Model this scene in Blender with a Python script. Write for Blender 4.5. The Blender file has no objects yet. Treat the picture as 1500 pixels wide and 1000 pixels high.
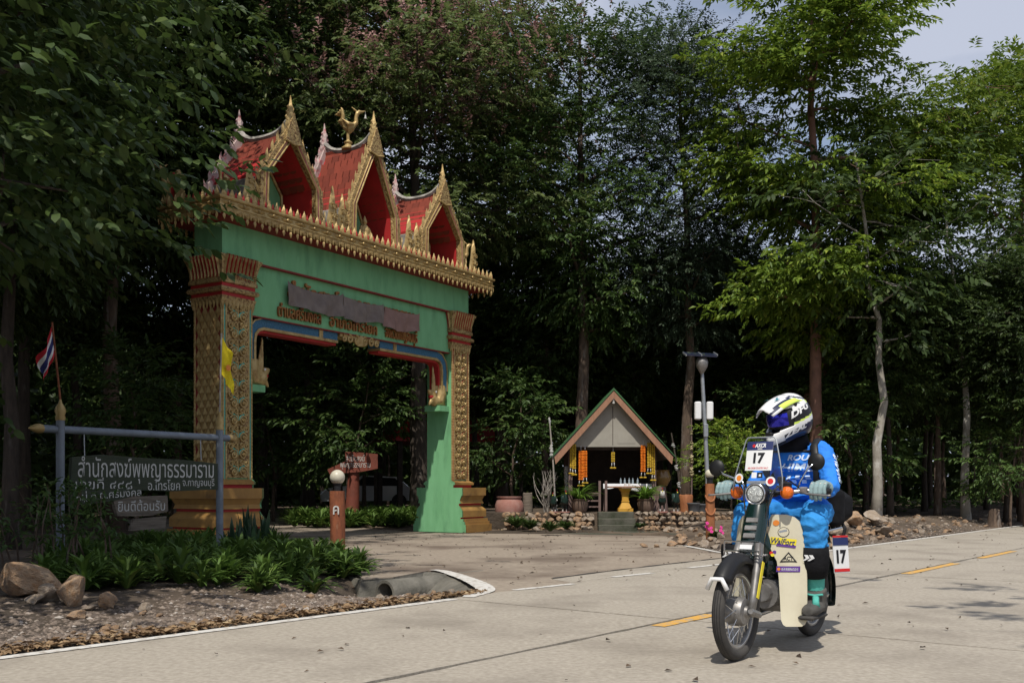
import bpy, math, random
import numpy as np
from mathutils import Vector, Matrix, Euler
from mathutils.bvhtree import BVHTree
SC = bpy.context.scene
COL = SC.collection
R = math.radians
# ------------------------------------------------------------------ camera, sky, sun, exposure
cam = bpy.data.cameras.new('camera')
cam.sensor_width = 36.0
cam.lens = 36.0
cam.shift_y = 0.1413
cam.clip_start = 0.05
cam.clip_end = 3000
camo = bpy.data.objects.new('camera', cam)
COL.objects.link(camo)
camo.location = (0, 0, 1.0)
camo.rotation_euler = (R(90), 0, 0)
SC.camera = camo
SUN_FROM = Vector((-0.16, -0.98, 0)).normalized()
SUN_EL = 58
w = bpy.data.worlds.new('World')
SC.world = w
w.use_nodes = True
nt = w.node_tree
bg = nt.nodes['Background']
sky = nt.nodes.new('ShaderNodeTexSky')
sky.sky_type = 'NISHITA'
sky.sun_disc = False
sky.sun_elevation = R(SUN_EL)
sky.sun_rotation = math.atan2(SUN_FROM.x, SUN_FROM.y)
sky.dust_density = 2.0
sky.air_density = 1.0
tc = nt.nodes.new('ShaderNodeTexCoord')
mp = nt.nodes.new('ShaderNodeMapping')
mp.inputs['Scale'].default_value = (1.5, 1.5, 4.0)
nz = nt.nodes.new('ShaderNodeTexNoise')
nz.inputs['Scale'].default_value = 2.2
nz.inputs['Detail'].default_value = 6
rp = nt.nodes.new('ShaderNodeValToRGB')
rp.color_ramp.elements[0].position = 0.28
rp.color_ramp.elements[1].position = 0.60
mx = nt.nodes.new('ShaderNodeMixRGB')
mx.inputs['Color2'].default_value = (4.7, 5.1, 6.2, 1)
nt.links.new(tc.outputs['Generated'], mp.inputs['Vector'])
nt.links.new(mp.outputs['Vector'], nz.inputs['Vector'])
nt.links.new(nz.outputs['Fac'], rp.inputs['Fac'])
nt.links.new(rp.outputs['Color'], mx.inputs['Fac'])
nt.links.new(sky.outputs['Color'], mx.inputs['Color1'])
nt.links.new(mx.outputs['Color'], bg.inputs['Color'])
bg.inputs['Strength'].default_value = 0.115
sun = bpy.data.lights.new('sun', 'SUN')
sun.energy = 4.1
sun.angle = R(0.5)
sun.color = (1.0, 0.95, 0.86)
suno = bpy.data.objects.new('sun', sun)
COL.objects.link(suno)
sd = Vector((SUN_FROM.x * math.cos(R(SUN_EL)), SUN_FROM.y * math.cos(R(SUN_EL)), math.sin(R(SUN_EL))))
suno.rotation_euler = sd.to_track_quat('Z', 'Y').to_euler()
SC.view_settings.view_transform = 'Standard'
SC.view_settings.look = 'None'
SC.view_settings.exposure = 0.0
SC.view_settings.gamma = 1.0

# ------------------------------------------------------------------ helpers
def G(px, py, z=0.0):
    Y = 1500 * (1 - z) / (py - 712)
    return Vector(((px - 750) / 1500 * Y, Y, z))

def AT(px, py, Y):
    return Vector(((px - 750) / 1500 * Y, Y, 1 + (712 - py) / 1500 * Y))

def link_mesh(name, me, mat=None, parent=None, smooth=False, kind=None):
    if mat is not None and not me.materials:
        me.materials.append(mat)
    if smooth:
        me.polygons.foreach_set('use_smooth', [True] * len(me.polygons))
    o = bpy.data.objects.new(name, me)
    COL.objects.link(o)
    o.parent = parent
    if kind:
        o['kind'] = kind
    return o

def tag(o, label, cat, group=None):
    o['label'] = label
    o['category'] = cat
    if group:
        o['group'] = group
    return o

def empty(name, loc, rz=0.0, label=None, cat=None, group=None):
    o = bpy.data.objects.new(name, None)
    COL.objects.link(o)
    o.empty_display_size = 0.1
    o.location = loc
    o.rotation_euler = (0, 0, rz)
    if label:
        tag(o, label, cat, group)
    return o

def piece(name, me, parent, loc=(0, 0, 0), rot=(0, 0, 0), scale=(1, 1, 1)):
    o = bpy.data.objects.new(name, me)
    COL.objects.link(o)
    o.parent = parent
    o.location = loc
    o.rotation_euler = rot
    o.scale = scale if hasattr(scale, '__len__') else (scale,) * 3
    return o

def copy_tree(o, parent=None):
    c = o.copy()
    COL.objects.link(c)
    c.parent = parent
    for ch in list(o.children):
        copy_tree(ch, c)
    return c

def rotz(a):
    return Matrix.Rotation(a, 4, 'Z')

class MB:
    def __init__(s):
        s.v, s.f, s.m = [], [], []
    def add(s, vs, fs, M=None, mi=0):
        b = len(s.v)
        if M is not None:
            vs = [M @ Vector(p) for p in vs]
        s.v.extend([tuple(p) for p in vs])
        for f in fs:
            s.f.append(tuple(i + b for i in f))
            s.m.append(mi)
        return s
    def box(s, c, d, M=None, mi=0, rot=None, taper=1.0):
        hx, hy, hz = d[0] / 2, d[1] / 2, d[2] / 2
        vs = []
        for z in (-1, 1):
            t = taper if z > 0 else 1
            for x, y in ((-1, -1), (1, -1), (1, 1), (-1, 1)):
                vs.append(Vector((x * hx * t, y * hy * t, z * hz)))
        if rot is not None:
            E = Euler(rot).to_matrix()
            vs = [E @ p for p in vs]
        vs = [p + Vector(c) for p in vs]
        return s.add(vs, [(3, 2, 1, 0), (4, 5, 6, 7), (0, 1, 5, 4), (1, 2, 6, 5), (2, 3, 7, 6), (3, 0, 4, 7)], M, mi)
    def b2(s, x0, x1, y0, y1, z0, z1, M=None, mi=0):
        return s.box(((x0 + x1) / 2, (y0 + y1) / 2, (z0 + z1) / 2), (x1 - x0, y1 - y0, z1 - z0), M, mi)
    def rbox(s, c, d, r, M=None, mi=0, rot=None):
        # box with chamfered vertical and horizontal edges
        hx, hy, hz = d[0] / 2, d[1] / 2, d[2] / 2
        rings = []
        for z, k in ((-hz, r), (-hz + r, 0), (hz - r, 0), (hz, r)):
            a, b = hx - k, hy - k
            q = r * 0.999
            ring = [(-a + q, -b), (a - q, -b), (a, -b + q), (a, b - q), (a - q, b), (-a + q, b), (-a, b - q), (-a, -b + q)]
            rings.append([Vector((x, y, z)) for x, y in ring])
        if rot is not None:
            E = Euler(rot).to_matrix()
            rings = [[E @ p for p in g] for g in rings]
        rings = [[p + Vector(c) for p in g] for g in rings]
        return s.loft(rings, M, mi, True)
    def loft(s, rings, M=None, mi=0, caps=True, closed=True):
        n = len(rings[0])
        vs = [p for g in rings for p in g]
        fs = []
        for i in range(len(rings) - 1):
            for j in range(n if closed else n - 1):
                k = (j + 1) % n
                fs.append((i * n + j, i * n + k, (i + 1) * n + k, (i + 1) * n + j))
        if caps:
            fs.append(tuple(reversed(range(n))))
            fs.append(tuple(range((len(rings) - 1) * n, len(rings) * n)))
        return s.add(vs, fs, M, mi)
    def tube(s, pts, rad, n=8, M=None, mi=0, caps=True, flat=1.0):
        pts = [Vector(p) for p in pts]
        if not hasattr(rad, '__len__'):
            rad = [rad] * len(pts)
        t0 = (pts[1] - pts[0]).normalized()
        up = Vector((0, 0, 1)) if abs(t0.z) < 0.9 else Vector((1, 0, 0))
        a = t0.cross(up).normalized()
        rings = []
        for i, p in enumerate(pts):
            t = (pts[min(i + 1, len(pts) - 1)] - pts[max(i - 1, 0)])
            t = t.normalized() if t.length > 1e-9 else t0
            a = (a - t * a.dot(t))
            a = a.normalized() if a.length > 1e-6 else t.orthogonal().normalized()
            b = t.cross(a)
            r = rad[i]
            rings.append([p + a * (r * math.cos(2 * math.pi * k / n)) + b * (r * flat * math.sin(2 * math.pi * k / n)) for k in range(n)])
        return s.loft(rings, M, mi, caps)
    def lathe(s, prof, c=(0, 0, 0), n=16, M=None, mi=0, caps=True, sy=1.0):
        c = Vector(c)
        rings = [[c + Vector((r * math.cos(2 * math.pi * k / n), r * sy * math.sin(2 * math.pi * k / n), z)) for k in range(n)] for r, z in prof]
        return s.loft(rings, M, mi, caps)
    def ell(s, c, d, n=12, M=None, mi=0, rot=None):
        c = Vector(c)
        E = Euler(rot).to_matrix() if rot is not None else Matrix.Identity(3)
        rings = []
        m = max(4, n // 2)
        for i in range(m + 1):
            th = math.pi * i / m
            r, z = max(math.sin(th), 0.01), -math.cos(th)
            rings.append([c + E @ Vector((d[0] * r * math.cos(2 * math.pi * k / n), d[1] * r * math.sin(2 * math.pi * k / n), d[2] * z)) for k in range(n)])
        return s.loft(rings, M, mi, True)
    def prism(s, poly, y0, y1, M=None, mi=0):
        # poly in (x,z), extruded along y
        n = len(poly)
        vs = [Vector((x, y0, z)) for x, z in poly] + [Vector((x, y1, z)) for x, z in poly]
        fs = [tuple(range(n)), tuple(reversed(range(n, 2 * n)))]
        for i in range(n):
            j = (i + 1) % n
            fs.append((j, i, n + i, n + j))
        return s.add(vs, fs, M, mi)
    def flatpoly(s, poly, z0, z1, M=None, mi=0):
        n = len(poly)
        vs = [Vector((p[0], p[1], z0)) for p in poly] + [Vector((p[0], p[1], z1)) for p in poly]
        fs = [tuple(reversed(range(n))), tuple(range(n, 2 * n))]
        for i in range(n):
            j = (i + 1) % n
            fs.append((i, j, n + j, n + i))
        return s.add(vs, fs, M, mi)
    def band(s, outer, inner, y0, y1, M=None, mi=0):
        # strip between two open polylines in (x,z), extruded in y
        for i in range(len(outer) - 1):
            s.prism([outer[i], outer[i + 1], inner[i + 1], inner[i]], y0, y1, M, mi)
        return s
    def blade(s, prof, t=0.05, M=None, mi=0):
        # lens-section flame: prof = [(z, xl, xr)], thickness t in y
        rings = []
        for z, xl, xr in prof:
            mid, hw = (xl + xr) / 2, max((xr - xl) / 2, 0.001)
            tt = t * min(1, hw / 0.05 + 0.15)
            rings.append([Vector((xl, 0, z)), Vector((mid, -tt, z)), Vector((xr, 0, z)), Vector((mid, tt, z))])
        return s.loft(rings, M, mi, True)
    def mesh(s, name, mats=None):
        me = bpy.data.meshes.new(name)
        me.from_pydata(s.v, [], s.f)
        if mats is not None:
            for m in (mats if isinstance(mats, (list, tuple)) else [mats]):
                me.materials.append(m)
            if isinstance(mats, (list, tuple)) and len(mats) > 1:
                me.polygons.foreach_set('material_index', s.m)
        me.validate(verbose=False)
        me.update()
        return me
    def build(s, name, mat=None, parent=None, smooth=False, kind=None, loc=None):
        o = link_mesh(name, s.mesh(name, mat), None, parent, smooth, kind)
        if loc is not None:
            o.location = loc
        return o

def autosmooth(o, ang=40):
    me = o.data
    me.polygons.foreach_set('use_smooth', [True] * len(me.polygons))
    try:
        me.set_sharp_from_angle(angle=R(ang))
    except Exception:
        pass
    return o

def remeshed(mb, name, mats, voxel=0.012, smooth=6, parent=None, factor=0.5):
    me = mb.mesh(name + '_src')
    o = bpy.data.objects.new(name + '_src', me)
    COL.objects.link(o)
    r = o.modifiers.new('r', 'REMESH')
    r.mode = 'VOXEL'
    r.voxel_size = voxel
    if smooth:
        sm = o.modifiers.new('s', 'SMOOTH')
        sm.factor = factor
        sm.iterations = smooth
    bpy.context.view_layer.update()
    ev = o.evaluated_get(bpy.context.evaluated_depsgraph_get())
    out = bpy.data.meshes.new_from_object(ev)
    bpy.data.objects.remove(o)
    bpy.data.meshes.remove(me)
    out.name = name
    out.materials.clear()
    for m in (mats if isinstance(mats, (list, tuple)) else [mats]):
        out.materials.append(m)
    return link_mesh(name, out, None, parent, True)

def text_mesh(body, size, extrude=0.0, align='CENTER', shear=0.0, spacing=1.0, bold=0.0):
    c = bpy.data.curves.new('lettering', 'FONT')
    c.body = body
    c.size = size
    c.extrude = extrude
    c.align_x = align
    c.shear = shear
    c.space_character = spacing
    c.offset = bold
    c.resolution_u = 3
    o = bpy.data.objects.new('lettering', c)
    COL.objects.link(o)
    bpy.context.view_layer.update()
    me = bpy.data.meshes.new_from_object(o.evaluated_get(bpy.context.evaluated_depsgraph_get()))
    bpy.data.objects.remove(o)
    bpy.data.curves.remove(c)
    me.name = 'lettering'
    return me

def text_fit(body, width, height=None, extrude=0.0, mat=None, bold=0.0, shear=0.0):
    me = text_mesh(body, 1.0, 0.0 if not extrude else extrude, 'LEFT', shear, 1.0, bold)
    n = len(me.vertices)
    co = np.empty(n * 3, np.float32)
    me.vertices.foreach_get('co', co)
    co = co.reshape(-1, 3)
    mn, mxx = co.min(0), co.max(0)
    sx = width / (mxx[0] - mn[0])
    sy = sx if height is None else height / (mxx[1] - mn[1])
    co[:, 0] = (co[:, 0] - mn[0]) * sx
    co[:, 1] = co[:, 1] * sy if height is None else (co[:, 1] - mn[1]) * sy
    me.vertices.foreach_set('co', co.ravel())
    if mat:
        me.materials.append(mat)
    me.update()
    return me

# ------------------------------------------------------------------ materials
def lin(c):
    return tuple(c) + (1.0,)

def mat(name, c1, c2=None, scale=6.0, rough=0.75, metal=0.0, bump=0.0, bscale=None, lo=0.35, hi=0.65, c3=None, s3=0.6, lo3=0.5, hi3=0.7, spec=0.35, stretch=None, coat=0.0, bdist=0.02):
    m = bpy.data.materials.new(name)
    m.use_nodes = True
    nt = m.node_tree
    b = nt.nodes['Principled BSDF']
    b.inputs['Roughness'].default_value = rough
    b.inputs['Metallic'].default_value = metal
    b.inputs['Specular IOR Level'].default_value = spec
    b.inputs['Coat Weight'].default_value = coat
    b.inputs['Base Color'].default_value = lin(c1)
    if c2 is None and not bump:
        return m
    tc = nt.nodes.new('ShaderNodeTexCoord')
    src = tc.outputs['Object']
    if stretch:
        mp = nt.nodes.new('ShaderNodeMapping')
        mp.inputs['Scale'].default_value = stretch
        nt.links.new(src, mp.inputs['Vector'])
        src = mp.outputs['Vector']
    def noise(sc, det=6):
        n = nt.nodes.new('ShaderNodeTexNoise')
        n.inputs['Scale'].default_value = sc
        n.inputs['Detail'].default_value = det
        n.inputs['Roughness'].default_value = 0.6
        nt.links.new(src, n.inputs['Vector'])
        return n.outputs['Fac']
    col = None
    if c2 is not None:
        def mixin(prev, c, fac, lo, hi):
            r = nt.nodes.new('ShaderNodeMapRange')
            r.inputs['From Min'].default_value = lo
            r.inputs['From Max'].default_value = hi
            nt.links.new(fac, r.inputs['Value'])
            x = nt.nodes.new('ShaderNodeMixRGB')
            nt.links.new(r.outputs['Result'], x.inputs['Fac'])
            if isinstance(prev, tuple):
                x.inputs['Color1'].default_value = lin(prev)
            else:
                nt.links.new(prev, x.inputs['Color1'])
            x.inputs['Color2'].default_value = lin(c)
            return x.outputs['Color']
        col = mixin(tuple(c1), c2, noise(scale), lo, hi)
        if c3 is not None:
            col = mixin(col, c3, noise(s3), lo3, hi3)
        nt.links.new(col, b.inputs['Base Color'])
    if bump:
        bn = nt.nodes.new('ShaderNodeBump')
        bn.inputs['Strength'].default_value = bump
        bn.inputs['Distance'].default_value = bdist
        nt.links.new(noise(bscale or scale * 3), bn.inputs['Height'])
        nt.links.new(bn.outputs['Normal'], b.inputs['Normal'])
    return m

def leafmat(name, ca, cb, cc=None, trans=0.35, rough=0.5):
    m = bpy.data.materials.new(name)
    m.use_nodes = True
    nt = m.node_tree
    b = nt.nodes['Principled BSDF']
    out = nt.nodes['Material Output']
    g = nt.nodes.new('ShaderNodeNewGeometry')
    oi = nt.nodes.new('ShaderNodeObjectInfo')
    r = nt.nodes.new('ShaderNodeValToRGB')
    e = r.color_ramp.elements
    e[0].color, e[1].color = lin(ca), lin(cb)
    e[0].position, e[1].position = 0.0, 0.9
    if cc:
        x = e.new(0.97)
        x.color = lin(cc)
    nt.links.new(g.outputs['Random Per Island'], r.inputs['Fac'])
    hs = nt.nodes.new('ShaderNodeHueSaturation')
    mr = nt.nodes.new('ShaderNodeMapRange')
    mr.inputs['To Min'].default_value = 0.75
    mr.inputs['To Max'].default_value = 1.2
    nt.links.new(oi.outputs['Random'], mr.inputs['Value'])
    nt.links.new(mr.outputs['Result'], hs.inputs['Value'])
    nt.links.new(r.outputs['Color'], hs.inputs['Color'])
    nt.links.new(hs.outputs['Color'], b.inputs['Base Color'])
    b.inputs['Roughness'].default_value = rough
    b.inputs['Specular IOR Level'].default_value = 0.35
    t = nt.nodes.new('ShaderNodeBsdfTranslucent')
    nt.links.new(hs.outputs['Color'], t.inputs['Color'])
    mxs = nt.nodes.new('ShaderNodeMixShader')
    mxs.inputs['Fac'].default_value = trans
    nt.links.new(b.outputs['BSDF'], mxs.inputs[1])
    nt.links.new(t.outputs['BSDF'], mxs.inputs[2])
    nt.links.new(mxs.outputs['Shader'], out.inputs['Surface'])
    return m

def plain(name, c, rough=0.6, metal=0.0, **k):
    return mat(name, c, rough=rough, metal=metal, **k)

M = {}
M['concrete'] = mat('concrete_road', (0.28, 0.245, 0.198), (0.43, 0.385, 0.32), 26, 0.85, bump=0.5, bscale=70, c3=(0.20, 0.172, 0.14), s3=0.9, lo3=0.48, hi3=0.80, lo=.3, hi=.7, bdist=0.006)
M['tar'] = mat('tar_joint', (0.03, 0.028, 0.026), (0.06, 0.055, 0.05), 12, 0.9)
M['whiteline'] = mat('worn_white_paint', (0.60, 0.58, 0.54), (0.38, 0.34, 0.29), 14, 0.85, lo=0.48, hi=0.64)
M['yellowline'] = mat('worn_yellow_paint', (0.64, 0.35, 0.07), (0.40, 0.32, 0.21), 14, 0.85, lo=0.47, hi=0.62)
M['dirt'] = mat('forest_dirt', (0.095, 0.068, 0.048), (0.16, 0.12, 0.085), 1.6, 0.95, bump=0.8, bscale=9, c3=(0.055, 0.042, 0.03), s3=0.35, lo3=0.45, hi3=0.6, bdist=0.05)
M['drive'] = mat('dusty_driveway', (0.23, 0.185, 0.145), (0.35, 0.295, 0.23), 14, 0.95, bump=0.6, bscale=40, c3=(0.15, 0.115, 0.088), s3=0.55, lo3=0.47, hi3=0.64, lo=.3, hi=.7, bdist=0.012)
M['oldconc'] = mat('old_concrete', (0.20, 0.185, 0.155), (0.09, 0.085, 0.07), 3, 0.9, bump=0.5, bscale=25)
M['mossconc'] = mat('mossy_concrete', (0.10, 0.095, 0.075), (0.045, 0.05, 0.03), 4, 0.9, bump=0.5, bscale=25)
M['rock'] = mat('ochre_rock', (0.36, 0.21, 0.11), (0.42, 0.31, 0.21), 3.5, 0.9, bump=0.9, bscale=9, c3=(0.16, 0.115, 0.085), s3=1.7, lo3=0.5, hi3=0.65, bdist=0.03)
M['rock2'] = mat('pale_rock', (0.36, 0.29, 0.22), (0.24, 0.18, 0.13), 5, 0.9, bump=0.8, bscale=14, c3=(0.42, 0.36, 0.30), s3=2.5, lo3=0.5, hi3=0.65, bdist=0.03)
M['gravel'] = leafmat('gravel_mix', (0.075, 0.058, 0.047), (0.23, 0.18, 0.142), (0.36, 0.32, 0.28), 0.0, 0.9)
M['litter'] = leafmat('dry_leaf', (0.13, 0.075, 0.04), (0.33, 0.22, 0.12), (0.45, 0.34, 0.2), 0.1, 0.85)
M['green'] = mat('mint_green_paint', (0.19, 0.45, 0.225), (0.155, 0.39, 0.185), 2.2, 0.8, c3=(0.10, 0.25, 0.125), s3=1.9, lo3=0.52, hi3=0.80, bump=0.15, bscale=40, stretch=(2.2, 2.2, .55))
M['gold'] = mat('gold_paint', (0.48, 0.35, 0.15), (0.33, 0.22, 0.08), 9, 0.45, 0.3, bump=0.3, bscale=40, c3=(0.17, 0.09, 0.04), s3=5, lo3=0.56, hi3=0.75, bdist=0.01)
M['goldrelief'] = mat('gold_relief', (0.46, 0.33, 0.14), (0.17, 0.085, 0.04), 22, 0.48, 0.28, bump=1.0, bscale=26, lo=0.45, hi=0.62, bdist=0.03)
M['ochre'] = mat('ochre_paint', (0.36, 0.20, 0.055), (0.28, 0.15, 0.045), 4, 0.65, c3=(0.13, 0.075, 0.035), s3=2.5, lo3=0.58, hi3=0.75, bump=0.1, bscale=40)
M['red'] = mat('red_paint', (0.42, 0.022, 0.022), (0.33, 0.02, 0.02), 4, 0.6)
M['darkred'] = mat('dark_red_paint', (0.25, 0.02, 0.018), (0.17, 0.018, 0.016), 6, 0.65)
M['pink'] = mat('faded_pink_paint', (0.52, 0.40, 0.37), (0.42, 0.10, 0.11), 7, 0.75, lo=0.5, hi=0.6, c3=(0.22, 0.19, 0.17), s3=4, lo3=0.5, hi3=0.7)
M['ridge'] = mat('weathered_plaster', (0.42, 0.39, 0.35), (0.16, 0.15, 0.13), 6, 0.85, bump=0.3, bscale=20)
M['tile'] = leafmat('red_tile', (0.12, 0.026, 0.018), (0.25, 0.045, 0.022), (0.27, 0.09, 0.06), 0.0, 0.8)
M['blue'] = mat('blue_scale_paint', (0.05, 0.16, 0.26), (0.03, 0.10, 0.17), 30, 0.55, bump=0.6, bscale=45)
M['teal'] = mat('teal_paint', (0.12, 0.42, 0.32), (0.1, 0.36, 0.28), 6, 0.7)
M['cloth'] = mat('grey_cloth', (0.21, 0.175, 0.155), (0.155, 0.128, 0.115), 5, 0.9, bump=0.3, bscale=60)
M['cloth2'] = mat('brown_cloth', (0.27, 0.17, 0.145), (0.21, 0.13, 0.11), 5, 0.9, bump=0.3, bscale=60)
M['steel'] = mat('galvanised_steel', (0.38, 0.40, 0.42), (0.28, 0.30, 0.32), 8, 0.45, 0.6)
M['greypaint'] = mat('grey_pipe_paint', (0.20, 0.23, 0.27), (0.15, 0.17, 0.20), 7, 0.55, 0.2)
M['boardgreen'] = mat('dark_green_board', (0.035, 0.045, 0.028), (0.05, 0.058, 0.035), 3, 0.8, stretch=(1, 1, 12), bump=0.5, bscale=14)
M['wood'] = mat('grey_weathered_wood', (0.22, 0.18, 0.14), (0.11, 0.09, 0.07), 3, 0.85, stretch=(1, 1, 14), bump=0.6, bscale=12)
M['brownpost'] = mat('red_brown_post', (0.27, 0.085, 0.035), (0.17, 0.055, 0.025), 5, 0.7, c3=(0.30, 0.16, 0.09), s3=4, lo3=0.6, hi3=0.72, stretch=(4, 4, 1), bump=0.4, bscale=15)
M['tanpost'] = mat('tan_carved_post', (0.36, 0.14, 0.055), (0.25, 0.09, 0.035), 5, 0.65, stretch=(4, 4, 1), bump=0.4, bscale=15)
M['signred'] = mat('sign_red_brown', (0.20, 0.05, 0.03), (0.14, 0.04, 0.025), 6, 0.7)
M['lettering'] = mat('white_letter_paint', (0.60, 0.59, 0.55), (0.42, 0.41, 0.38), 20, 0.8)
M['globe'] = mat('frosted_globe', (0.62, 0.58, 0.46), (0.5, 0.46, 0.36), 5, 0.35)
M['black'] = plain('black_plastic', (0.012, 0.012, 0.013), 0.5)
M['rubber'] = mat('tyre_rubber', (0.035, 0.034, 0.033), (0.065, 0.06, 0.055), 9, 0.85)
M['chrome'] = plain('chrome', (0.62, 0.62, 0.63), 0.18, 1.0)
M['alu'] = mat('dusty_aluminium', (0.32, 0.31, 0.30), (0.2, 0.19, 0.18), 14, 0.5, 0.7)
M['cream'] = mat('cream_plastic', (0.62, 0.58, 0.44), (0.55, 0.50, 0.37), 5, 0.4, c3=(0.45, 0.38, 0.26), s3=6, lo3=0.62, hi3=0.75)
M['bikegreen'] = plain('dark_green_paint', (0.005, 0.018, 0.016), 0.22, coat=0.6)
M['jersey'] = mat('blue_jersey', (0.022, 0.20, 0.70), (0.025, 0.23, 0.78), 6, 0.75, bump=0.55, bscale=13, bdist=0.02)
M['pants'] = mat('blue_pants', (0.03, 0.27, 0.66), (0.025, 0.22, 0.58), 7, 0.75, bump=0.6, bscale=13, bdist=0.02)
M['darkcloth'] = mat('black_cloth', (0.009, 0.009, 0.010), (0.016, 0.016, 0.018), 8, 0.9, bump=0.4, bscale=16, spec=.12)
M['glove'] = mat('pale_grey_glove', (0.26, 0.36, 0.36), (0.20, 0.29, 0.30), 9, 0.8, bump=0.3, bscale=40)
M['boot'] = mat('dusty_boot', (0.10, 0.095, 0.085), (0.055, 0.052, 0.05), 9, 0.85, bump=0.3, bscale=30)
M['aqua'] = mat('aqua_fabric', (0.10, 0.46, 0.38), (0.08, 0.38, 0.32), 8, 0.8, bump=0.4, bscale=20)
M['white'] = plain('white_gloss', (0.78, 0.78, 0.77), 0.25, coat=0.5)
M['navy'] = plain('navy_gloss', (0.015, 0.02, 0.055), 0.3, coat=0.5)
M['lime'] = plain('lime_gloss', (0.62, 0.78, 0.12), 0.3, coat=0.5)
M['petrol'] = plain('petrol_gloss', (0.02, 0.22, 0.27), 0.3, coat=0.5)
M['lens'] = plain('mirror_blue_lens', (0.05, 0.05, 0.55), 0.08, 0.85)
M['amber'] = mat('amber_lens', (0.75, 0.17, 0.015), (0.6, 0.10, 0.01), 30, 0.2, bump=0.4, bscale=60)
M['paper'] = plain('white_print', (0.72, 0.72, 0.72), 0.55)
M['ink'] = plain('black_print', (0.012, 0.012, 0.014), 0.5)
M['inknavy'] = plain('navy_print', (0.02, 0.03, 0.11), 0.5)
M['inkred'] = plain('red_print', (0.55, 0.02, 0.02), 0.5)
M['inkyellow'] = plain('yellow_print', (0.75, 0.62, 0.03), 0.5)
M['inkpurple'] = plain('purple_print', (0.10, 0.035, 0.24), 0.5)
M['inkorange'] = plain('orange_print', (0.7, 0.22, 0.03), 0.5)
M['terra'] = mat('pink_terracotta', (0.30, 0.13, 0.10), (0.36, 0.20, 0.165), 5, 0.8, c3=(0.15, 0.07, 0.055), s3=3, lo3=0.55, hi3=0.7)
M['glaze'] = mat('brown_glaze', (0.16, 0.085, 0.025), (0.24, 0.15, 0.05), 4, 0.25, coat=0.3)
M['pot'] = mat('brown_pot', (0.10, 0.065, 0.045), (0.15, 0.10, 0.075), 5, 0.75)
M['bucket'] = plain('grey_plastic', (0.11, 0.115, 0.12), 0.5)
M['shrinewood'] = mat('pink_brown_timber', (0.34, 0.18, 0.11), (0.27, 0.14, 0.085), 4, 0.75, stretch=(6, 6, 1), bump=0.2, bscale=20)
M['shrinegrey'] = mat('grey_fibre_board', (0.33, 0.31, 0.265), (0.29, 0.27, 0.23), 4, 0.85)
M['roofgreen'] = mat('green_roof_sheet', (0.045, 0.13, 0.045), (0.035, 0.10, 0.035), 6, 0.6)
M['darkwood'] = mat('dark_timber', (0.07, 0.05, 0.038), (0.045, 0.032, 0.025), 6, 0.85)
M['postgrey'] = mat('grey_pink_timber', (0.20, 0.135, 0.12), (0.14, 0.095, 0.085), 6, 0.85)
M['orange'] = mat('orange_garland', (0.75, 0.22, 0.012), (0.62, 0.13, 0.008), 30, 0.8, bump=1.0, bscale=60)
M['marigold'] = mat('yellow_garland', (0.60, 0.40, 0.03), (0.42, 0.27, 0.03), 30, 0.8, bump=1.0, bscale=60)
M['yellowplaster'] = mat('yellow_pedestal', (0.55, 0.31, 0.04), (0.47, 0.25, 0.035), 8, 0.65)
M['whitecloth'] = mat('white_cloth', (0.70, 0.70, 0.71), (0.6, 0.6, 0.62), 6, 0.9)
M['flagred'] = plain('flag_red', (0.45, 0.02, 0.03), 0.85)
M['flagwhite'] = plain('flag_white', (0.65, 0.65, 0.65), 0.85)
M['flagblue'] = plain('flag_blue', (0.02, 0.025, 0.12), 0.85)
M['flagyellow'] = mat('flag_yellow', (0.72, 0.58, 0.015), (0.66, 0.50, 0.012), 5, 0.85)
M['bark'] = mat('dark_bark', (0.085, 0.065, 0.05), (0.045, 0.035, 0.028), 3, 0.95, stretch=(5, 5, 1), bump=0.9, bscale=14, c3=(0.15, 0.13, 0.11), s3=1.2, lo3=0.58, hi3=0.7, bdist=0.03)
M['barkpale'] = mat('pale_bark', (0.34, 0.31, 0.26), (0.20, 0.18, 0.15), 4, 0.95, bump=0.6, bscale=12, c3=(0.42, 0.40, 0.36), s3=3, lo3=0.5, hi3=0.6, stretch=(1, 1, 0.6))
M['barkred'] = mat('reddish_bark', (0.24, 0.125, 0.085), (0.17, 0.09, 0.065), 5, 0.9, bump=0.6, bscale=14, c3=(0.10, 0.06, 0.05), s3=2, lo3=0.55, hi3=0.7)
M['barkbrown'] = mat('brown_bark', (0.15, 0.105, 0.075), (0.085, 0.06, 0.045), 4, 0.95, bump=0.8, bscale=14, stretch=(4, 4, 1), c3=(0.22, 0.19, 0.16), s3=1.4, lo3=0.55, hi3=0.66)
M['leaf_bright'] = leafmat('bright_leaf', (0.085, 0.15, 0.018), (0.20, 0.28, 0.034), (0.32, 0.37, 0.06), .42)
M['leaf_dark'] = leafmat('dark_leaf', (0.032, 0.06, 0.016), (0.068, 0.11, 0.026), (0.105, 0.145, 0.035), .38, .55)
M['leaf_fine'] = leafmat('grey_green_leaf', (0.05, 0.085, 0.045), (0.09, 0.13, 0.07))
M['leaf_mid'] = leafmat('mid_green_leaf', (0.045, 0.09, 0.022), (0.085, 0.14, 0.034), (0.13, 0.18, 0.045))
M['leaf_olive'] = leafmat('olive_leaf', (0.10, 0.15, 0.045), (0.19, 0.245, 0.078), (0.26, 0.27, 0.11), .42)
M['leaf_lily'] = leafmat('lily_leaf', (0.065, 0.125, 0.022), (0.12, 0.20, 0.038), (0.19, 0.24, 0.055), 0.3, 0.6)
M['leaf_fern'] = leafmat('fern_leaf', (0.08, 0.17, 0.02), (0.14, 0.25, 0.035), None, 0.35, 0.5)
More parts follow.
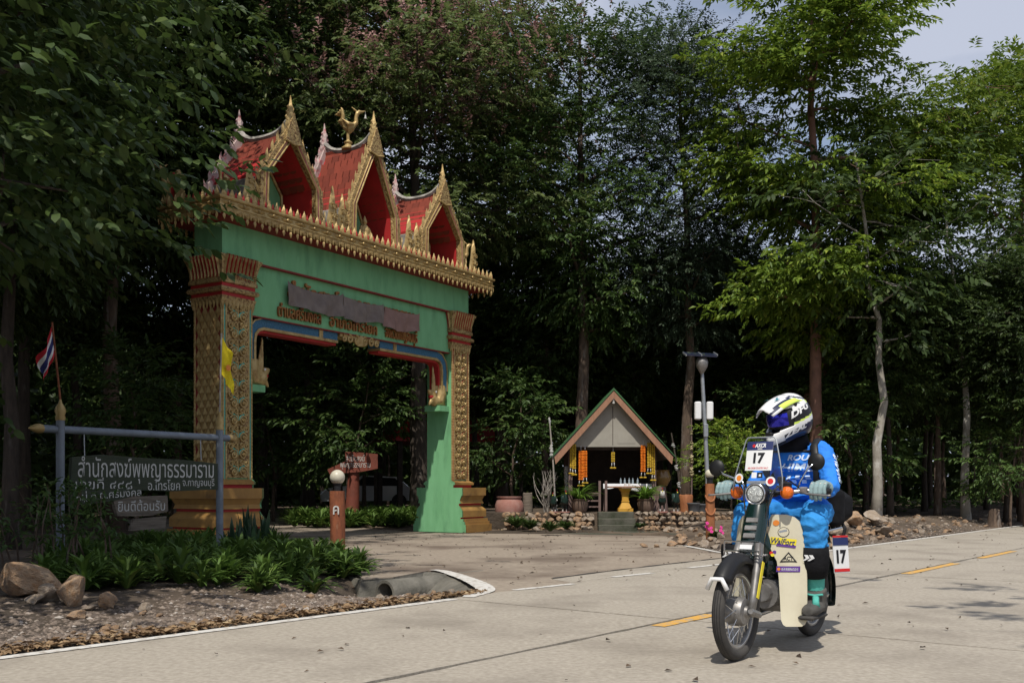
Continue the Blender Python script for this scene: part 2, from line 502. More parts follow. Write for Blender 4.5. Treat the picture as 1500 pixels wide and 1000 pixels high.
M['leaf_snake'] = leafmat('snake_plant_leaf', (0.02, 0.045, 0.022), (0.04, 0.08, 0.04), None, 0.1, 0.4)
M['blossom'] = leafmat('pink_blossom', (0.38, 0.20, 0.19), (0.50, 0.31, 0.27), None, 0.3, 0.8)
M['twig'] = mat('pale_twig', (0.36, 0.33, 0.29), (0.25, 0.22, 0.19), 8, 0.9)
def clear_glass():
    m = bpy.data.materials.new('clear_screen')
    m.use_nodes = True
    nt = m.node_tree
    out = nt.nodes['Material Output']
    t = nt.nodes.new('ShaderNodeBsdfTransparent')
    t.inputs['Color'].default_value = (0.95, 0.96, 0.96, 1)
    g = nt.nodes.new('ShaderNodeBsdfGlossy')
    g.inputs['Roughness'].default_value = 0.08
    x = nt.nodes.new('ShaderNodeMixShader')
    x.inputs['Fac'].default_value = 0.05
    nt.links.new(t.outputs[0], x.inputs[1])
    nt.links.new(g.outputs[0], x.inputs[2])
    nt.links.new(x.outputs[0], out.inputs['Surface'])
    return m
M['glass'] = clear_glass()
# ------------------------------------------------------------------ ground, road, driveway, culvert
dR = np.array((0.62, 0.785)); nR = np.array((-0.785, 0.62))
def UV(u, v, z=0.0):
    p = u * dR + v * nR
    return Vector((p[0], p[1], z))
rng = np.random.default_rng(7)
def vnoise(x, y, s, seed=0):
    # smooth value noise from sines
    return (np.sin(x * s * 1.3 + 1.7 * seed) * np.cos(y * s * 1.1 + 0.9 * seed) + 0.6 * np.sin(x * s * 2.7 - y * s * 1.9 + seed) + 0.4 * np.cos(x * s * 4.3 + y * s * 3.7 + 2 * seed)) / 2
DRIVE = [(-0.30, 9.50), (-0.224, 9.87), (-0.30, 10.4), (-0.526, 11.28), (-0.83, 12.2), (-1.0, 12.2), (-1.32, 11.35), (-1.62, 11.15), (-2.05, 12.6), (-2.35, 15.3), (-3.9, 17.4), (-8.2, 23.0),
         (-12.5, 31), (-7.0, 33), (-4.2, 25.4), (-1.6, 22.0), (0.6, 21.6), (1.6, 21.6), (3.1, 20.6), (2.95, 18.2), (2.88, 16.85), (3.18, 15.4), (3.75, 14.5), (4.6, 14.95)]
def in_poly(x, y, poly):
    c = np.zeros(x.shape, bool)
    n = len(poly)
    for i in range(n):
        x0, y0 = poly[i]; x1, y1 = poly[(i + 1) % n]
        cond = (y0 > y) != (y1 > y)
        c ^= cond & (x < (x1 - x0) * (y - y0) / (y1 - y0 + 1e-12) + x0)
    return c
def hground(x, y):
    x = np.asarray(x, float); y = np.asarray(y, float)
    u = x * dR[0] + y * dR[1]; v = x * nR[0] + y * nR[1]
    z = 0.03 * vnoise(x, y, 0.9) + 0.02 * vnoise(x, y, 2.3, 3)
    far = np.clip((v - 7) / 6, 0, 1)
    z = z * np.clip(np.abs(v - 3.25) / 2.9 - 1, 0, 1) + 0.10 * far * vnoise(x, y, 0.25, 5)
    # raised verge beyond the junction on the far side
    k = np.clip((v - 6.25) / 1.6, 0, 1) * np.clip((u - 13.0) / 2.5, 0, 1) * np.clip((x - 3.3) / 1.6, 0, 1)
    z = z + 0.24 * k * k * (3 - 2 * k)
    # planted bank left of the driveway
    k2 = np.clip((v - 6.9) / 1.0, 0, 1) * np.clip((8.2 - u) / 1.0, 0, 1)
    z = z + 0.08 * k2
    # ditch at the culvert mouth
    du = x * dR[0] + y * dR[1] - 7.75; dv = v - 7.72
    z = z - 0.46 * np.exp(-(np.where(du < 0, du / 1.0, du / 0.85) ** 2) - (np.where(dv < 0, dv / .72, dv / .6)) ** 2)
    z = np.where((v > 0.3) & (v < 6.16), -0.08, z)
    z = np.where(in_poly(x, y, DRIVE), -0.07, z)
    return z
def ground_mesh():
    def axis(c, lo, hi, fine, n):
        t = np.linspace(-1, 1, n)
        s = np.sinh(t * 5.6) / np.sinh(5.6)
        return np.where(s < 0, c + s * (c - lo), c + s * (hi - c))
    xs = axis(0.0, -260, 260, 0.1, 331); ys = axis(10.8, -200, 420, 0.1, 331)
    X, Y = np.meshgrid(xs, ys)
    Z = hground(X, Y)
    n, m = X.shape
    co = np.stack([X, Y, Z], -1).reshape(-1, 3)
    idx = np.arange(n * m).reshape(n, m)
    q = np.stack([idx[:-1, :-1], idx[:-1, 1:], idx[1:, 1:], idx[1:, :-1]], -1).reshape(-1, 4)
    me = bpy.data.meshes.new('ground')
    me.from_pydata(co.tolist(), [], q.tolist())
    me.update()
    return me
g_o = link_mesh('ground', ground_mesh(), M['dirt'], None, True, 'structure')

road = MB()
road.flatpoly([UV(-30, 0.40), UV(70, 0.40), UV(70, 6.12), UV(-30, 6.12)], -0.11, -0.022)
road_o = road.build('road', M['tar'], None, False, 'structure')
rr = random.Random(3)
def slab(u0, u1, v0, v1, jit=0.009):
    pts = []
    def side(a, b, n):
        for i in range(n):
            t = i / n
            u = a[0] + (b[0] - a[0]) * t; v = a[1] + (b[1] - a[1]) * t
            if i:
                u += rr.uniform(-jit, jit); v += rr.uniform(-jit, jit)
            pts.append(UV(u, v))
    c = [(u0, v0), (u1, v0), (u1, v1), (u0, v1)]
    nu, nv = 26, 14
    side(c[0], c[1], nu); side(c[1], c[2], nv); side(c[2], c[3], nu); side(c[3], c[0], nv)
    mb = MB()
    mb.flatpoly(pts, -0.10, rr.uniform(-0.0015, 0.0))
    return mb.build('slab', M['concrete'], road_o)
for k in range(-5, 12):
    u0 = 1.93 + 4.9 * k
    for v0, v1 in ((0.44, 3.778), (3.83, 6.10)):
        slab(u0, u0 + 4.868, v0, v1)
# apron strip in the mouth of the junction
mb = MB()
mb.flatpoly([UV(8.0 + 0.75, 6.12), UV(14.05, 6.12), UV(13.6, 6.5), UV(12, 6.56), UV(10.4, 6.58), UV(8.95, 6.52)], -0.1, -0.001)
mb.build('slab', M['concrete'], road_o)

def ribbon(pts, width, z, name, m, parent):
    pts = [Vector((p[0], p[1], 0)) for p in pts]
    L, Rr = [], []
    for i, p in enumerate(pts):
        t = (pts[min(i + 1, len(pts) - 1)] - pts[max(0, i - 1)]).normalized()
        s = Vector((-t.y, t.x, 0))
        w_ = width[i] if hasattr(width, '__len__') else width
        jl = rr.uniform(-0.006, 0.006)
        L.append(p + s * (w_ / 2 + jl) + Vector((0, 0, z))); Rr.append(p - s * (w_ / 2 + jl) + Vector((0, 0, z)))
    n = len(pts)
    me = bpy.data.meshes.new(name)
    me.from_pydata([tuple(p) for p in L + Rr], [], [(n + i, n + i + 1, i + 1, i) for i in range(n - 1)])
    me.update()
    return link_mesh(name, me, m, parent)
def smooth_poly(ctrl, n=10):
    ctrl = [Vector(c) for c in ctrl]
    P = [ctrl[0]] + ctrl + [ctrl[-1]]
    out = []
    for i in range(1, len(P) - 2):
        for k in range(n):
            t = k / n
            a, b, c, d = P[i - 1], P[i], P[i + 1], P[i + 2]
            out.append(0.5 * ((2 * b) + (c - a) * t + (2 * a - 5 * b + 4 * c - d) * t * t + (3 * b - a - 3 * c + d) * t ** 3))
    out.append(ctrl[-1])
    return out
edge = [UV(u, 6.03) for u in np.arange(-25, 7.0, 0.3)]
curve = smooth_poly([UV(7.0, 6.03), G(693, 871.5), G(711, 864.5), G(703, 856), G(680, 846), G(650, 836.5), G(634, 834.5)], 10)
ribbon(edge, 0.105, 0.004, 'edge_line', M['whiteline'], road_o)
ribbon(curve, [0.105 + 0.09 * math.sin(math.pi * min(1, i / (len(curve) * 0.9))) for i in range(len(curve))], 0.0052, 'edge_line', M['whiteline'], road_o)
far = smooth_poly([G(1003, 799), G(1030, 804), G(1060, 809.5), G(1110, 814), G(1160, 812.5)], 8) + [UV(u, 5.98) for u in np.arange(15.2, 65, 0.4)]
ribbon(far, 0.10, 0.0045, 'edge_line', M['whiteline'], road_o)
for a, b in (((753, 864), (839, 855)), ((897, 845), (956, 839)), ((1009, 831.5), (1068, 825))):
    p, q = G(*a), G(*b)
    ribbon([p.lerp(q, t / 8) for t in range(9)], 0.09, 0.0045, 'dashed_line', M['whiteline'], road_o)
for u in (-9.3, -3.2, 6.38, 11.95, 15.2, 19.8, 24.4, 29, 33.6):
    L = 0.83 if u == 6.38 else (2.05 if u < 13 else 2.0)
    ribbon([UV(u + L * t / 10, 3.715) for t in range(11)], 0.115, 0.0045, 'centre_line_dash', M['yellowline'], road_o)
ribbon([UV(u, 0.62) for u in np.arange(-25, 65, 0.5)], 0.10, 0.0045, 'edge_line', M['whiteline'], road_o)

mb = MB()
ribbon(smooth_poly([UV(9.0, 6.55), UV(10.4, 6.60), UV(12, 6.58), UV(13.55, 6.53), UV(14.6, 6.35)], 8), [.05 + .025 * math.sin(i * 1.7) for i in range(33)], 0.0035, 'tar_seam', M['tar'], road_o)
mb.flatpoly([Vector((p[0], p[1], 0)) for p in DRIVE], -0.09, -0.004)
drv = mb.build('driveway', M['drive'], None, False, 'structure')

# culvert under the driveway edge
cul = empty('culvert', (-1.40, 11.1, 0), 0, 'round concrete drain pipe and sloped headwall under driveway edge', 'culvert')
def rel(p, o):
    return Vector(p) - Vector(o)
O = (-1.40, 11.1, 0)
top = [(-0.25, 9.9, 0.0), (-0.36, 10.85, 0.0), (-0.62, 11.55, 0.0), (-0.93, 12.12, 0), (-1.02, 12.14, 0.0), (-1.33, 11.3, 0.0), (-1.62, 11.12, 0.0), (-1.98, 11.9, -0.02)]
bot = [(-0.40, 9.55, -0.05), (-0.56, 9.95, -0.10), (-0.78, 10.35, -0.18), (-1.0, 10.75, -0.3), (-1.12, 10.95, -0.4), (-1.40, 11.12, -0.48), (-1.72, 10.98, -0.48), (-2.12, 11.75, -0.35)]
mb = MB()
rows = []
for t in (0, 0.06, 0.35, 0.7, 1.0):
    row = []
    for a, b in zip(top, bot):
        p = Vector(a).lerp(Vector(b), t)
        if 0 < t < 1:
            p += Vector((rr.uniform(-.02, .02), rr.uniform(-.02, .02), rr.uniform(-.012, .012)))
        if t == 0:
            p.z = -0.012
        row.append(rel(p, O))
    rows.append(row)
mb.loft(rows, caps=False, closed=False)
autosmooth(mb.build('headwall', M['oldconc'], cul), 60)
# pipe: ring section, axis along the road direction
axis = Vector((dR[0], dR[1], 0))
side = Vector((-dR[1], dR[0], 0))
ctr = Vector((-1.35, 10.98, -0.15)) - Vector(O)
mb = MB()
rings = []
for (dist, r_) in ((1.6, 0.105), (0.0, 0.105), (-0.02, 0.115), (-0.02, 0.145), (0.0, 0.15), (1.6, 0.15)):
    rings.append([ctr + axis * dist + side * (r_ * math.cos(a)) + Vector((0, 0, r_ * math.sin(a))) for a in np.linspace(0, 2 * math.pi, 24, endpoint=False)])
mb.loft(rings, caps=False)
autosmooth(mb.build('pipe', M['oldconc'], cul), 50)

# gravel and dry leaves along the verge
def scatter_stones(name, pts, sizes, m, seed):
    r = np.random.default_rng(seed)
    base = np.array([(1, 0, 0), (-1, 0, 0), (0, 1, 0), (0, -1, 0), (0, 0, 0.7), (0, 0, -0.7)], float)
    tri = np.array([(0, 2, 4), (2, 1, 4), (1, 3, 4), (3, 0, 4), (2, 0, 5), (1, 2, 5), (3, 1, 5), (0, 3, 5)])
    n = len(pts)
    ang = r.uniform(0, 6.28, n)
    V = base[None] * (sizes[:, None, None] * r.uniform(0.6, 1.3, (n, 6, 1)) * np.array((1, .8, .6)))
    c, s_ = np.cos(ang)[:, None], np.sin(ang)[:, None]
    x = V[..., 0] * c - V[..., 1] * s_; y = V[..., 0] * s_ + V[..., 1] * c
    V = np.stack([x, y, V[..., 2]], -1) + pts[:, None, :]
    F = (tri[None] + (np.arange(n) * 6)[:, None, None]).reshape(-1, 3)
    me = bpy.data.meshes.new(name)
    me.from_pydata(V.reshape(-1, 3).tolist(), [], F.tolist())
    me.update()
    return link_mesh(name, me, m, None, False, 'stuff')
def uvpts(u, v):
    x = u * dR[0] + v * nR[0]; y = u * dR[1] + v * nR[1]
    return np.stack([x, y, hground(x, y)], -1)
r_ = np.random.default_rng(5)
N = 17000
u = r_.uniform(-3, 8.2, N); v = 6.30 + np.abs(r_.normal(0, 0.75, N))
P1 = uvpts(u, v)
N2 = 5000
u = r_.uniform(14.5, 34, N2); v = 6.2 + np.abs(r_.normal(0, 0.7, N2))
P2 = uvpts(u, v)
PP = np.concatenate([P1, P2])
keep = ~in_poly(PP[:, 0], PP[:, 1], DRIVE)
PP = PP[keep]
go = scatter_stones('verge_gravel', PP, r_.uniform(0.008, 0.03, len(PP)) * np.where(r_.random(len(PP)) < .1, 1.7, 1), M['gravel'], 2)
tag(go, 'loose grey brown gravel covering the verge beside the road', 'gravel')

def leaf_arrays(P, D, U, L, W, droop=0.12, fold=0.18, rnd=False):
    """kite shaped folded leaves: 4 vertices, 2 triangles each"""
    D = D / np.linalg.norm(D, axis=1, keepdims=True)
    S = np.cross(D, U)
    S /= np.linalg.norm(S, axis=1, keepdims=True) + 1e-9
    Nn = np.cross(S, D)
    L = L[:, None]; W = W[:, None]
    if rnd:
        V = np.stack([P, P + D * L * .28 - S * W * .44 + Nn * W * fold * .6, P + D * L * .28 + S * W * .44 + Nn * W * fold * .6, P + D * L * .64 - S * W * .46 - Nn * L * droop * .2, P + D * L * .64 + S * W * .46 - Nn * L * droop * .2, P + D * L - Nn * L * droop], 1).reshape(-1, 3)
        i = np.arange(len(P))[:, None] * 6
        F = np.concatenate([i + np.array([q]) for q in ((0, 2, 1), (1, 2, 4), (1, 4, 3), (3, 4, 5))], 1).reshape(-1, 3)
        return V, F
    v0 = P
    v1 = P + D * L * 0.45 - S * W * 0.5 + Nn * W * fold
    v2 = P + D * L * 0.45 + S * W * 0.5 + Nn * W * fold
    v3 = P + D * L - Nn * L * droop
    V = np.stack([v0, v1, v2, v3], 1).reshape(-1, 3)
    i = np.arange(len(P))[:, None] * 4
    F = np.concatenate([i + np.array([[0, 2, 3]]), i + np.array([[0, 3, 1]])], 1).reshape(-1, 3)
    return V, F
def mesh_np(name, V, F, mats, mi=None):
    me = bpy.data.meshes.new(name)
    nv, nf = len(V), len(F)
    me.vertices.add(nv)
    me.vertices.foreach_set('co', V.astype(np.float32).ravel())
    me.loops.add(nf * 3)
    me.loops.foreach_set('vertex_index', F.astype(np.int32).ravel())
    me.polygons.add(nf)
    me.polygons.foreach_set('loop_start', np.arange(0, nf * 3, 3, dtype=np.int32))
    for m in (mats if isinstance(mats, (list, tuple)) else [mats]):
        me.materials.append(m)
    if mi is not None:
        me.polygons.foreach_set('material_index', mi.astype(np.int32))
    me.update(calc_edges=True)
    me.validate(verbose=False)
    return me
def litter(name, P, lo, hi, seed, label, m=None):
    r = np.random.default_rng(seed)
    n = len(P)
    a = r.uniform(0, 6.28, n)
    D = np.stack([np.cos(a), np.sin(a), r.uniform(-.25, .35, n)], -1)
    U = np.stack([r.normal(0, .35, n), r.normal(0, .35, n), np.ones(n)], -1)
    L = r.uniform(lo, hi, n)
    V, F = leaf_arrays(P + np.array((0, 0, 0.008)), D, U, L, L * r.uniform(.3, .6, n), 0.05, 0.25)
    o = link_mesh(name, mesh_np(name, V, F, m or M['litter']), None, None, False, 'stuff')
    return tag(o, label, 'leaf litter')
N = 7000
u = r_.uniform(-4, 8.4, N); v = 6.10 + np.abs(r_.normal(0, 0.16, N))
A = uvpts(u, v)
N = 15000
x = r_.uniform(-26, 40, N); y = r_.uniform(9, 40, N)
B = np.stack([x, y, hground(x, y)], -1)
vv = x * nR[0] + y * nR[1]
B = B[(vv > 6.3) & ~in_poly(x, y, DRIVE)]
litter('leaf_litter', np.concatenate([A, B]), 0.03, 0.085, 4, 'brown dry leaves lying along the verge and forest floor')
N = 260
u = r_.uniform(-2, 26, N); v = r_.uniform(1.6, 6.1, N)
C_ = uvpts(u, v); C_[:, 2] = 0.0
x = r_.uniform(-4, 3, 420); y = r_.uniform(10, 22, 420)
k = in_poly(x, y, DRIVE)
D_ = np.stack([x[k], y[k], np.zeros(k.sum())], -1)
litter('fallen_twigs', np.concatenate([C_, D_]), 0.02, 0.07, 9, 'small dark leaf scraps and twigs scattered on the concrete', leafmat('dark_scrap', (0.05, 0.035, 0.025), (0.12, 0.08, 0.05), None, 0, .9))
# ------------------------------------------------------------------ temple gate
gate = empty('temple_gate', (-4.75, 16.78, 0), R(57.9), 'green and gold temple gateway with three red gabled roofs over the driveway', 'gate')
GW = 7.10
D0 = 0.656
def part(mb, name, m, parent=gate, smooth=False, kind=None):
    return mb.build(name, m, parent, smooth, kind)

PROF = [(0.0, .38), (.17, .38), (.17, .345), (.235, .345), (.235, .315), (.295, .315), (.295, .24), (.33, .24), (.33, .29), (.47, .29), (.50, .275), (.58, .20), (.63, .20), (.63, .25), (.66, .235), (.70, .225), (.76, .25), (.80, .27), (.80, .285), (.97, .285), (.97, .06)]
REDZ = [(.295, .33, .243), (.585, .625, .203)]
def ring3(x_in, sgn, off, z, o_x=0.64):
    xo = x_in + sgn * (o_x + off)
    xa, xb = min(x_in, xo), max(x_in, xo)
    return [Vector((xa, -off, z)), Vector((xb, -off, z)), Vector((xb, D0 + off, z)), Vector((xa, D0 + off, z))]

# shared ornament meshes
def scroll_unit():
    mb = MB()
    for s in (-1, 1):
        for (cx, cz, r0, turns, ph) in ((0.10, 0.06, 0.085, 1.6, 0.4), (0.17, 0.20, 0.06, 1.4, 2.2), (0.06, 0.215, 0.05, 1.3, 4.0)):
            pts, rad = [], []
            for i in range(15):
                t = i / 14
                a = ph + t * turns * 6.28
                r = r0 * (1 - 0.85 * t)
                pts.append((s * (cx + r * math.cos(a)), -0.012 - 0.02 * t, cz + r * math.sin(a)))
                rad.append(0.020 * (1 - 0.35 * t))
            mb.tube(pts, rad, 5)
        mb.ell((s * .10, -.02, .06), (.03, .03, .03), 8)
    mb.blade([(0.0, -.012, .012), (.08, -.035, .035), (.16, -.02, .02), (.27, -.004, .004)], 0.04)
    return mb.mesh('scroll_ornament', M['gold'])
SCROLL = scroll_unit()
mb = MB(); mb.blade([(0, -.02, .02), (.04, .0, .075), (.08, .05, .13), (.10, .10, .16)], 0.015)
WEDGE = mb.mesh('leaf_wedge', M['teal'])
WEDGE2 = mb.mesh('leaf_wedge', M['darkred'])
mb = MB()
mb.add([(0, 0, -.125), (0, -.085, 0), (0, 0, .125), (0, .085, 0), (-.035, 0, -.02), (-.022, 0, .05)], [(0, 1, 4), (1, 5, 4), (1, 2, 5), (2, 3, 5), (3, 4, 5), (3, 0, 4)])
STUD = mb.mesh('stud', M['gold'])

def rope(mb, x, y, z0, z1, r=0.016):
    pts = []
    n = int((z1 - z0) / 0.03)
    for i in range(n + 1):
        pts.append((x, y, z0 + (z1 - z0) * i / n))
    mb.tube(pts, [r * (1 + 0.25 * (i % 2)) for i in range(n + 1)], 6)

def pillar(x0, inner_right):
    x1 = x0 + 0.64
    x_in, sgn = (x1, -1) if inner_right else (x0, 1)
    xo = x0 if inner_right else x1
    sh = MB(); sh.b2(x0, x1, 0, D0, 0.9, 4.12)
    P = part(sh, 'pillar', M['green'])
    pl = MB()
    pl.loft([ring3(x_in, sgn, off, z) for z, off in PROF])
    part(pl, 'plinth', M['ochre'], P)
    bands = MB()
    for z0, z1, off in REDZ:
        r0 = ring3(x_in - sgn * 0.001, sgn, off + .004, z0); r1 = ring3(x_in - sgn * .001, sgn, off + .004, z1)
        bands.loft([r0, r1])
    bands.loft([ring3(x_in - sgn * .002, sgn, .05, .965), ring3(x_in - sgn * .002, sgn, .05, 1.04)])
    part(bands, 'red_band', M['red'], P)
    # flat green inner side with the stepped outline
    poly = [(-off, z) for z, off in PROF] + [(-.05, .97), (-.05, 1.03), (-.09, 1.03), (-.09, 1.08), (-.02, 1.12), (0.0, 1.12)]
    back = [(D0 - y, z) for y, z in reversed(poly)]
    poly = poly + back
    sp = MB()
    n = len(poly)
    xa, xb = x_in - sgn * 0.004, x_in + sgn * 0.03
    vs = [(xa, y, z) for y, z in poly] + [(xb, y, z) for y, z in poly]
    fs = [tuple(range(n)), tuple(reversed(range(n, 2 * n)))] + [((i + 1) % n, i, n + i, n + (i + 1) % n) for i in range(n)]
    sp.add(vs, fs)
    part(sp, 'side_panel', M['green'], P)
    bm_ = MB()
    bm_.loft([ring3(x_in, sgn, o, z) for z, o in ((1.03, .05), (1.03, .09), (1.08, .09), (1.12, .02))])
    part(bm_, 'base_moulding', M['ochre'], P)
    # front ornament panel
    fp = MB(); fp.b2(x0 + .07, x1 - .07, -.018, .02, 1.14, 4.02)
    part(fp, 'front_panel', M['goldrelief'], P)
    st = MB()
    for xx in (x0 + .035, x1 - .035):
        st.b2(xx - .03, xx + .03, -.012, .02, 1.12, 4.05)
    part(st, 'edge_strip', M['teal'] if inner_right else M['red'], P)
    rp_ = MB()
    for xx in (x0 + .008, x1 - .008, x0 + .072, x1 - .072):
        rope(rp_, xx, -.012, 1.12, 4.05)
    part(rp_, 'rope_moulding', M['gold'], P)
    for i in range(10):
        piece('scroll_ornament', SCROLL, P, (x0 + .32, -.02, 1.18 + i * .285), (0, 0, 0), (1, 1, 1.02))
        for s in (1, -1):
            piece('leaf_wedge', WEDGE if inner_right else WEDGE2, P, (x0 + .32, -.035, 1.24 + i * .285), (0, 0, 0), (s * 1.25, 1, 1.2))
    # outer side with diamond studs
    op = MB(); op.b2(min(xo, xo - sgn * .02), max(xo, xo - sgn * .02), .0, D0, 1.12, 4.05)
    os_ = MB()
    os_.b2(xo + sgn * .0 - .008, xo + .008, .03, D0 - .03, 1.12, 4.05)
    part(os_, 'stud_panel', M['darkred'], P)
    er = MB()
    for yy in (.012, D0 - .012):
        rope(er, xo + sgn * .004, yy, 1.12, 4.05, .02)
    part(er, 'rope_moulding', M['gold'], P)
    for j in range(23):
        k = 4 if j % 2 == 0 else 3
        for i in range(k):
            yy = .325 + (i - (k - 1) / 2) * .158
            piece('stud', STUD, P, (xo + sgn * .008, yy, 1.25 + j * .119), (0, 0, 0 if sgn < 0 else math.pi), (1, .9, .95))
    # capital
    cx, cy = (x0 + x1) / 2, D0 / 2
    def sq(o, z):
        return [Vector((x0 - o, -o, z)), Vector((x1 + o, -o, z)), Vector((x1 + o, D0 + o, z)), Vector((x0 - o, D0 + o, z))]
    cap = MB()
    cap.loft([sq(.02, 4.03), sq(.035, 4.03), sq(.06, 4.13), sq(.04, 4.13)])
    cap.loft([sq(.05, 4.19), sq(.085, 4.20), sq(.10, 4.235), sq(.085, 4.27), sq(.05, 4.285)])
    cap.loft([sq(.05, 4.34), sq(.075, 4.35), sq(.075, 4.40), sq(.06, 4.42), sq(.065, 4.55), sq(.10, 4.70), sq(.13, 4.76), sq(.13, 4.79), sq(.0, 4.79)])
    part(cap, 'capital', M['goldrelief'], P)
    cr = MB()
    cr.loft([sq(.04, 4.13), sq(.04, 4.19)]); cr.loft([sq(.045, 4.285), sq(.045, 4.34)])
    part(cr, 'red_band', M['red'], P)
    pet = MB(); pr = MB(); fr = MB()
    for face in range(4):
        for i in range(9):
            t = (i - 4) * .082
            Mx = Matrix.Translation((cx, cy, 0)) @ rotz(face * math.pi / 2) @ Matrix.Translation((t, 0, 0))
            h = D0 / 2 if face % 2 == 0 else .32
            for k, (mm, xo_) in enumerate(((pet, 0), (pr, .041))):
                w_ = .028 if k == 0 else .011
                rings = []
                for z, o, ww in ((4.43, .068, .25), (4.50, .075, 1.0), (4.62, .10, .8), (4.72, .135, 1.0), (4.80, .15, .35)):
                    o2 = o if k == 0 else o - .006
                    rings.append([Vector((xo_ - w_ * ww, -h - o2 + .03, z)), Vector((xo_, -h - o2 - .012, z)), Vector((xo_ + w_ * ww, -h - o2 + .03, z))])
                if k == 0 or i < 8:
                    mm.loft(rings, Mx)
            fr.blade([(4.06, -.045, .045), (4.0, -.035, .035), (3.93, -.004, .004)], .02, Mx @ Matrix.Translation((0, -h - .03, 0)))
    part(pet, 'lotus_petals', M['gold'], P, kind='stuff'); part(pr, 'petal_gaps', M['red'], P, kind='stuff'); part(fr, 'leaf_fringe', M['gold'], P, kind='stuff')
    return P
pillar(0, True)
pillar(6.46, False)

# beam
mb = MB(); mb.b2(.60, 6.50, .06, .60, 3.90, 4.80); part(mb, 'name_panel', M['green'])
mb = MB(); mb.b2(-.004, GW + .004, -.004, D0 + .004, 4.795, 5.42); part(mb, 'upper_beam', M['green'])
mb = MB(); mb.b2(.10, GW - .10, -.02, D0 + .02, 4.765, 4.793); mb.b2(.64, 6.46, .045, .615, 3.885, 3.905); part(mb, 'red_moulding', M['darkred'])
mb = MB(); mb.b2(-.30, GW + .30, -.30, D0 + .30, 5.34, 5.40); part(mb, 'soffit', M['darkred'])
def rect(o, z):
    return [Vector((-o, -o, z)), Vector((GW + o, -o, z)), Vector((GW + o, D0 + o, z)), Vector((-o, D0 + o, z))]
mb = MB()
mb.loft([rect(o, z) for o, z in ((.26, 5.38), (.36, 5.385), (.40, 5.43), (.405, 5.46), (.42, 5.465), (.42, 5.485), (.395, 5.49), (.395, 5.575), (.425, 5.58), (.435, 5.60), (.435, 5.625), (.0, 5.63))])
corn = part(mb, 'cornice', M['gold'])
mb = MB()
mb.blade([(0.0, -.078, .078), (-.03, -.07, .07), (-.07, -.03, .03), (-.085, -.018, .018), (-.11, -.036, .036), (-.14, -.028, .028), (-.185, -.003, .003)], .03)
mb.blade([(0.0, .06, .10), (-.06, .065, .095), (-.10, .078, .082)], .02)
PEND = mb.mesh('pendant', M['gold'])
mb = MB()
mb.blade([(0, -.045, .045), (.05, -.06, .06), (.10, -.04, .04), (.15, -.018, .018), (.20, -.003, .003)], .035)
CREST = mb.mesh('crest_leaf', M['gold'])
mb = MB()
mb.blade([(0, -.03, .03), (.05, -.035, .035), (.12, -.002, .002)], .025)
CRESTR = mb.mesh('crest_bud', M['red'])
mb = MB()
mb.add([(-.15, 0, 0), (-.07, -.0, .036), (.07, 0, .036), (.15, 0, 0), (.07, 0, -.036), (-.07, 0, -.036), (-.08, -.028, 0), (.08, -.028, 0)],
       [(0, 6, 1), (1, 6, 7, 2), (2, 7, 3), (3, 7, 4), (4, 7, 6, 5), (5, 6, 0)])
mb.ell((0, -.025, 0), (.03, .02, .03), 8)
ROSE = mb.mesh('rosette', M['gold'])
def along(name, me, step, off, z, scale=1.0, faces=('f', 'l', 'r', 'b'), parent=corn, shift=0.0, tilt=0.0):
    for fc in faces:
        L = (GW if fc in 'fb' else D0) + 2 * off
        n = int(round(L / step))
        for i in range(n):
            t = -L / 2 + (i + .5 + shift) * L / n
            if abs(t) > L / 2:
                continue
            if fc == 'f': p, rz = (GW / 2 + t, -off, z), 0
            elif fc == 'b': p, rz = (GW / 2 + t, D0 + off, z), math.pi
            elif fc == 'l': p, rz = (-off, D0 / 2 + t, z), -math.pi / 2
            else: p, rz = (GW + off, D0 / 2 + t, z), math.pi / 2
            piece(name, me, parent, p, (tilt, 0, rz), scale)
along('pendant', PEND, .165, .405, 5.43)
along('crest_leaf', CREST, .165, .40, 5.62, scale=(1, 1, .8), faces=('f', 'l', 'r'))
along('crest_bud', CRESTR, .165, .38, 5.62, faces=('f', 'l'), shift=.5)
along('rosette', ROSE, .33, .396, 5.532, faces=('f', 'l', 'r'))

# ---------------- roofs
FLAME = [(0, -.03, .03), (.04, -.045, .06), (.09, -.02, .09), (.14, .03, .10), (.18, .07, .10), (.22, .10, .105)]
mb = MB(); mb.blade([(z * .8, a * .8, b * .8) for z, a, b in FLAME], .025); BFLAME = mb.mesh('bargeboard_flame', M['gold'])
mb = MB(); mb.blade([(z * .8, a * .8, b * .8) for z, a, b in FLAME], .025); BFLAMEP = mb.mesh('bargeboard_flame', M['pink'])
mb = MB()
tw, tl = .185, .215
arc = [(-tw / 2, 0.0), (-tw / 2, -tl * .75), (-tw * .3, -tl * .95), (0, -tl), (tw * .3, -tl * .95), (tw / 2, -tl * .75), (tw / 2, 0)]
mb.flatpoly([(a, b) for a, b in reversed(arc)], -.008, .030)
TILE = mb.mesh('roof_tile', M['tile'])
def finial(h, m, name='finial'):
    mb = MB()
    mb.blade([(-.22, -.20, .20), (-.10, -.15, .15), (.0, -.112, .112), (.08, -.09, .088), (.16, -.068, .064), (.24, -.048, .042), (.32, -.03, .024), (.40, -.014, .010), (h, -.004, -.001)], .055)
    for k in range(3):
        for s in (-1, 1):
            mb.tube([(s * (.085 - .022 * k), 0, .02 + .09 * k), (s * (.115 - .022 * k), 0, .07 + .09 * k), (s * (.09 - .022 * k), 0, .12 + .09 * k)], [.022, .018, .004], 6)
    return mb
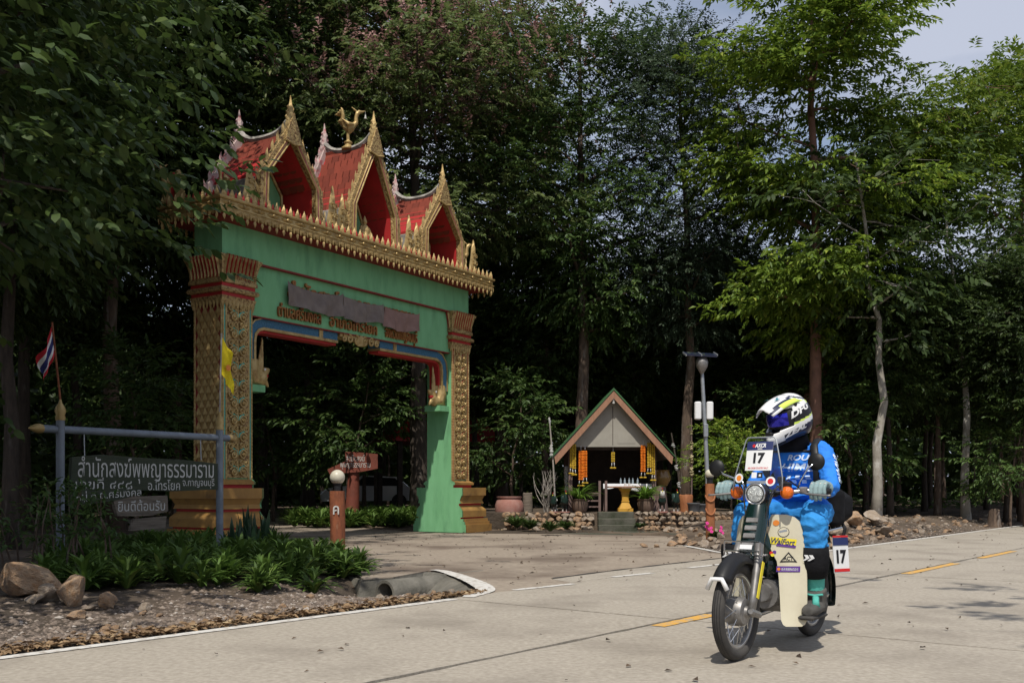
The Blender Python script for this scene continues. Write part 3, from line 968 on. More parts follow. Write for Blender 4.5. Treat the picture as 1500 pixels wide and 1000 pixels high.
def kanok(h):
    mb = MB()
    mb.blade([(0, -.10, .10), (.10 * h, -.14, .14), (.25 * h, -.16, .13), (.42 * h, -.12, .12), (.58 * h, -.10, .09), (.75 * h, -.07, .05), (.9 * h, -.03, .012), (h, -.012, -.006)], .06)
    for s in (-1, 1):
        for k in range(3):
            zz = h * (.15 + .2 * k)
            pts, rad = [], []
            for i in range(10):
                t = i / 9; a = 1.0 + t * 7; r = .055 * (1 - .8 * t)
                pts.append((s * (.06 - .012 * k + r * math.cos(a)), -.045 - .02 * t, zz + r * math.sin(a))); rad.append(.014)
            mb.tube(pts, rad, 5)
    return mb
def gable_roof(cx, az):
    z0 = 5.63
    sh_z = 6.32
    hw = .60
    apx = az - .34
    inner = [(-hw, z0), (-hw + .02, sh_z), (0, apx), (hw - .02, sh_z), (hw, z0)]
    outer = [(-hw - .05, z0), (-hw - .03, sh_z + .02), (0, apx + .09), (hw + .03, sh_z + .02), (hw + .05, z0)]
    T = lambda pl: [(cx + x, z) for x, z in pl]
    mb = MB()
    mb.band(T(outer), T(inner), -.10, 1.08)
    roof = part(mb, 'roof', M['red'])
    # tiles on both slopes
    for s in (-1, 1):
        a = Vector((cx + s * (hw + .09), 0, sh_z - .12)); b = Vector((cx, 0, apx + .12))
        d = (b - a); L = d.length; d.normalize()
        pitch = math.atan2(d.z, abs(d.x))
        rows = int(L / .155)
        for r in range(rows):
            for c in range(6):
                p = a + d * (.2 + r * L / rows)
                yy = .0 + (c + .5 + (.25 if r % 2 else -.05)) * .17
                o = piece('roof_tile', TILE, roof, (p.x + s * .012, yy, p.z + .012))
                # local tile: x along ridge, -y down slope, z out
                X = Vector((0, 1, 0)) * (-s); Yv = d; Zv = X.cross(Yv)
                o.rotation_euler = Matrix((X, Yv, Zv)).transposed().to_euler()
                o.rotation_euler.rotate_axis('X', R(-10))
        # lower eave strip of the slope
        lo = MB()
        e0 = (s * (hw + .055), z0 + .02); e1 = (s * (hw + .10), sh_z - .06)
        lo.prism([(cx + e0[0], e0[1]), (cx + e1[0], e1[1]), (cx + e1[0] + s * .03, e1[1] - .02), (cx + e0[0] + s * .03, e0[1])], .0, 1.0)
        part(lo, 'eave_wall', M['ridge'], roof)
    # ridge with ends sweeping up
    pts = [(cx, y, apx + .14 + .22 * abs((y - .5) / .62) ** 3) for y in np.linspace(-.10, 1.10, 13)]
    mb = MB(); mb.tube(pts, .055, 6)
    part(mb, 'ridge', M['ridge'], roof)
    bo = [(-hw - .20, z0), (-hw - .17, sh_z - .02), (0, az + .05), (hw + .17, sh_z - .02), (hw + .20, z0)]
    bi = [(-hw, z0), (-hw + .02, sh_z), (0, apx), (hw - .02, sh_z), (hw, z0)]
    def mixp(a, b, t):
        return [(p[0] * (1 - t) + q[0] * t, p[1] * (1 - t) + q[1] * t) for p, q in zip(a, b)]
    for (ya, yb, mm, mf, nm) in ((-.20, -.09, M['goldrelief'], BFLAME, 'gold'), (1.07, 1.18, M['pink'], BFLAMEP, 'pink')):
        front = nm == 'gold'
        mb = MB(); mb.band(T(mixp(bo, bi, .12)), T(bi), ya, yb)
        bb = part(mb, 'bargeboard', mm)
        mb = MB()
        y_ = ya - .015 if front else yb + .015
        for t in (.97, .62):
            pl = T(mixp(bo, bi, t))
            mb.tube([(x, y_ + .01, z) for x, z in pl], .022 if t > .9 else .016, 6)
        part(mb, 'rope_moulding', M['gold'] if front else M['pink'], bb)
        mb = MB()
        pl = T(mixp(bo, bi, .74))
        mb.tube([(x, y_ + .012, z) for x, z in pl], .012, 5)
        part(mb, 'pink_line', M['pink'] if not front else mat('rose_line', (.5, .2, .2), (.4, .08, .09), 9, .7), bb)
        yc = (ya + yb) / 2
        for s in (-1, 1):
            path = [(s * (hw + .18), z0 + .05), (s * (hw + .155), sh_z - .02), (0, az + .02)]
            for (p, q, n) in ((path[0], path[1], 3), (path[1], path[2], 6 if az < 7.6 else 8)):
                for i in range(n):
                    t = (i + .3) / n
                    x = p[0] + (q[0] - p[0]) * t; z = p[1] + (q[1] - p[1]) * t
                    ang = math.atan2(-(q[0] - p[0]) * s, q[1] - p[1])
                    piece('bargeboard_flame', mf, bb, (cx + x - s * .02, yc, z), (0, -s * ang * .9, 0), (s * 1.15, 1.2, 1.15))
            # curled foot finial
            fm = MB()
            fm.blade([(0, -.08, .05), (.10, -.06, .10), (.22, .0, .13), (.34, .05, .13), (.45, .10, .115)], .04)
            fo = part(fm, 'foot_finial', M['gold'] if front else M['red'], bb)
            fo.location = (cx + s * (hw + .16), yc, z0 - .0)
            fo.scale = (s, 1, .8 if front else 1.1)
        fi = finial(.47, mm)
        fo = part(fi, 'finial', M['gold'] if front else M['pink'], bb)
        fo.location = (cx, yc, az - .04)
        if front:
            # triangular cap plate under the finial
            mb = MB()
            mb.prism([(cx - .20, az - .40), (cx, az - .44), (cx + .20, az - .40), (cx + .12, az - .16), (cx, az + .10), (cx - .12, az - .16)], -.235, -.20)
            part(mb, 'apex_plate', M['goldrelief'], bb)
            mb = MB(); mb.tube([(cx - .20, -.235, az - .41), (cx, -.235, az - .45), (cx + .20, -.235, az - .41)], .018, 6)
            part(mb, 'apex_moulding', M['gold'], bb)
    # recessed green tympanum with gold rails
    mb = MB(); mb.prism(T([(-hw + .005, z0), (-hw + .025, sh_z), (0, apx - .005), (hw - .025, sh_z), (hw - .005, z0)]), .62, .66)
    ty = part(mb, 'tympanum', M['green'])
    mb = MB()
    for s in (-1, 1):
        mb.tube([(cx + s * (hw - .05), .60, z0), (cx + s * (hw - .07), .60, sh_z - .02), (cx, .60, apx - .07)], .03, 6)
    part(mb, 'tympanum_rail', M['gold'], ty)
    mb = MB()
    mb.ell((cx, .61, 6.15), (.14, .03, .14), 16); part(mb, 'medallion', M['red'], ty)
    return roof
for cx, az in ((1.42, 7.40), (3.67, 7.82), (5.93, 7.40)):
    gable_roof(cx, az)
# deck between roofs
mb = MB(); mb.b2(.02, GW - .02, .0, D0, 5.632, 5.70); part(mb, 'roof_deck', M['ridge'])
# flame antefixes between gables
for x, h in ((2.42, .86), (2.68, .78), (4.68, .84), (4.93, .74), (6.98, .80), (.40, .78)):
    o = part(kanok(h), 'flame_antefix', M['gold'])
    o.location = (x, -.22, 5.62)
for x, y, h in ((-.25, .75, .62), (-.30, 1.0, .55)):
    o = part(kanok(h), 'flame_antefix', M['gold'])
    o.location = (x, y, 5.62); o.rotation_euler = (0, 0, R(90))
mb = MB()
mb.blade([(0, -.07, .07), (.2, -.10, .10), (.45, -.04, .06), (.62, -.01, .01)], .05)
o = part(mb, 'red_flame', M['red']); o.location = (-.22, .92, 5.62); o.rotation_euler = (0, 0, R(80))

# sacred geese
def goose(s=1.0):
    mb = MB()
    mb.lathe([(.14, 0), (.15, .04), (.09, .08), (.06, .12), (.10, .16), (.04, .2)], n=14)
    mb.tube([(0, 0, .18), (-.005, 0, .34), (.02, 0, .42)], [.04, .035, .08], 8)
    mb.tube([(-.10, 0, .50), (-.02, 0, .47), (.07, 0, .50), (.14, 0, .56)], [.05, .105, .10, .05], 10)
    mb.tube([(.10, 0, .53), (.17, 0, .60), (.17, 0, .70), (.19, 0, .79), (.24, 0, .84)], [.07, .055, .042, .045, .045], 9)
    mb.tube([(.22, 0, .84), (.29, 0, .85), (.38, 0, .88)], [.05, .028, .007], 8)
    mb.blade([(.83, .15, .22), (.88, .10, .18), (.93, .06, .09)], .03)
    for k in range(4):
        mb.tube([(-.08, 0, .50), (-.13 - .015 * k, .02 * (k - 1.5), .60), (-.12 + .012 * k, .03 * (k - 1.5), .72), (-.14 - .03 * k, .03 * (k - 1.5), .84 - .03 * k), (-.17 - .035 * k, .03 * (k - 1.5), .88 - .05 * k)], [.05, .05, .04, .03, .008], 7)
    for s_ in (-1, 1):
        mb.tube([(.10, s_ * .08, .54), (-.02, s_ * .11, .52), (-.14, s_ * .10, .62)], [.03, .055, .01], 7)
    return mb
def place_goose(p, rz, s):
    o = remeshed(goose(), 'goose_statue', M['gold'], .011, 2, gate)
    o.location = p; o.rotation_euler = (0, 0, rz); o.scale = (s, s, s)
    mb = MB()
    mb.tube([(.37, 0, .87), (.372, 0, .80)], .003, 5)
    mb.lathe([(.006, .80), (.012, .79), (.022, .74), (.028, .715), (.004, .715)], c=(.372, 0, 0), n=10)
    mb.build('bell', M['lettering'], o)
    return o
place_goose((3.67, .50, 7.61), R(-38), .92)
place_goose((6.98, .12, 5.62), R(-28), .90)
place_goose((-.22, .98, 5.62), R(160), .80)
place_goose((.12, .10, 5.66), R(200), .62)
# small seated figure in the middle gable
mb = MB()
mb.lathe([(.20, 0), (.21, .04), (.15, .07), (.18, .11)], n=14)
mb.ell((0, 0, .17), (.19, .12, .07), 12)
mb.tube([(0, 0, .18), (0, 0, .30), (0, .0, .40)], [.09, .10, .06], 10)
mb.ell((0, 0, .47), (.05, .055, .065), 10)
mb.tube([(0, 0, .52), (0, 0, .60)], [.035, .004], 8)
for s in (-1, 1):
    mb.tube([(s * .10, 0, .37), (s * .15, -.02, .26), (s * .05, -.10, .20)], [.035, .03, .025], 7)
o = remeshed(mb, 'seated_figure', M['gold'], .012, 2, gate); o.location = (3.55, -.02, 5.63)

# ---------------- naga: body band under the beam and down the pillars
zb = 3.80
mb = MB()
def naga_path(side):
    # from beam centre to pillar, bending down; local x,z
    if side > 0:
        return [(4.15, zb), (5.0, zb), (5.8, zb), (6.05, zb), (6.20, zb - .05), (6.30, zb - .16), (6.33, zb - .32), (6.33, zb - .6), (6.33, 3.06)]
    return [(7.06 - x, z) for x, z in naga_path(1)]
def strip(path, off0, off1, y0, y1, mb):
    P_ = [Vector((x, 0, z)) for x, z in path]
    a, b = [], []
    for i, p in enumerate(P_):
        t = (P_[min(i + 1, len(P_) - 1)] - P_[max(i - 1, 0)]).normalized()
        s = Vector((-t.z, 0, t.x))
        a.append((p.x + s.x * off0, p.z + s.z * off0)); b.append((p.x + s.x * off1, p.z + s.z * off1))
    mb.band(a, b, y0, y1)
for side in (1, -1):
    nb = MB(); ng = MB(); nr = MB(); nt_ = MB()
    p = naga_path(side)
    s = 1 if side > 0 else -1
    strip(p, s * .09, -s * .055, .10, .40, nb)
    strip(p, -s * .056, -s * .105, .085, .42, ng)
    strip(p, s * .091, s * .115, .08, .42, nt_)
    strip(p, -s * .106, -s * .15, .14, .38, nr)
    body = part(nb, 'naga_body', M['blue'])
    part(ng, 'gold_edge', M['gold'], body); part(nt_, 'gold_edge', M['gold'], body); part(nr, 'red_belly', M['red'], body)
mb = MB()
mb.b2(2.95, 4.11, .07, .42, 3.83, 3.89)
for s in (-1, 1):
    for k, (dx, dz, r0) in enumerate(((.12, 0, .10), (.32, .01, .085), (.48, 0.0, .065))):
        pts, rad = [], []
        for i in range(16):
            t = i / 15; a = (1.2 if s > 0 else 1.9) + s * t * 8; r = r0 * (1 - .8 * t)
            pts.append((3.53 + s * dx + r * math.cos(a), .06, 3.80 + dz + r * math.sin(a))); rad.append(.024)
        mb.tube(pts, rad, 6)
mb.blade([(3.70, -.10, .10), (3.78, -.16, .16), (3.9, -.05, .05)], .05, Matrix.Translation((3.53, .06, 0)))
part(mb, 'scroll_bow', M['gold'])
# clips on the body
mb = MB()
for x in (2.45, 4.62):
    mb.b2(x - .05, x + .05, .085, .41, 3.74, 3.905)
part(mb, 'body_clasp', M['gold'])
def naga_head():
    h = MB()
    h.tube([(.02, 0, .26), (.03, 0, .10), (-.02, 0, -.02), (-.12, 0, -.03), (-.20, 0, .05)], [.10, .12, .11, .09, .07], 10)
    h.tube([(-.18, 0, .06), (-.25, 0, .13), (-.30, 0, .15)], [.065, .05, .02], 8)
    h.tube([(-.16, 0, .0), (-.24, 0, -.05), (-.28, 0, -.10)], [.05, .04, .015], 8)
    h.blade([(.08, -.20, -.06), (.22, -.20, -.09), (.38, -.19, -.12), (.52, -.185, -.15), (.60, -.175, -.17)], .05)
    for k in range(4):
        h.tube([(.06, 0, .18 - .09 * k), (.15, 0, .20 - .09 * k), (.16, 0, .28 - .09 * k)], [.05, .04, .01], 7)
    return h
for x, mir in ((6.33, 1), (.80, -1)):
    br = MB(); br.b2(x - .22, x + .16, .06, .46, 2.62, 2.74) if mir > 0 else br.b2(x - .16, x + .22, .06, .46, 2.62, 2.74)
    part(br, 'bracket', M['green'])
    o = remeshed(naga_head(), 'naga_head', M['gold'], .014, 1, gate)
    o.location = (x - mir * .06, .20, 2.86); o.scale = (mir * 1.3, 1.2, 1.25)
    if mir < 0:
        o.data.flip_normals()
    mb = MB(); mb.ell((-.20, 0, .05), (.07, .06, .045), 10)
    mb.build('red_mouth', M['red'], o)
    mb = MB(); mb.ell((-.16, -.07, .13), (.02, .012, .02), 8); mb.build('eye', M['lettering'], o)

# lettering on the name panel
LET = mat('gold_letter', (.34, .17, .045), (.26, .08, .03), 12, .6, .1)
for body_, xa, xb in (('ตำบลศรีมงคล', 1.29, 2.38), ('อำเภอไทรโยค', 2.62, 3.98), ('จังหวัดกาญจนบุรี', 4.24, 5.28)):
    me = text_fit(body_, xb - xa, None, .02, LET, .008)
    sc_y = .27 / .9
    o = piece('lettering', me, gate, (xa, .035, 3.975), (R(90), 0, 0))
    me2 = me
    n = len(me.vertices); co = np.empty(n * 3, np.float32); me.vertices.foreach_get('co', co); co = co.reshape(-1, 3)
    hgt = co[:, 1].max() - max(0, 0)
    co[:, 1] *= .245 / hgt
    me.vertices.foreach_set('co', co.ravel()); me.update()
me = text_fit('สำนักสงฆ์พุพญาธรรมาราม', 3.62, .42, .03, LET, .02)
piece('lettering', me, gate, (1.55, .045, 4.24), (R(90), 0, 0))

# cloths hung over the temple name
def cloth(x0, x1, ztop, zbot, m, label, seed, sag=.05):
    r = random.Random(seed)
    nx, nz = 28, 12
    rows = []
    ph = r.uniform(0, 6)
    for j in range(nz + 1):
        t = j / nz
        row = []
        for i in range(nx + 1):
            s = i / nx
            x = x0 + (x1 - x0) * s
            zt = ztop + (.03 if i in (0, nx) else 0) - sag * math.sin(math.pi * s)
            zb_ = zbot - sag * .5 * math.sin(math.pi * s + .4) + .03 * math.sin(5 * s + ph)
            y = -.02 - .03 * t * math.sin(9 * s + ph + 3 * t) - .02 * math.sin(19 * s + ph + 2 * t) * (.3 + t) - .012 * math.sin(37 * s - 5 * t + ph) - .025 * t
            row.append(Vector((x, y, zt + (zb_ - zt) * t)))
        rows.append(row)
    mb = MB()
    mb.loft(rows, caps=False, closed=False)
    back = [[p + Vector((0, .004, 0)) for p in row] for row in rows]
    mb.loft([list(reversed(b)) for b in back], caps=False, closed=False)
    o = mb.build('draped_cloth', m, None, True)
    o.matrix_world = Matrix.Translation(gate.location) @ rotz(R(57.9))
    return tag(o, label, 'cloth', None)
cloth(1.47, 2.93, 4.59, 4.19, M['cloth'], 'dull grey cloth covering the first part of the temple name', 1, .07)
cloth(2.95, 4.12, 4.58, 4.18, M['cloth'], 'dull grey cloth between its grey and brown neighbours on the gate panel', 5, .05)
cloth(4.14, 5.28, 4.56, 4.17, M['cloth2'], 'brownish cloth covering the last part of the temple name', 9, .04)
# ------------------------------------------------------------------ village sign on pipe frame
sg0 = Vector((-4.94, 11.2, 0)); sg1 = Vector((-3.74, 13.1, 0))
sdir = (sg1 - sg0); SL = sdir.length; sang = math.atan2(sdir.y, sdir.x)
sgz = 0.0
sign = empty('sign_frame', sg0, sang, 'grey pipe frame with gold pointed tips carrying dark green Thai sign board', 'sign')
for x, zt in ((0, 1.72), (SL, 1.72)):
    mb = MB(); mb.tube([(x, 0, -.1), (x, 0, zt)], .045, 14)
    po = autosmooth(mb.build('post', M['greypaint'], sign))
    mb = MB(); mb.lathe([(.05, zt), (.055, zt + .03), (.045, zt + .06), (.06, zt + .10), (.05, zt + .14), (.02, zt + .19), (.008, zt + .24)], c=(x, 0, 0), n=14)
    autosmooth(mb.build('gold_tip', M['gold'], po))
mb = MB(); mb.tube([(-.20, 0.02, 1.622), (SL + .16, 0.02, 1.622)], .043, 14)
cb = autosmooth(mb.build('crossbar', M['greypaint'], sign))
mb = MB()
for x, s in ((-.20, -1), (SL + .16, 1)):
    pts = [(x, .02, 1.622), (x + s * .04, .02, 1.622), (x + s * .09, .02, 1.622), (x + s * .16, .02, 1.622)]
    m2 = MB(); m2.tube(pts, [.045, .055, .045, .008], 12); autosmooth(m2.build('gold_tip', M['gold'], cb))
# boards: outlines in the sign plane (x along, z up)
def board(name, poly, m, y0, y1, parent):
    mb = MB(); mb.prism(poly, y0, y1)
    return mb.build(name, m, parent)
b1 = board('name_board', [(.13, 1.32), (.5, 1.36), (1.1, 1.335), (1.6, 1.33), (SL - .05, 1.29), (SL - .05, .96), (1.5, .94), (1.05, .955), (.95, .90), (.7, .84), (.35, .80), (.10, .79)], M['boardgreen'], -.02, .03, sign)
b2 = board('welcome_board', [(.66, .84), (.95, .885), (1.15, .885), (1.42, .89), (1.43, .70), (1.2, .655), (.95, .65), (.72, .66)], M['wood'], -.015, .035, sign)
b3 = board('lower_plank', [(.95, .615), (1.42, .64), (1.40, .50), (.9, .48)], M['wood'], 0.0, .04, sign)
def txt(body, x, z, wd, ht, parent, m, y=-.0235, slope=0.0, ext=.0, bold=.0):
    me = text_fit(body, wd, ht, ext, m, bold)
    return piece('lettering', me, parent, (x, y, z), (R(90), -slope, 0))
txt('สำนักสงฆ์พุพญาธรรมาราม', .20, 1.03, 1.93, .305, b1, M['lettering'], slope=.002)
txt('เลขที่ ๔๔๘', .17, .965, .74, .135, b1, M['lettering'])
txt('อ.ไทรโยค', 1.13, .955, .47, .125, b1, M['lettering'])
txt('จ.กาญจนบุรี', 1.64, .975, .50, .125, b1, M['lettering'])
txt('หมู่ ๓ ต.ศรีมงคล', .18, .81, .86, .13, b1, M['lettering'], slope=.06)
txt('ยินดีต้อนรับ', .72, .71, .66, .135, b2, M['lettering'], y=-.018)
for x in (.3, SL - .3):
    mb = MB(); mb.tube([(x, -.0, 1.33), (x, .01, 1.60)], .006, 6); mb.build('hanger', M['steel'], sign)
# flags on the posts
def flag(base, h, stripes, label, name, lean, w_, hgt, fold):
    f = empty(name, base, sang, label, 'flag')
    mb = MB(); mb.tube([(0, 0, 0), (lean * .5, 0, h * .5), (lean, 0, h)], .011, 8); mb.build('flagstaff', M['brownpost'] if len(stripes) > 1 else M['twig'], f)
    z1 = h - .03
    n = len(stripes)
    acc = 0.0
    tot = sum(t for t, m in stripes)
    for t, m in stripes:
        rows = []
        for j in range(7):
            s = (acc + t * j / 6) / tot
            row = []
            for i in range(15):
                q = i / 14
                # limp flag: hangs down, folded toward the staff
                dx = w_ * q * fold
                dz = -w_ * q * math.sqrt(1 - fold * fold) * (.9 + .12 * math.sin(5 * s))
                y = .05 * math.sin(7 * q + 4 * s) * q + .03 * math.sin(13 * q + 2)* q
                row.append(Vector((lean * (1 - s * hgt / h) + dx + .03 * math.sin(6 * s + 5 * q) * q, y, z1 - s * hgt + dz)))
            rows.append(row)
        mb = MB(); mb.loft(rows, caps=False, closed=False)
        mb.loft([[p + Vector((0, .003, 0)) for p in reversed(r)] for r in rows], caps=False, closed=False)
        mb.build('flag_stripe' if n > 1 else 'flag_cloth', m, f, True)
        acc += t
    return f
wtop = lambda x: Matrix.Translation(sg0) @ rotz(sang) @ Vector((x, 0, 1.72 + .22))
flag(wtop(0), .84, [(1, M['flagred']), (1, M['flagwhite']), (2, M['flagblue']), (1, M['flagwhite']), (1, M['flagred'])], 'red white and blue striped flag hanging limp on sign post', 'national_flag', -.10, .42, .30, -.30)
f2 = flag(wtop(SL), 1.02, [(1, M['flagyellow'])], 'bright yellow flag hanging limp on sign post by gold pillar', 'yellow_flag', .03, .40, .48, .55)
mb = MB(); mb.lathe([(.04, -.002), (.04, .002)], n=16, M=Matrix.Translation((.10, -.05, .58)) @ Matrix.Rotation(R(90), 4, 'X'), caps=True); mb.build('wheel_emblem', M['inkorange'], f2)

# ------------------------------------------------------------------ globe lamp posts
def lamp_post(p, h, r, m, label, carved, lean=0.0, num=None, gr=.105):
    e = empty('lamp_post', p, 0, label, 'lamp post', 'round globe lamps on timber posts')
    mb = MB()
    rings = []
    for z in np.linspace(-.1, h, 9):
        rings.append([Vector((r * (1 + .05 * math.sin(3 * a + z * 4)) * math.cos(a) - lean * z, r * (1 + .05 * math.sin(3 * a + z * 4)) * math.sin(a), z)) for a in np.linspace(0, 2 * math.pi, 16, endpoint=False)])
    mb.loft(rings)
    post = autosmooth(mb.build('post', m, e))
    if carved:
        for zz in (h * .78, h * .55):
            mb = MB()
            pts = [(r * 1.05 * math.sin(a) - lean * zz, -r * 1.05 * math.cos(a), zz - .10 + .10 * (abs(a) / 1.2) ** 2) for a in np.linspace(-1.3, 1.3, 13)]
            mb.tube(pts, .018, 6); mb.build('carved_band', M['tanpost'], post, True)
    if num:
        me = text_fit(num, .09, .13, .004, M['lettering'], .01)
        piece('number', me, post, (-.045, -r * 1.06, h * .62), (R(90), 0, 0))
    mb = MB(); mb.lathe([(.055, h - .01), (.055, h + .09), (.07, h + .10), (.07, h + .12)], c=(-lean * h, 0, 0), n=14); mb.build('neck', M['black'], e)
    mb = MB(); mb.ell((-lean * h, 0, h + .10 + gr * .95), (gr, gr, gr), 24); mb.build('globe', M['globe'], e, True)
    return e
lamp_post(Vector((-2.66, 15.6, 0)), .93, .115, M['brownpost'], 'red brown painted lamp post with white globe beside the plant bed', False, 0, 'ค', .115)
lamp_post(Vector((3.72, 19.2, -.02)), 1.07, .085, M['tanpost'], 'tan carved wooden lamp post with cream globe on rubble bank', True, .01, None, .088)

# solar street light
so = empty('solar_lamp', AT(1040, 720, 20.6) * 1.0, 0, 'leaning steel pole with solar panel, round lamp and battery boxes', 'street lamp')
so.location.z = 0.2
lx = -.17
mb = MB(); mb.tube([(0, 0, -.2), (lx * .5, 0, 1.7), (lx, 0, 3.28)], [.05, .042, .036], 12); autosmooth(mb.build('pole', M['steel'], so))
mb = MB(); mb.lathe([(.03, 3.06), (.07, 3.12), (.115, 3.2), (.125, 3.30), (.09, 3.38), (.03, 3.41)], c=(lx, -.05, 0), n=18); autosmooth(mb.build('lamp_head', M['alu'], so))
mb = MB(); mb.box((lx - .03, 0, 3.45), (.62, .42, .03), rot=(R(14), R(3), 0)); pn = mb.build('solar_panel', M['navy'], so)
mb = MB()
for t in (-.31, 0, .31):
    mb.box((lx - .03 + t, 0, 3.46), (.02, .43, .035), rot=(R(14), R(3), 0))
mb.build('panel_frame', M['steel'], pn)
for dx in (-.14, .10):
    mb = MB(); mb.rbox((lx * .62 + dx, 0, 2.32), (.13, .12, .36), .02); mb.build('battery_box', M['paper'], so)
mb = MB(); mb.rbox((lx * .56, -.06, 1.92), (.09, .06, .26), .01); mb.build('switch_box', M['steel'], so)

# brown arrow sign deep in the driveway
p = AT(517, 760, 25.5); p.z = 0
asg = empty('arrow_sign', p, R(4), 'small red brown arrow board with white Thai lettering on a stump post', 'sign')
mb = MB(); mb.tube([(-.05, .06, -.1), (0, .06, .9), (.02, .06, 1.5)], [.20, .16, .13], 12); autosmooth(mb.build('stump_post', M['signred'], asg))
bd = board('board', [(-.62, 1.42), (-.18, 1.62), (-.18, 1.86), (.20, 1.84), (.62, 1.80), (.62, 1.44), (.2, 1.36), (-.56, 1.30)], M['signred'], -.12, -.07, asg)
txt('สำนักสงฆ์', -.16, 1.62, .46, .17, bd, M['lettering'], y=-.126)
txt('พุพญาธรรมาราม', -.30, 1.42, .74, .16, bd, M['lettering'], y=-.126)

# red roofed pavilion and parked car far behind the gate
p = AT(640, 740, 36); p.z = 0
pav = empty('pavilion', p, R(20), 'open pavilion with red hipped roof behind the gate', 'pavilion')
mb = MB()
mb.loft([[Vector((x * 2.0, y * 1.8, 2.5)) for x, y in ((-1, -1), (1, -1), (1, 1), (-1, 1))], [Vector((x * 2.0, y * 1.8, 2.6)) for x, y in ((-1, -1), (1, -1), (1, 1), (-1, 1))], [Vector((x * .5, y * .1, 4.0)) for x, y in ((-1, -1), (1, -1), (1, 1), (-1, 1))]])
mb.build('roof', M['red'], pav)
for x in (-1.7, 1.7):
    for y in (-1.5, 1.5):
        mb = MB(); mb.box((x, y, 1.25), (.16, .16, 2.5)); mb.build('post', M['darkwood'], pav)
mb = MB(); mb.box((0, 0, .15), (3.6, 3.2, .3)); mb.build('floor', M['oldconc'], pav)

def car(p, rz):
    e = empty('parked_car', p, rz, 'small white car parked under trees beyond the gateway', 'car')
    prof = [(-2.0, .35), (-2.05, .75), (-1.7, .92), (-1.2, 1.35), (.3, 1.42), (.95, .98), (1.8, .85), (2.05, .62), (2.0, .32)]
    mb = MB()
    rings = []
    for y, k in ((-.82, .97), (-.72, 1), (.72, 1), (.82, .97)):
        rings.append([Vector((x * k, y, z)) for x, z in prof])
    mb.loft(rings)
    body = mb.build('body', M['white'], e)
    for s in (-1, 1):
        mb = MB()
        mb.prism([(-1.4, .96), (-1.08, 1.30), (.22, 1.36), (.72, .98)], s * .815, s * .835)
        mb.build('side_window', M['black'], e)
        for x in (-1.25, 1.3):
            wm = MB(); wm.lathe([(.20, -.1), (.31, -.1), (.32, -.02), (.32, .06), (.20, .08)], n=18, M=Matrix.Translation((x, s * .78, .32)) @ Matrix.Rotation(R(90), 4, 'X'))
            wo = wm.build('wheel', M['rubber'], e)
            wm = MB(); wm.lathe([(.19, -.085), (.19, .085)], n=14, M=Matrix.Translation((x, s * .79, .32)) @ Matrix.Rotation(R(90), 4, 'X')); wm.build('rim', M['alu'], wo)
    mb = MB(); mb.add([(.37, -.7, 1.40), (.37, .7, 1.40), (.96, .72, 1.0), (.96, -.72, 1.0)], [(0, 1, 2, 3)]); mb.build('windscreen', M['black'], e)
    for s in (-1, 1):
        mb = MB(); mb.ell((2.0, s * .6, .68), (.06, .16, .08), 8); mb.build('headlight', M['chrome'], e)
p = AT(540, 735, 44); p.z = .05
car(p, R(190))
# ------------------------------------------------------------------ roadside shrine, its terrace and offerings
TZ = 0.42
SX, SY = (897 - 750) / 1500 * 24.0, 24.0      # shrine front centre
# stone terrace
rk = random.Random(11)
def rock_mesh(seed, m, sub=2, amp=.28, flat=.75):
    import bmesh
    bm = bmesh.new()
    bmesh.ops.create_icosphere(bm, subdivisions=sub, radius=1.0)
    r = random.Random(seed)
    cuts = [(Vector((r.uniform(-1, 1), r.uniform(-1, 1), r.uniform(-1, 1))).normalized(), r.uniform(.42, .8)) for _ in range(15)]
    off = [r.uniform(0, 10) for _ in range(3)]
    for v in bm.verts:
        p = v.co.copy()
        for n_, d in cuts:
            k = p.dot(n_)
            if k > d:
                p -= n_ * (k - d) * .97
        nn = math.sin(p.x * 3 + off[0]) * math.cos(p.y * 3.4 + off[1]) + .5 * math.sin(p.z * 6 + off[2] + p.x * 5)
        p *= 1 + amp * .25 * nn
        p.z *= flat
        v.co = p
    me = bpy.data.meshes.new('rock')
    bm.to_mesh(me); bm.free()
    me.materials.append(m)
    return me
ROCKS = [rock_mesh(i, M['rock'] if i % 3 else M['rock2'], 2) for i in range(8)]
BIGROCKS = [rock_mesh(40 + i, M['rock'] if i % 2 else M['rock2'], 3, .4, .9) for i in range(5)]
terr = empty('stone_terrace', (SX, 22.9, 0), 0, 'low terrace edged with rough tan stones under the shrine', 'terrace')
mb = MB()
mb.flatpoly([(-3.0, .62), (-.45, .55), (.45, .55), (3.0, .58), (3.4, 3.5), (3.2, 6.0), (-3.8, 6.0), (-4.0, 3.0)], -.1, TZ - .02)
mb.build('earth_fill', M['dirt'], terr)
def stone_row(x0, x1, y, z, size, n, yj=.05):
    for i in range(n):
        t = (i + .5) / n
        s = size * rk.uniform(.75, 1.25)
        piece('stone', rk.choice(ROCKS), terr, (x0 + (x1 - x0) * t + rk.uniform(-.04, .04), y + rk.uniform(-yj, yj), z + rk.uniform(-.02, .02)), (rk.uniform(-.4, .4), rk.uniform(-.4, .4), rk.uniform(0, 6)), (s, s * .8, s * .8))
for lv in range(4):
    stone_row(.5, 2.95, .28 + .05 * lv, .06 + .105 * lv, .10, 19)
for lv in range(4):
    stone_row(-2.55, -.5, .20 + .08 * lv, .04 + .105 * lv, .125, 14, .08)
stone_row(-2.5, -.6, .02, .05, .12, 10, .1)
stone_row(.6, 2.9, -.12, .03, .10, 11, .12)
stone_row(.9, 3.0, -.55, .02, .13, 8, .15)
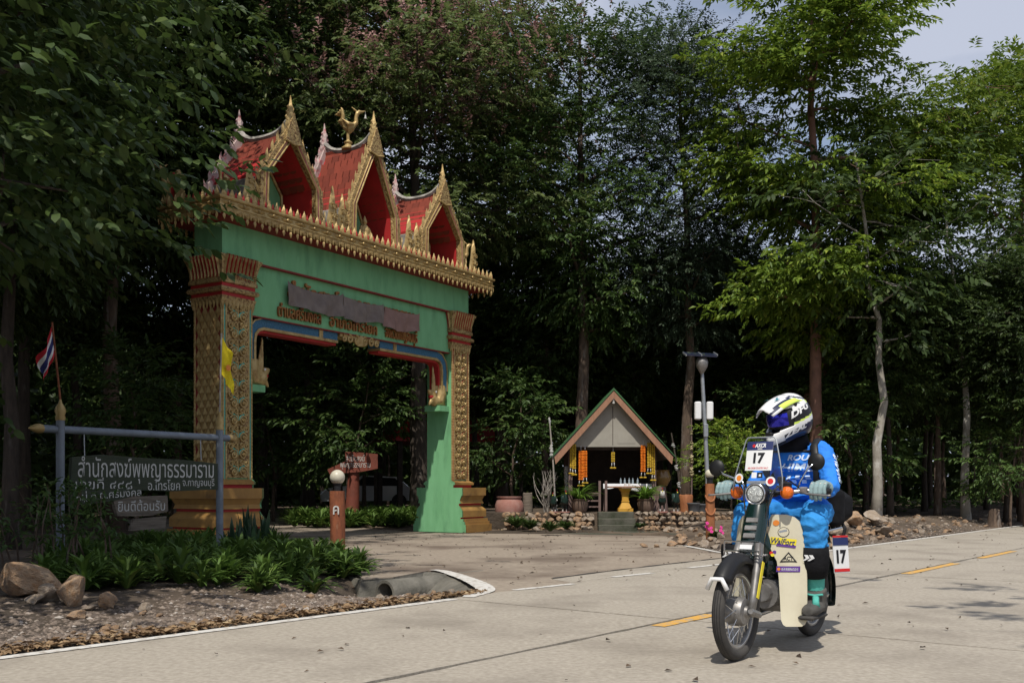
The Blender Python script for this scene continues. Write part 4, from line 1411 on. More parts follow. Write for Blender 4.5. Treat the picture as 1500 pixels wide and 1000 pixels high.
# mossy steps
st = empty('stone_steps', (SX, 22.75, 0), 0, 'three mossy concrete steps leading up to the shrine', 'steps')
for i in range(3):
    mb = MB(); mb.rbox((0, .12 + .22 * i, .07 + .14 * i - .03), (.86 - .03 * i, .34 + .0 * i, .20), .012); mb.build('step', M['mossconc'], st)
mb = MB(); mb.flatpoly([(-1.7, -1.0), (-.3, -1.6), (1.6, -1.7), (2.1, -1.1), (1.6, -.05), (-1.2, -.05)], -.05, .006); mb.build('landing', M['mossconc'], st)

# the shrine
shr = empty('wooden_shrine', (SX, SY, TZ), 0, 'open timber shrine with steep green edged gable roof on the terrace', 'shrine')
HW, EZ, AZ, LEN = 1.36, 1.30, 2.78, 2.3
sl = math.atan2(AZ - EZ, HW)
for s in (-1, 1):
    mb = MB(); mb.prism([(s * (HW + .03), EZ - .03), (0, AZ + .02), (0, AZ - .02), (s * HW, EZ - .08)], -.30, LEN)
    rf = mb.build('roof_slope', M['shrinegrey'], shr)
    mb = MB(); mb.prism([(s * (HW + .08), EZ - .045), (0, AZ + .075), (0, AZ + .024), (s * (HW + .04), EZ - .026)], -.36, LEN + .05)
    mb.build('roof_sheet', M['roofgreen'], rf)
    mb = MB(); mb.prism([(s * (HW + .01), EZ - .045), (0, AZ), (0, AZ - .17), (s * (HW - .015), EZ - .21)], -.345, -.302)
    mb.build('bargeboard', M['shrinewood'], shr)
    for y in (.05, 1.1, 2.1):
        mb = MB(); mb.box((s * .98, y, .86), (.09, .09, 1.75)); mb.build('post', M['postgrey'], shr)
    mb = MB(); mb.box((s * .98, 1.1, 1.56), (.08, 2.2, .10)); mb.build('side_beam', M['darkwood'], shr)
mb = MB(); mb.prism([(-.98, 1.50), (.98, 1.50), (0, AZ - .12)], -.10, -.07); gb = mb.build('gable_board', M['shrinegrey'], shr)
mb = MB(); mb.box((0, -.105, 1.99), (.012, .008, .9)); mb.build('cover_strip', M['darkwood'], gb)
mb = MB(); mb.box((.32, -.103, 1.70), (.42, .005, .24)); mb.build('patch_board', M['shrinegrey'], gb)
mb = MB(); mb.box((0, .06, 1.47), (2.0, .08, .07)); mb.build('tie_beam', M['darkwood'], shr)
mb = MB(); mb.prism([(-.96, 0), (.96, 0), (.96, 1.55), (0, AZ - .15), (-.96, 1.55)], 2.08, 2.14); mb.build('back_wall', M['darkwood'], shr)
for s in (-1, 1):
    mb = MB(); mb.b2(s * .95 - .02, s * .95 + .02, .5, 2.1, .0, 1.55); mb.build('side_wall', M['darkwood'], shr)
mb = MB(); mb.tube([(0, -.30, AZ - .18), (0, -.28, AZ - .28)], [.02, .035], 8); mb.build('bulb', M['lettering'], shr)
# floor joists / low bench on the left
mb = MB(); mb.b2(-.95, -.28, .18, 1.3, .34, .38); mb.build('bench_top', M['postgrey'], shr)
for z in (.10, .24, .42):
    mb = MB(); mb.box((-.62, .12, z), (.72, .04, .035)); mb.build('bench_rail', M['postgrey'], shr)
for x in (-.98, -.29, -.14):
    mb = MB(); mb.box((x, .10, .35), (.055, .055, .72)); mb.build('bench_leg', M['postgrey'], shr)

# altar table with cloth, in front the yellow pedestal table
alt = empty('altar_table', (SX + .42, SY + .35, TZ), 0, 'altar table under a white cloth inside the shrine', 'table')
mb = MB(); mb.b2(-.60, .52, -.2, .35, .60, .635); mb.build('table_top', M['darkwood'], alt)
for x in (-.55, .48):
    for y in (-.16, .31):
        mb = MB(); mb.box((x, y, .30), (.05, .05, .60)); mb.build('leg', M['postgrey'], alt)
rows = []
for j, (y, z) in enumerate(((.36, .64), (-.20, .642), (-.215, .63), (-.225, .56), (-.23, .50))):
    rows.append([Vector((x, y - .012 * (j > 2) * math.sin(x * 22), z - (.03 * math.sin(x * 9) if j > 2 else 0) + (.05 * (x < -.2) if j == 4 else 0))) for x in np.linspace(-.62, .54, 30)])
mb = MB(); mb.loft(rows, caps=False, closed=False)
oc = mb.build('altar_cloth', M['whitecloth'], None, True); oc.location = alt.location
tag(oc, 'white cloth draped over the altar table', 'cloth')
ped = empty('pedestal_table', (SX + .27, SY - .25, TZ - .0), 0, 'yellow carved pedestal table in front of the altar', 'table')
mb = MB(); mb.rbox((0, 0, .565), (.80, .42, .035), .008); mb.build('table_top', M['shrinewood'], ped)
mb = MB()
for z0, z1, a, b in ((0, .07, .17, .17), (.07, .10, .15, .13), (.10, .22, .13, .075), (.22, .25, .09, .09), (.25, .40, .075, .075), (.40, .43, .09, .09), (.43, .545, .08, .15)):
    mb.loft([[Vector((sx * a, sy * a, z0)) for sx, sy in ((-1, -1), (1, -1), (1, 1), (-1, 1))], [Vector((sx * b, sy * b, z1 - .001)) for sx, sy in ((-1, -1), (1, -1), (1, 1), (-1, 1))]])
mb.build('pedestal', M['yellowplaster'], ped)
# bottles and glasses on the altar
bt = MB(); bt.lathe([(.022, 0), (.024, .06), (.022, .085), (.009, .11), (.009, .14), (.004, .14)], n=10)
BOT = bt.mesh('bottle', mat('clear_bottle', (.30, .36, .40), (.22, .27, .30), 5, .15))
gb_ = MB(); gb_.lathe([(.02, 0), (.028, .07), (.026, .07)], n=10)
CUP = gb_.mesh('cup', M['white'])
for i, x in enumerate((-.20, -.10, .0, .09, .20)):
    o = piece('water_bottle', BOT, None, (SX + .42 + x, SY + .22 + .04 * (i % 2), TZ + .642)); tag(o, 'small clear bottle standing on the white altar cloth', 'bottle', 'bottles on the altar')
for i, x in enumerate((-.03, .06)):
    o = piece('cup', CUP, None, (SX + .30 + x, SY - .3, TZ + .583)); tag(o, 'small white cup on the yellow pedestal table', 'cup', 'cups on the pedestal table')

# garlands
def garland_mesh(L, r, m, seed, tail=True):
    rg = random.Random(seed)
    mb = MB()
    n = int(L / .035)
    for side in (-1, 1):
        for i in range(n):
            z = -L * (i + .5) / n
            mb.ell((side * r * .9, rg.uniform(-.006, .006), z), (r * rg.uniform(.9, 1.1), r, .022), 8)
    mats = [m, M['marigold'], M['whitecloth']]
    if tail:
        for side in (-1, 1):
            mb.tube([(side * r, 0, -L), (side * r * 1.3, 0, -L - .10)], .008, 6, mi=2)
            mb.ell((side * r * 1.3, 0, -L - .13), (.045, .04, .022), 8, mi=1)
    mb.tube([(0, 0, .12), (0, 0, 0)], .005, 5, mi=2)
    return mb, mats
GG = 'flower garlands hung on the shrine front'
for (px, pt, pb, r, col, lab) in (
        (851, 660, 708, .034, 'orange', 'thick orange garland hung on the shrine post beside the bench'),
        (857, 660, 704, .030, 'orange', 'second orange garland hung inside the shrine post beside the bench'),
        (841, 650, 692, .026, 'marigold', 'yellow marigold garland at the outer edge of the shrine by the ladder bench'),
        (837, 650, 690, .022, 'marigold', 'thin yellow garland outermost on the shrine edge above the roosters'),
        (898, 662, 682, .026, 'marigold', 'short yellow garland hung in the middle of the shrine opening'),
        (942, 652, 696, .034, 'orange', 'thick orange garland hung on the shrine post beside the glazed jar'),
        (951, 648, 690, .028, 'marigold', 'yellow marigold garland next to the orange one beside the glazed jar'),
        (957, 650, 700, .024, 'marigold', 'long yellow garland at the shrine edge above the glazed jar')):
    y = SY - .12 if px != 898 else SY - .02
    top_ = AT(px, pt, y); bot_ = AT(px, pb, y)
    mb, mats = garland_mesh(top_.z - bot_.z - .08, r, M[col], px)
    o = mb.build('garland', mats, None, True); o.location = top_
    tag(o, lab, 'garland', GG)

# pots, jars, stumps
def jar(name, p, prof, m, label, cat='jar', group=None, n=22):
    mb = MB(); mb.lathe(prof, n=n)
    o = autosmooth(mb.build(name, m, None), 50); o.location = p
    return tag(o, label, cat, group)
jar('clay_jar', (AT(746, 700, 24.2).x, 24.2, .10), [(.18, 0), (.26, .08), (.335, .30), (.34, .45), (.30, .56), (.27, .60), (.30, .63), (.30, .66), (.25, .66), (.24, .6), (.05, .3)], M['terra'], 'large pink terracotta water jar beside the gate pillar')
jar('glazed_jar', (AT(970, 700, 24.3).x, 24.3, TZ + .58), [(.10, 0), (.13, .03), (.205, .16), (.21, .24), (.17, .34), (.16, .36), (.18, .385), (.17, .385), (.13, .3), (.03, .2)], M['glaze'], 'brown glazed jar standing on a timber stump by the shrine')
def stump(name, p, w0, w1, h, m, label, d=.2):
    mb = MB()
    r = random.Random(int(p[0] * 100))
    rings = []
    for z, k in ((0, 1.0), (h * .3, .94), (h * .6, .98), (h * .97, 1.0), (h, .95)):
        wv = w0 + (w1 - w0) * z / h
        rings.append([Vector((math.cos(a) * wv / 2 * k * (1 + .06 * math.sin(5 * a + z * 9)), math.sin(a) * d / 2 * k, z + (.015 * math.sin(3 * a) if z >= h * .97 else 0))) for a in np.linspace(0, 2 * math.pi, 14, endpoint=False)])
    mb.loft(rings)
    o = autosmooth(mb.build(name, m, None), 45); o.location = p
    return tag(o, label, 'stump')
stump('concrete_stump', (AT(773, 700, 24.3).x, 24.3, TZ - .25), .27, .22, .47 + .2, M['wood'], 'grey square cut stump standing next to the terracotta jar')
stump('jar_stump', (AT(967, 700, 24.3).x, 24.3, TZ - .05), .40, .28, .63, M['postgrey'], 'grey pink timber stump carrying the glazed jar', .3)
stump('log_stump', (AT(1005, 700, 24.0).x, 24.0, TZ - .1), .30, .32, .48, M['tanpost'], 'split orange brown log stump between roosters and grey buckets', .26)
jar('grey_bucket', (AT(1016, 700, 23.6).x, 23.6, TZ - .08), [(.11, 0), (.14, .25), (.155, .26), (.155, .28), (.13, .27), (.1, .05)], M['bucket'], 'small grey plastic bucket close beside the log stump', 'bucket')
jar('grey_bucket', (AT(1027, 700, 23.9).x, 23.9, TZ - .08), [(.11, 0), (.14, .22), (.155, .23), (.155, .25), (.13, .24), (.1, .05)], M['bucket'], 'small grey plastic bucket with green plant, farther from the log stump', 'bucket')

def leaf_plant(n, length, width, lift, seed, spread=1.0, z0=0.0, seg=4, arch=1.0):
    """strap leaves arching from a centre, several segments each"""
    r = np.random.default_rng(seed)
    V, F = [], []
    for i in range(n):
        a = r.uniform(0, 6.28); L = length * r.uniform(.7, 1.15); el = lift * r.uniform(.6, 1.2); w_ = width * r.uniform(.8, 1.2)
        d = np.array((math.cos(a), math.sin(a), 0)); s = np.array((-math.sin(a), math.cos(a), 0))
        p = np.array((0, 0, z0)) + d * .02 * spread
        ang = el
        b = len(V)
        for k in range(seg + 1):
            t = k / seg
            ww = w_ * (.35 + .65 * math.sin(math.pi * min(.98, .12 + t * .85))) * (1 if k < seg else .08)
            V.append(p - s * ww / 2 + np.array((0, 0, ww * .15))); V.append(p.copy()); V.append(p + s * ww / 2 + np.array((0, 0, ww * .15)))
            p = p + (d * math.cos(ang) * spread + np.array((0, 0, math.sin(ang)))) * L / seg
            ang -= arch * (1.2 / seg) * r.uniform(.7, 1.3)
        for k in range(seg):
            q = b + 3 * k
            for c in (0, 1):
                F.append((q + c, q + c + 1, q + 3 + c + 1)); F.append((q + c, q + 3 + c + 1, q + 3 + c))
    return np.array(V), np.array(F)
def pot_plant(p, label, seed):
    e = empty('potted_fern', p, 0, label, 'potted plant', 'potted ferns either side of the altar')
    mb = MB(); mb.lathe([(.13, 0), (.17, .05), (.20, .20), (.18, .27), (.20, .29), (.20, .31), (.16, .31), (.12, .22)], n=18); autosmooth(mb.build('pot', M['pot'], e), 50)
    V, F = leaf_plant(90, .62, .03, 1.15, seed, 1.0, .26, 5, 1.3)
    link_mesh('fronds', mesh_np('fronds', V, F, M['leaf_fern']), None, e)
pot_plant((AT(849, 700, 23.55).x, 23.55, TZ - .02), 'potted fern with arching bright leaves beside the bench rails', 3)
pot_plant((AT(946, 700, 23.55).x, 23.55, TZ - .02), 'potted fern with arching bright leaves beside the yellow pedestal', 4)

def rooster(p, rz, label, m, s=1.0):
    mb = MB()
    mb.tube([(-.11, 0, .25), (-.03, 0, .22), (.06, 0, .25), (.10, 0, .33), (.11, 0, .40)], [.06, .085, .075, .045, .035], 9)
    mb.tube([(-.10, 0, .26), (-.17, 0, .36), (-.21, 0, .37), (-.25, 0, .30)], [.055, .05, .04, .012], 8)
    mb.ell((.115, 0, .42), (.035, .028, .033), 8)
    for s_ in (-1, 1):
        mb.tube([(0, s_ * .035, .18), (0, s_ * .04, .05), (.0, s_ * .04, .02)], [.025, .012, .012], 6)
    o = remeshed(mb, 'body', m, .010, 1, None)
    e = empty('rooster_statue', p, rz, label, 'statue', 'rooster statues in front of the shrine')
    e.scale = (s, s, s)
    o.parent = e
    c = MB(); c.blade([(.43, .085, .14), (.46, .09, .15), (.485, .10, .13)], .012); c.build('comb', M['inkred'], e)
    c = MB(); c.tube([(.14, 0, .42), (.175, 0, .41)], [.012, .003], 6); c.build('beak', M['inkyellow'], e)
    if s > 1.12:
        c = MB(); c.tube([(.085, 0, .30), (.108, 0, .37), (.114, 0, .42)], [.056, .046, .037], 10); c.build('hackle', M['lettering'], e, True)
    c = MB(); c.lathe([(.12, 0), (.12, .025)], n=14); c.build('base', M['terra'], e)
    c = MB()
    for s_ in (-1, 1):
        c.tube([(0, s_ * .04, .07), (0, s_ * .04, .02)], .014, 6)
    c2 = c.build('shanks', M['lettering'], e)
BLK = mat('glossy_rooster_black', (.012, .016, .015), (.02, .05, .04), 9, .3)
rooster((AT(811, 700, 23.5).x, 23.5, TZ - .02), R(-100), 'dark rooster statue standing nearest the ribboned pole', BLK, .95)
rooster((AT(827, 700, 23.45).x, 23.45, TZ - .02), R(-80), 'dark rooster statue between ribboned pole and potted fern', BLK, 1.05)
rooster((AT(970, 700, 23.4).x, 23.4, TZ - .02), R(-95), 'white headed rooster statue in front of the jar stump', BLK, 1.18)
rooster((AT(990, 700, 23.5).x, 23.5, TZ - .02), R(-85), 'red breasted rooster statue in front of the log stump', BLK, 1.1)

# ribbon wrapped poles
def pole(p, h, lean, label, bands, m, r=.014):
    e = empty('offering_pole', p, 0, label, 'pole')
    top = Vector((lean, 0, h))
    mb = MB(); mb.tube([(0, 0, -.05), (lean * .45 + .01, 0, h * .5), top], [r, r, r * .7], 8); mb.build('stick', m, e)
    rb = random.Random(int(h * 100))
    for t0, t1, w_, mm in bands:
        mb = MB()
        k = 0
        for t in np.linspace(t0, t1, 7):
            q = Vector((lean * t, 0, h * t))
            mb.ell((q.x + rb.uniform(-.012, .012), q.y + rb.uniform(-.012, .012), q.z), (w_ * rb.uniform(.7, 1.15), w_ * rb.uniform(.7, 1.1), h * (t1 - t0) / 7), 8, rot=(rb.uniform(-.3, .3), rb.uniform(-.3, .3), 0))
        mb.build('ribbon', mm, e)
    return e
GF = mat('gold_foil', (.60, .52, .30), (.16, .13, .08), 30, .35, .6, bump=1, bscale=40)
GF2 = mat('white_ribbon', (.60, .60, .58), (.25, .24, .22), 25, .8)
pole((AT(814, 700, 23.7).x, 23.7, TZ), 2.18, -.15, 'tall white ribboned pole leaning beside the dark rooster', ((.02, .14, .055, GF2), (.60, .70, .045, GF2), (.93, .99, .03, GF2)), M['twig'], .02)
pole((AT(829, 700, 24.6).x, 24.6, TZ), 1.25, .02, 'short dark pole with silver tinsel near the potted fern', ((.4, .8, .06, GF2),), M['darkwood'])
pole((AT(1000, 700, 24.3).x, 24.3, TZ), 1.85, -.27, 'crooked stick with white tinsel bundles leaning on the log stump', ((.05, .12, .05, GF), (.3, .36, .045, GF2), (.52, .58, .045, GF2), (.82, .86, .035, GF2)), M['bark'], .022)
pole((AT(1013, 700, 24.3).x, 24.3, TZ), 2.2, .0, 'straight pole with gold foil cylinders above the log stump', ((.38, .46, .06, GF), (.52, .60, .058, GF), (.66, .74, .055, GF), (.82, .86, .04, GF)), M['postgrey'])

# bare pale shrub and low bushes on the terrace slope
def twig_bush(p, label, n, h, seed):
    e = empty('bare_shrub', p, 0, label, 'shrub')
    r = random.Random(seed)
    mb = MB()
    for i in range(n):
        a = r.uniform(0, 6.28); q = Vector((r.uniform(-.05, .05), r.uniform(-.05, .05), 0)); pts = [q.copy()]
        d = Vector((math.cos(a) * .25, math.sin(a) * .25, 1)).normalized()
        for k in range(6):
            d = (d + Vector((r.uniform(-.4, .4), r.uniform(-.4, .4), .15))).normalized()
            q = q + d * h / 6; pts.append(q.copy())
        mb.tube(pts, [.012, .011, .009, .008, .006, .004, .003], 5)
    mb.build('stems', M['twig'], e, kind='stuff')
    V, F = leaf_plant(40, .18, .03, .9, seed, 1, .1, 3)
    link_mesh('leaves', mesh_np('leaves', V + np.array((0, 0, .25)), F, M['leaf_mid']), None, e, kind='stuff')
twig_bush((AT(800, 700, 24.0).x, 24.0, TZ - .05), 'tangled pale bare shrub beside the terracotta jar', 26, 1.05, 2)
def low_bush(p, s, label, m, seed, n=130):
    V, F = leaf_plant(n, .30 * s, .05 * s, 1.1, seed, 1.1, 0, 3, .9)
    o = link_mesh('low_bush', mesh_np('low_bush', V, F, m), None)
    o.location = p
    return tag(o, label, 'bush', 'small plants growing between the terrace stones')
for px, py, s, lab in ((757, 770, 1.15, 'leafy green bush in front of the terracotta jar'), (776, 772, .9, 'dark low bush between the terracotta jar and the steps'), (806, 775, .9, 'dark spiky bush below the ribboned pole'), (829, 772, .8, 'small green tuft below the potted fern by the bench'), (861, 757, .55, 'small weed at the edge of the steps'), (937, 770, .5, 'tiny weed on the stones right beside the steps')):
    q = G(px, py, .12)
    low_bush((q.x, q.y, .08 if py < 780 else 0.0), s, lab, M['leaf_mid'] if s > 1 or s < .85 else M['leaf_dark'], px)
# pink flowers at the carved lamp post
e = empty('flower_plant', (3.78, 19.0, .02), 0, 'small pink flowering plant at the foot of the carved lamp post', 'flowers')
V, F = leaf_plant(70, .16, .045, 1.2, 5, 1.3, .02, 3); link_mesh('foliage', mesh_np('foliage', V, F, M['leaf_mid']), None, e)
for i in range(8):
    mb = MB(); 
    for k in range(5):
        mb.ell((.02 * math.cos(k * 1.256), .02 * math.sin(k * 1.256), 0), (.018, .018, .008), 6)
    o = mb.build('flower', plain('magenta_petal', (.6, .04, .25), .7) if i == 0 else o.data.materials[0], e); o.location = (rk.uniform(-.2, .2), rk.uniform(-.15, 0), rk.uniform(.1, .42)); o.rotation_euler = (R(60), 0, rk.uniform(-1, 1))
# ------------------------------------------------------------------ motorcycle (x forward, y to its left, z up)
BC = Vector((1.648, 6.38, 0)); BA = math.atan2(-.81, -.587)
bike = empty('motorcycle', BC, BA, 'cream and dark green small motorcycle with windscreen and number 17 plate', 'motorcycle')
RX90 = Matrix.Rotation(R(90), 4, 'X')
def torus(mb, R0, r, c, n=56, k=14, sy=1.0, mi=0, prof=None):
    rings = []
    for i in range(n):
        a = 2 * math.pi * i / n
        ring = []
        for j in range(k):
            b = 2 * math.pi * j / k
            rad = R0 + r * math.cos(b)
            ring.append(Vector((c[0] + rad * math.cos(a), c[1] + r * sy * math.sin(b), c[2] + rad * math.sin(a))))
        rings.append(ring)
    rings.append(rings[0])
    mb.loft(rings, caps=False, mi=mi)
def wheel(name, cx, steer=0.0):
    c = (0, 0, 0)
    mb = MB(); torus(mb, .205, .012, c, 48, 8, 1.5)
    w_ = mb.build(name, M['chrome'], bike, True); w_.location = (cx, 0, .284); w_.rotation_euler = (0, 0, steer)
    mb = MB(); torus(mb, .248, .036, c, 64, 16, 1.0)
    ty = mb.build('tyre', M['rubber'], w_, True)
    gm = MB()
    for off in (-.020, -.007, .007, .020):
        torus(gm, .248 + math.sqrt(.036 ** 2 - off ** 2) - .0005, .0022, (0, off, 0), 64, 5)
    gm.build('tread_groove', M['black'], w_, kind='stuff')
    mb = MB(); torus(mb, .212, .022, c, 48, 8, .9); mb.build('rim', M['alu'], w_, True)
    mb = MB(); mb.lathe([(.03, -.075), (.035, -.06), (.075, -.055), (.085, -.03), (.085, .03), (.075, .05), (.035, .055), (.03, .075)], n=28, M=RX90); autosmooth(mb.build('hub', M['alu'], w_), 40)
    mb = MB(); mb.tube([(0, -.10, 0), (0, .10, 0)], .012, 10); mb.build('axle', M['steel'], w_)
    sp = MB()
    for i in range(36):
        a = 2 * math.pi * i / 36; a2 = a + (.45 if i % 2 else -.45)
        s = 1 if (i // 2) % 2 else -1
        sp.tube([(.078 * math.cos(a2), s * .035, .078 * math.sin(a2)), (.207 * math.cos(a), 0, .207 * math.sin(a))], .0016, 4)
    sp.build('spokes', M['chrome'], w_, kind='stuff')
    return w_
wheel('front_wheel', .61)
wheel('rear_wheel', -.61)
# fork
for s in (-1, 1):
    mb = MB(); mb.tube([(.42, s * .06, .66), (.46, s * .07, .57), (.545, s * .08, .38), (.60, s * .085, .26)], [.026, .026, .024, .020], 10, flat=1.2)
    fk = mb.build('fork_leg', M['alu'], bike, True)
    mb = MB(); mb.tube([(.52, s * .10, .26), (.61, s * .095, .284), (.63, s * .095, .29)], [.02, .022, .015], 8); mb.build('link_arm', M['alu'], fk)
    mb = MB(); mb.box((.515, s * .107, .46), (.03, .004, .22), rot=(0, R(-23), 0)); mb.build('yellow_sticker', M['inkyellow'], fk)
# front fender
def fender(cx, cz, r, a0, a1, hw, name, m, drop=.05):
    rows = []
    for i in range(21):
        a = R(a0 + (a1 - a0) * i / 20)
        row = []
        for j in range(9):
            t = -1 + 2 * j / 8
            rr_ = r - drop * abs(t) ** 3
            row.append(Vector((cx + rr_ * math.cos(a), hw * t, cz + rr_ * math.sin(a))))
        rows.append(row)
    mb = MB(); mb.loft(rows, caps=False, closed=False)
    o = mb.build(name, m, bike, True)
    so_ = o.modifiers.new('t', 'SOLIDIFY'); so_.thickness = .004
    return o
ff = fender(.60, .284, .335, 38, 150, .062, 'front_fender', M['black'], .06)
mb = MB(); mb.tube([(.60 + .338 * math.cos(R(37)), -.06, .284 + .338 * math.sin(R(37)) - .06), (.60 + .345 * math.cos(R(37)), -.03, .284 + .345 * math.sin(R(37)) - .005), (.60 + .345 * math.cos(R(37)), .03, .284 + .345 * math.sin(R(37)) - .005), (.60 + .338 * math.cos(R(37)), .06, .284 + .338 * math.sin(R(37)) - .06)], .014, 8)
mb.build('fender_lip', M['white'], ff, True)
fender(-.61, .284, .335, 20, 200, .075, 'rear_fender', M['bikegreen'], .05)
# steering column cover
mb = MB()
rings = []
for x, z, hw, hd in ((.25, .94, .055, .05), (.29, .86, .07, .055), (.335, .76, .075, .055), (.385, .65, .072, .05), (.43, .56, .06, .045)):
    rings.append([Vector((x + hd * math.cos(a) * (1.1 if math.cos(a) > 0 else .6), hw * math.sin(a), z + hd * .45 * math.cos(a))) for a in np.linspace(0, 2 * math.pi, 16, endpoint=False)])
mb.loft(rings)
colm = autosmooth(mb.build('steering_cover', M['bikegreen'], bike), 60)
mb = MB()
for k in range(4):
    mb.rbox((.385 + .022 * k, 0, .80 - .045 * k), (.012, .075, .032), .004, rot=(0, R(-25), 0))
mb.build('horn_grille', M['alu'], colm)
mb = MB(); mb.box((.475, .0, .645), (.006, .075, .028), rot=(0, R(-25), 0)); mb.build('white_tag', M['paper'], colm)
# chrome front rack
mb = MB()
for y in (-.10, -.05, .0, .05, .10):
    mb.tube([(.40, y, .60), (.50, y, .60), (.53, y, .62)], .005, 6)
for x, z in ((.42, .60), (.50, .60), (.53, .625)):
    mb.tube([(x, -.11, z), (x, .11, z)], .0055, 6)
mb.tube([(.53, -.11, .68), (.53, .11, .68)], .005, 6); mb.tube([(.53, -.11, .68), (.53, -.11, .60)], .005, 6); mb.tube([(.53, .11, .68), (.53, .11, .60)], .005, 6)
mb.build('front_rack', M['chrome'], bike)
# headlight
mb = MB(); mb.lathe([(.02, -.09), (.05, -.07), (.066, -.02), (.068, .03), (.062, .04)], n=24, M=Matrix.Translation((.30, 0, .955)) @ Matrix.Rotation(R(90), 4, 'Y'))
hl = mb.build('headlight', M['black'], bike, True)
mb = MB(); torus_M = Matrix.Translation((.338, 0, .955)) @ Matrix.Rotation(R(90), 4, 'Z')
t_ = MB(); torus(t_, .060, .006, (0, 0, 0), 32, 8); mb.add(t_.v, t_.f, torus_M); mb.build('headlight_rim', M['chrome'], hl, True)
LENS = mat('headlight_glass', (.62, .64, .62), (.42, .44, .43), 40, .12, .3, bump=.8, bscale=60)
mb = MB(); mb.ell((.332, 0, .955), (.016, .057, .057), 24); mb.build('lens', LENS, hl, True)
# handlebar, controls
mb = MB(); mb.tube([(.07, -.36, .97), (.10, -.24, .975), (.16, -.12, .965), (.20, 0, .95), (.16, .12, .965), (.10, .24, .975), (.07, .36, .97)], .013, 10)
hb = mb.build('handlebar', M['chrome'], bike, True)
for s in (-1, 1):
    mb = MB(); mb.tube([(.085, s * .245, .974), (.068, s * .365, .97)], .019, 12); mb.build('grip', M['black'], bike, True)
    mb = MB(); mb.rbox((.115, s * .215, .975), (.045, .05, .045), .008); mb.build('switch_housing', M['alu'], bike)
    mb = MB(); mb.tube([(.13, s * .20, .965), (.155, s * .25, .955), (.145, s * .37, .945), (.15, s * .39, .945)], [.008, .007, .006, .008], 7); mb.build('brake_lever', M['alu'], bike, True)
    mb = MB(); mb.lathe([(.01, -.045), (.034, -.025), (.038, 0), (.037, .018), (.03, .028), (.012, .034)], n=20, M=Matrix.Translation((.235, s * .158, .962)) @ Matrix.Rotation(R(90), 4, 'Y'))
    ts = mb.build('turn_signal', M['amber'], bike, True)
    mb = MB(); mb.tube([(.20, s * .06, .955), (.21, s * .14, .96)], .012, 8); mb.build('stalk', M['black'], ts)
    # mirror
    my, mz = (.27, 1.148) if s > 0 else (-.378, 1.117)
    mb = MB(); mb.lathe([(.008, -.016), (.04, -.012), (.053, 0), (.052, .006), (.01, .007)], n=24, M=Matrix.Translation((.05, my, mz)) @ Matrix.Rotation(R(-90), 4, 'Y') @ Matrix.Scale(-1, 4, (0, 0, 1)))
    mr_ = mb.build('mirror', M['black'], bike, True)
    mb = MB(); mb.tube([(.10, s * .17, .98), (.09, s * .185, 1.03), (.06, my - s * .05, mz - .04), (.045, my, mz)], .006, 8); mb.build('mirror_stem', M['chrome'], mr_, True)
mb = MB(); mb.rbox((.14, .11, 1.0), (.06, .07, .06), .012); mb.rbox((.15, .09, 1.04), (.02, .05, .04), .006); mb.build('phone_mount', M['black'], bike)
for s, (za, ya) in ((-1, (.99, .19)), (1, (.99, .19)), (-1, (.965, .14)), (1, (.955, .12))):
    mb = MB(); mb.tube([(.12, s * ya, za), (.22, s * (ya - .03), za + .05), (.30, s * .09, za - .02), (.33, s * .065, .84), (.36, s * .06, .74)], .0045, 6); mb.build('control_cable', M['black'], bike, True)
for k in range(3):
    mb = MB(); mb.tube([(.215, -.10 + .02 * k, .44 - .03 * k), (.16, .02, .41 - .05 * k), (.05, .115, .40 - .03 * k)], .006, 6); mb.build('hose', M['black'], bike, True)
# leg shields
def shield_x(y, z):
    y = abs(y)
    return .235 - .55 * max(0, y - .05) - .9 * max(0, y - .16) ** 1.5 - .10 * (z - .5) + .25 * max(0, .42 - z) * .3
def shield(s):
    L_, R_ = [], []
    levels = [(.83, .05, .125), (.815, .04, .165), (.79, .035, .19), (.74, .034, .207), (.66, .034, .218), (.60, .06, .224), (.55, .085, .23), (.45, .098, .236), (.35, .108, .241), (.25, .118, .246), (.20, .124, .246), (.175, .135, .238), (.165, .15, .225)]
    rows = []
    for z, a, b in levels:
        rows.append([Vector((shield_x(y, z), s * y, z)) for y in np.linspace(a, b, 9)])
    n_ = len(rows)
    ring = lambda rr_: [rr_[0][i] for i in range(9)] + [rr_[j][8] for j in range(1, n_)] + [rr_[n_ - 1][i] for i in range(7, -1, -1)] + [rr_[j][0] for j in range(n_ - 2, 0, -1)]
    back = [[p - Vector((.008, 0, 0)) for p in r] for r in rows]
    mb = MB(); mb.loft(rows, caps=False, closed=False); mb.loft(back, caps=False, closed=False)
    mb.loft([ring(rows), ring(back)], caps=False)
    return autosmooth(mb.build('leg_shield', M['cream'], bike), 50)
SHL = shield(1); SHR = shield(-1)
def on_shield(me, y0, z0, parent, lift=.005, slope=0.0, s=1):
    n = len(me.vertices); co = np.empty(n * 3, np.float32); me.vertices.foreach_get('co', co); co = co.reshape(-1, 3)
    out = np.empty_like(co)
    for i, (a, b, c) in enumerate(co):
        y = y0 + a * math.cos(slope) - b * math.sin(slope); z = z0 + b * math.cos(slope) + a * math.sin(slope)
        out[i] = (shield_x(y, z) + lift + c, y, z)
    me.vertices.foreach_set('co', out.ravel()); me.update()
    return me
def rect_me(w_, h, m, nx=8):
    mb = MB()
    rows = [[Vector((w_ * i / nx, h * j, 0)) for i in range(nx + 1)] for j in (0, 1)]
    mb.loft(rows, caps=False, closed=False)
    return mb.mesh('decal', m)
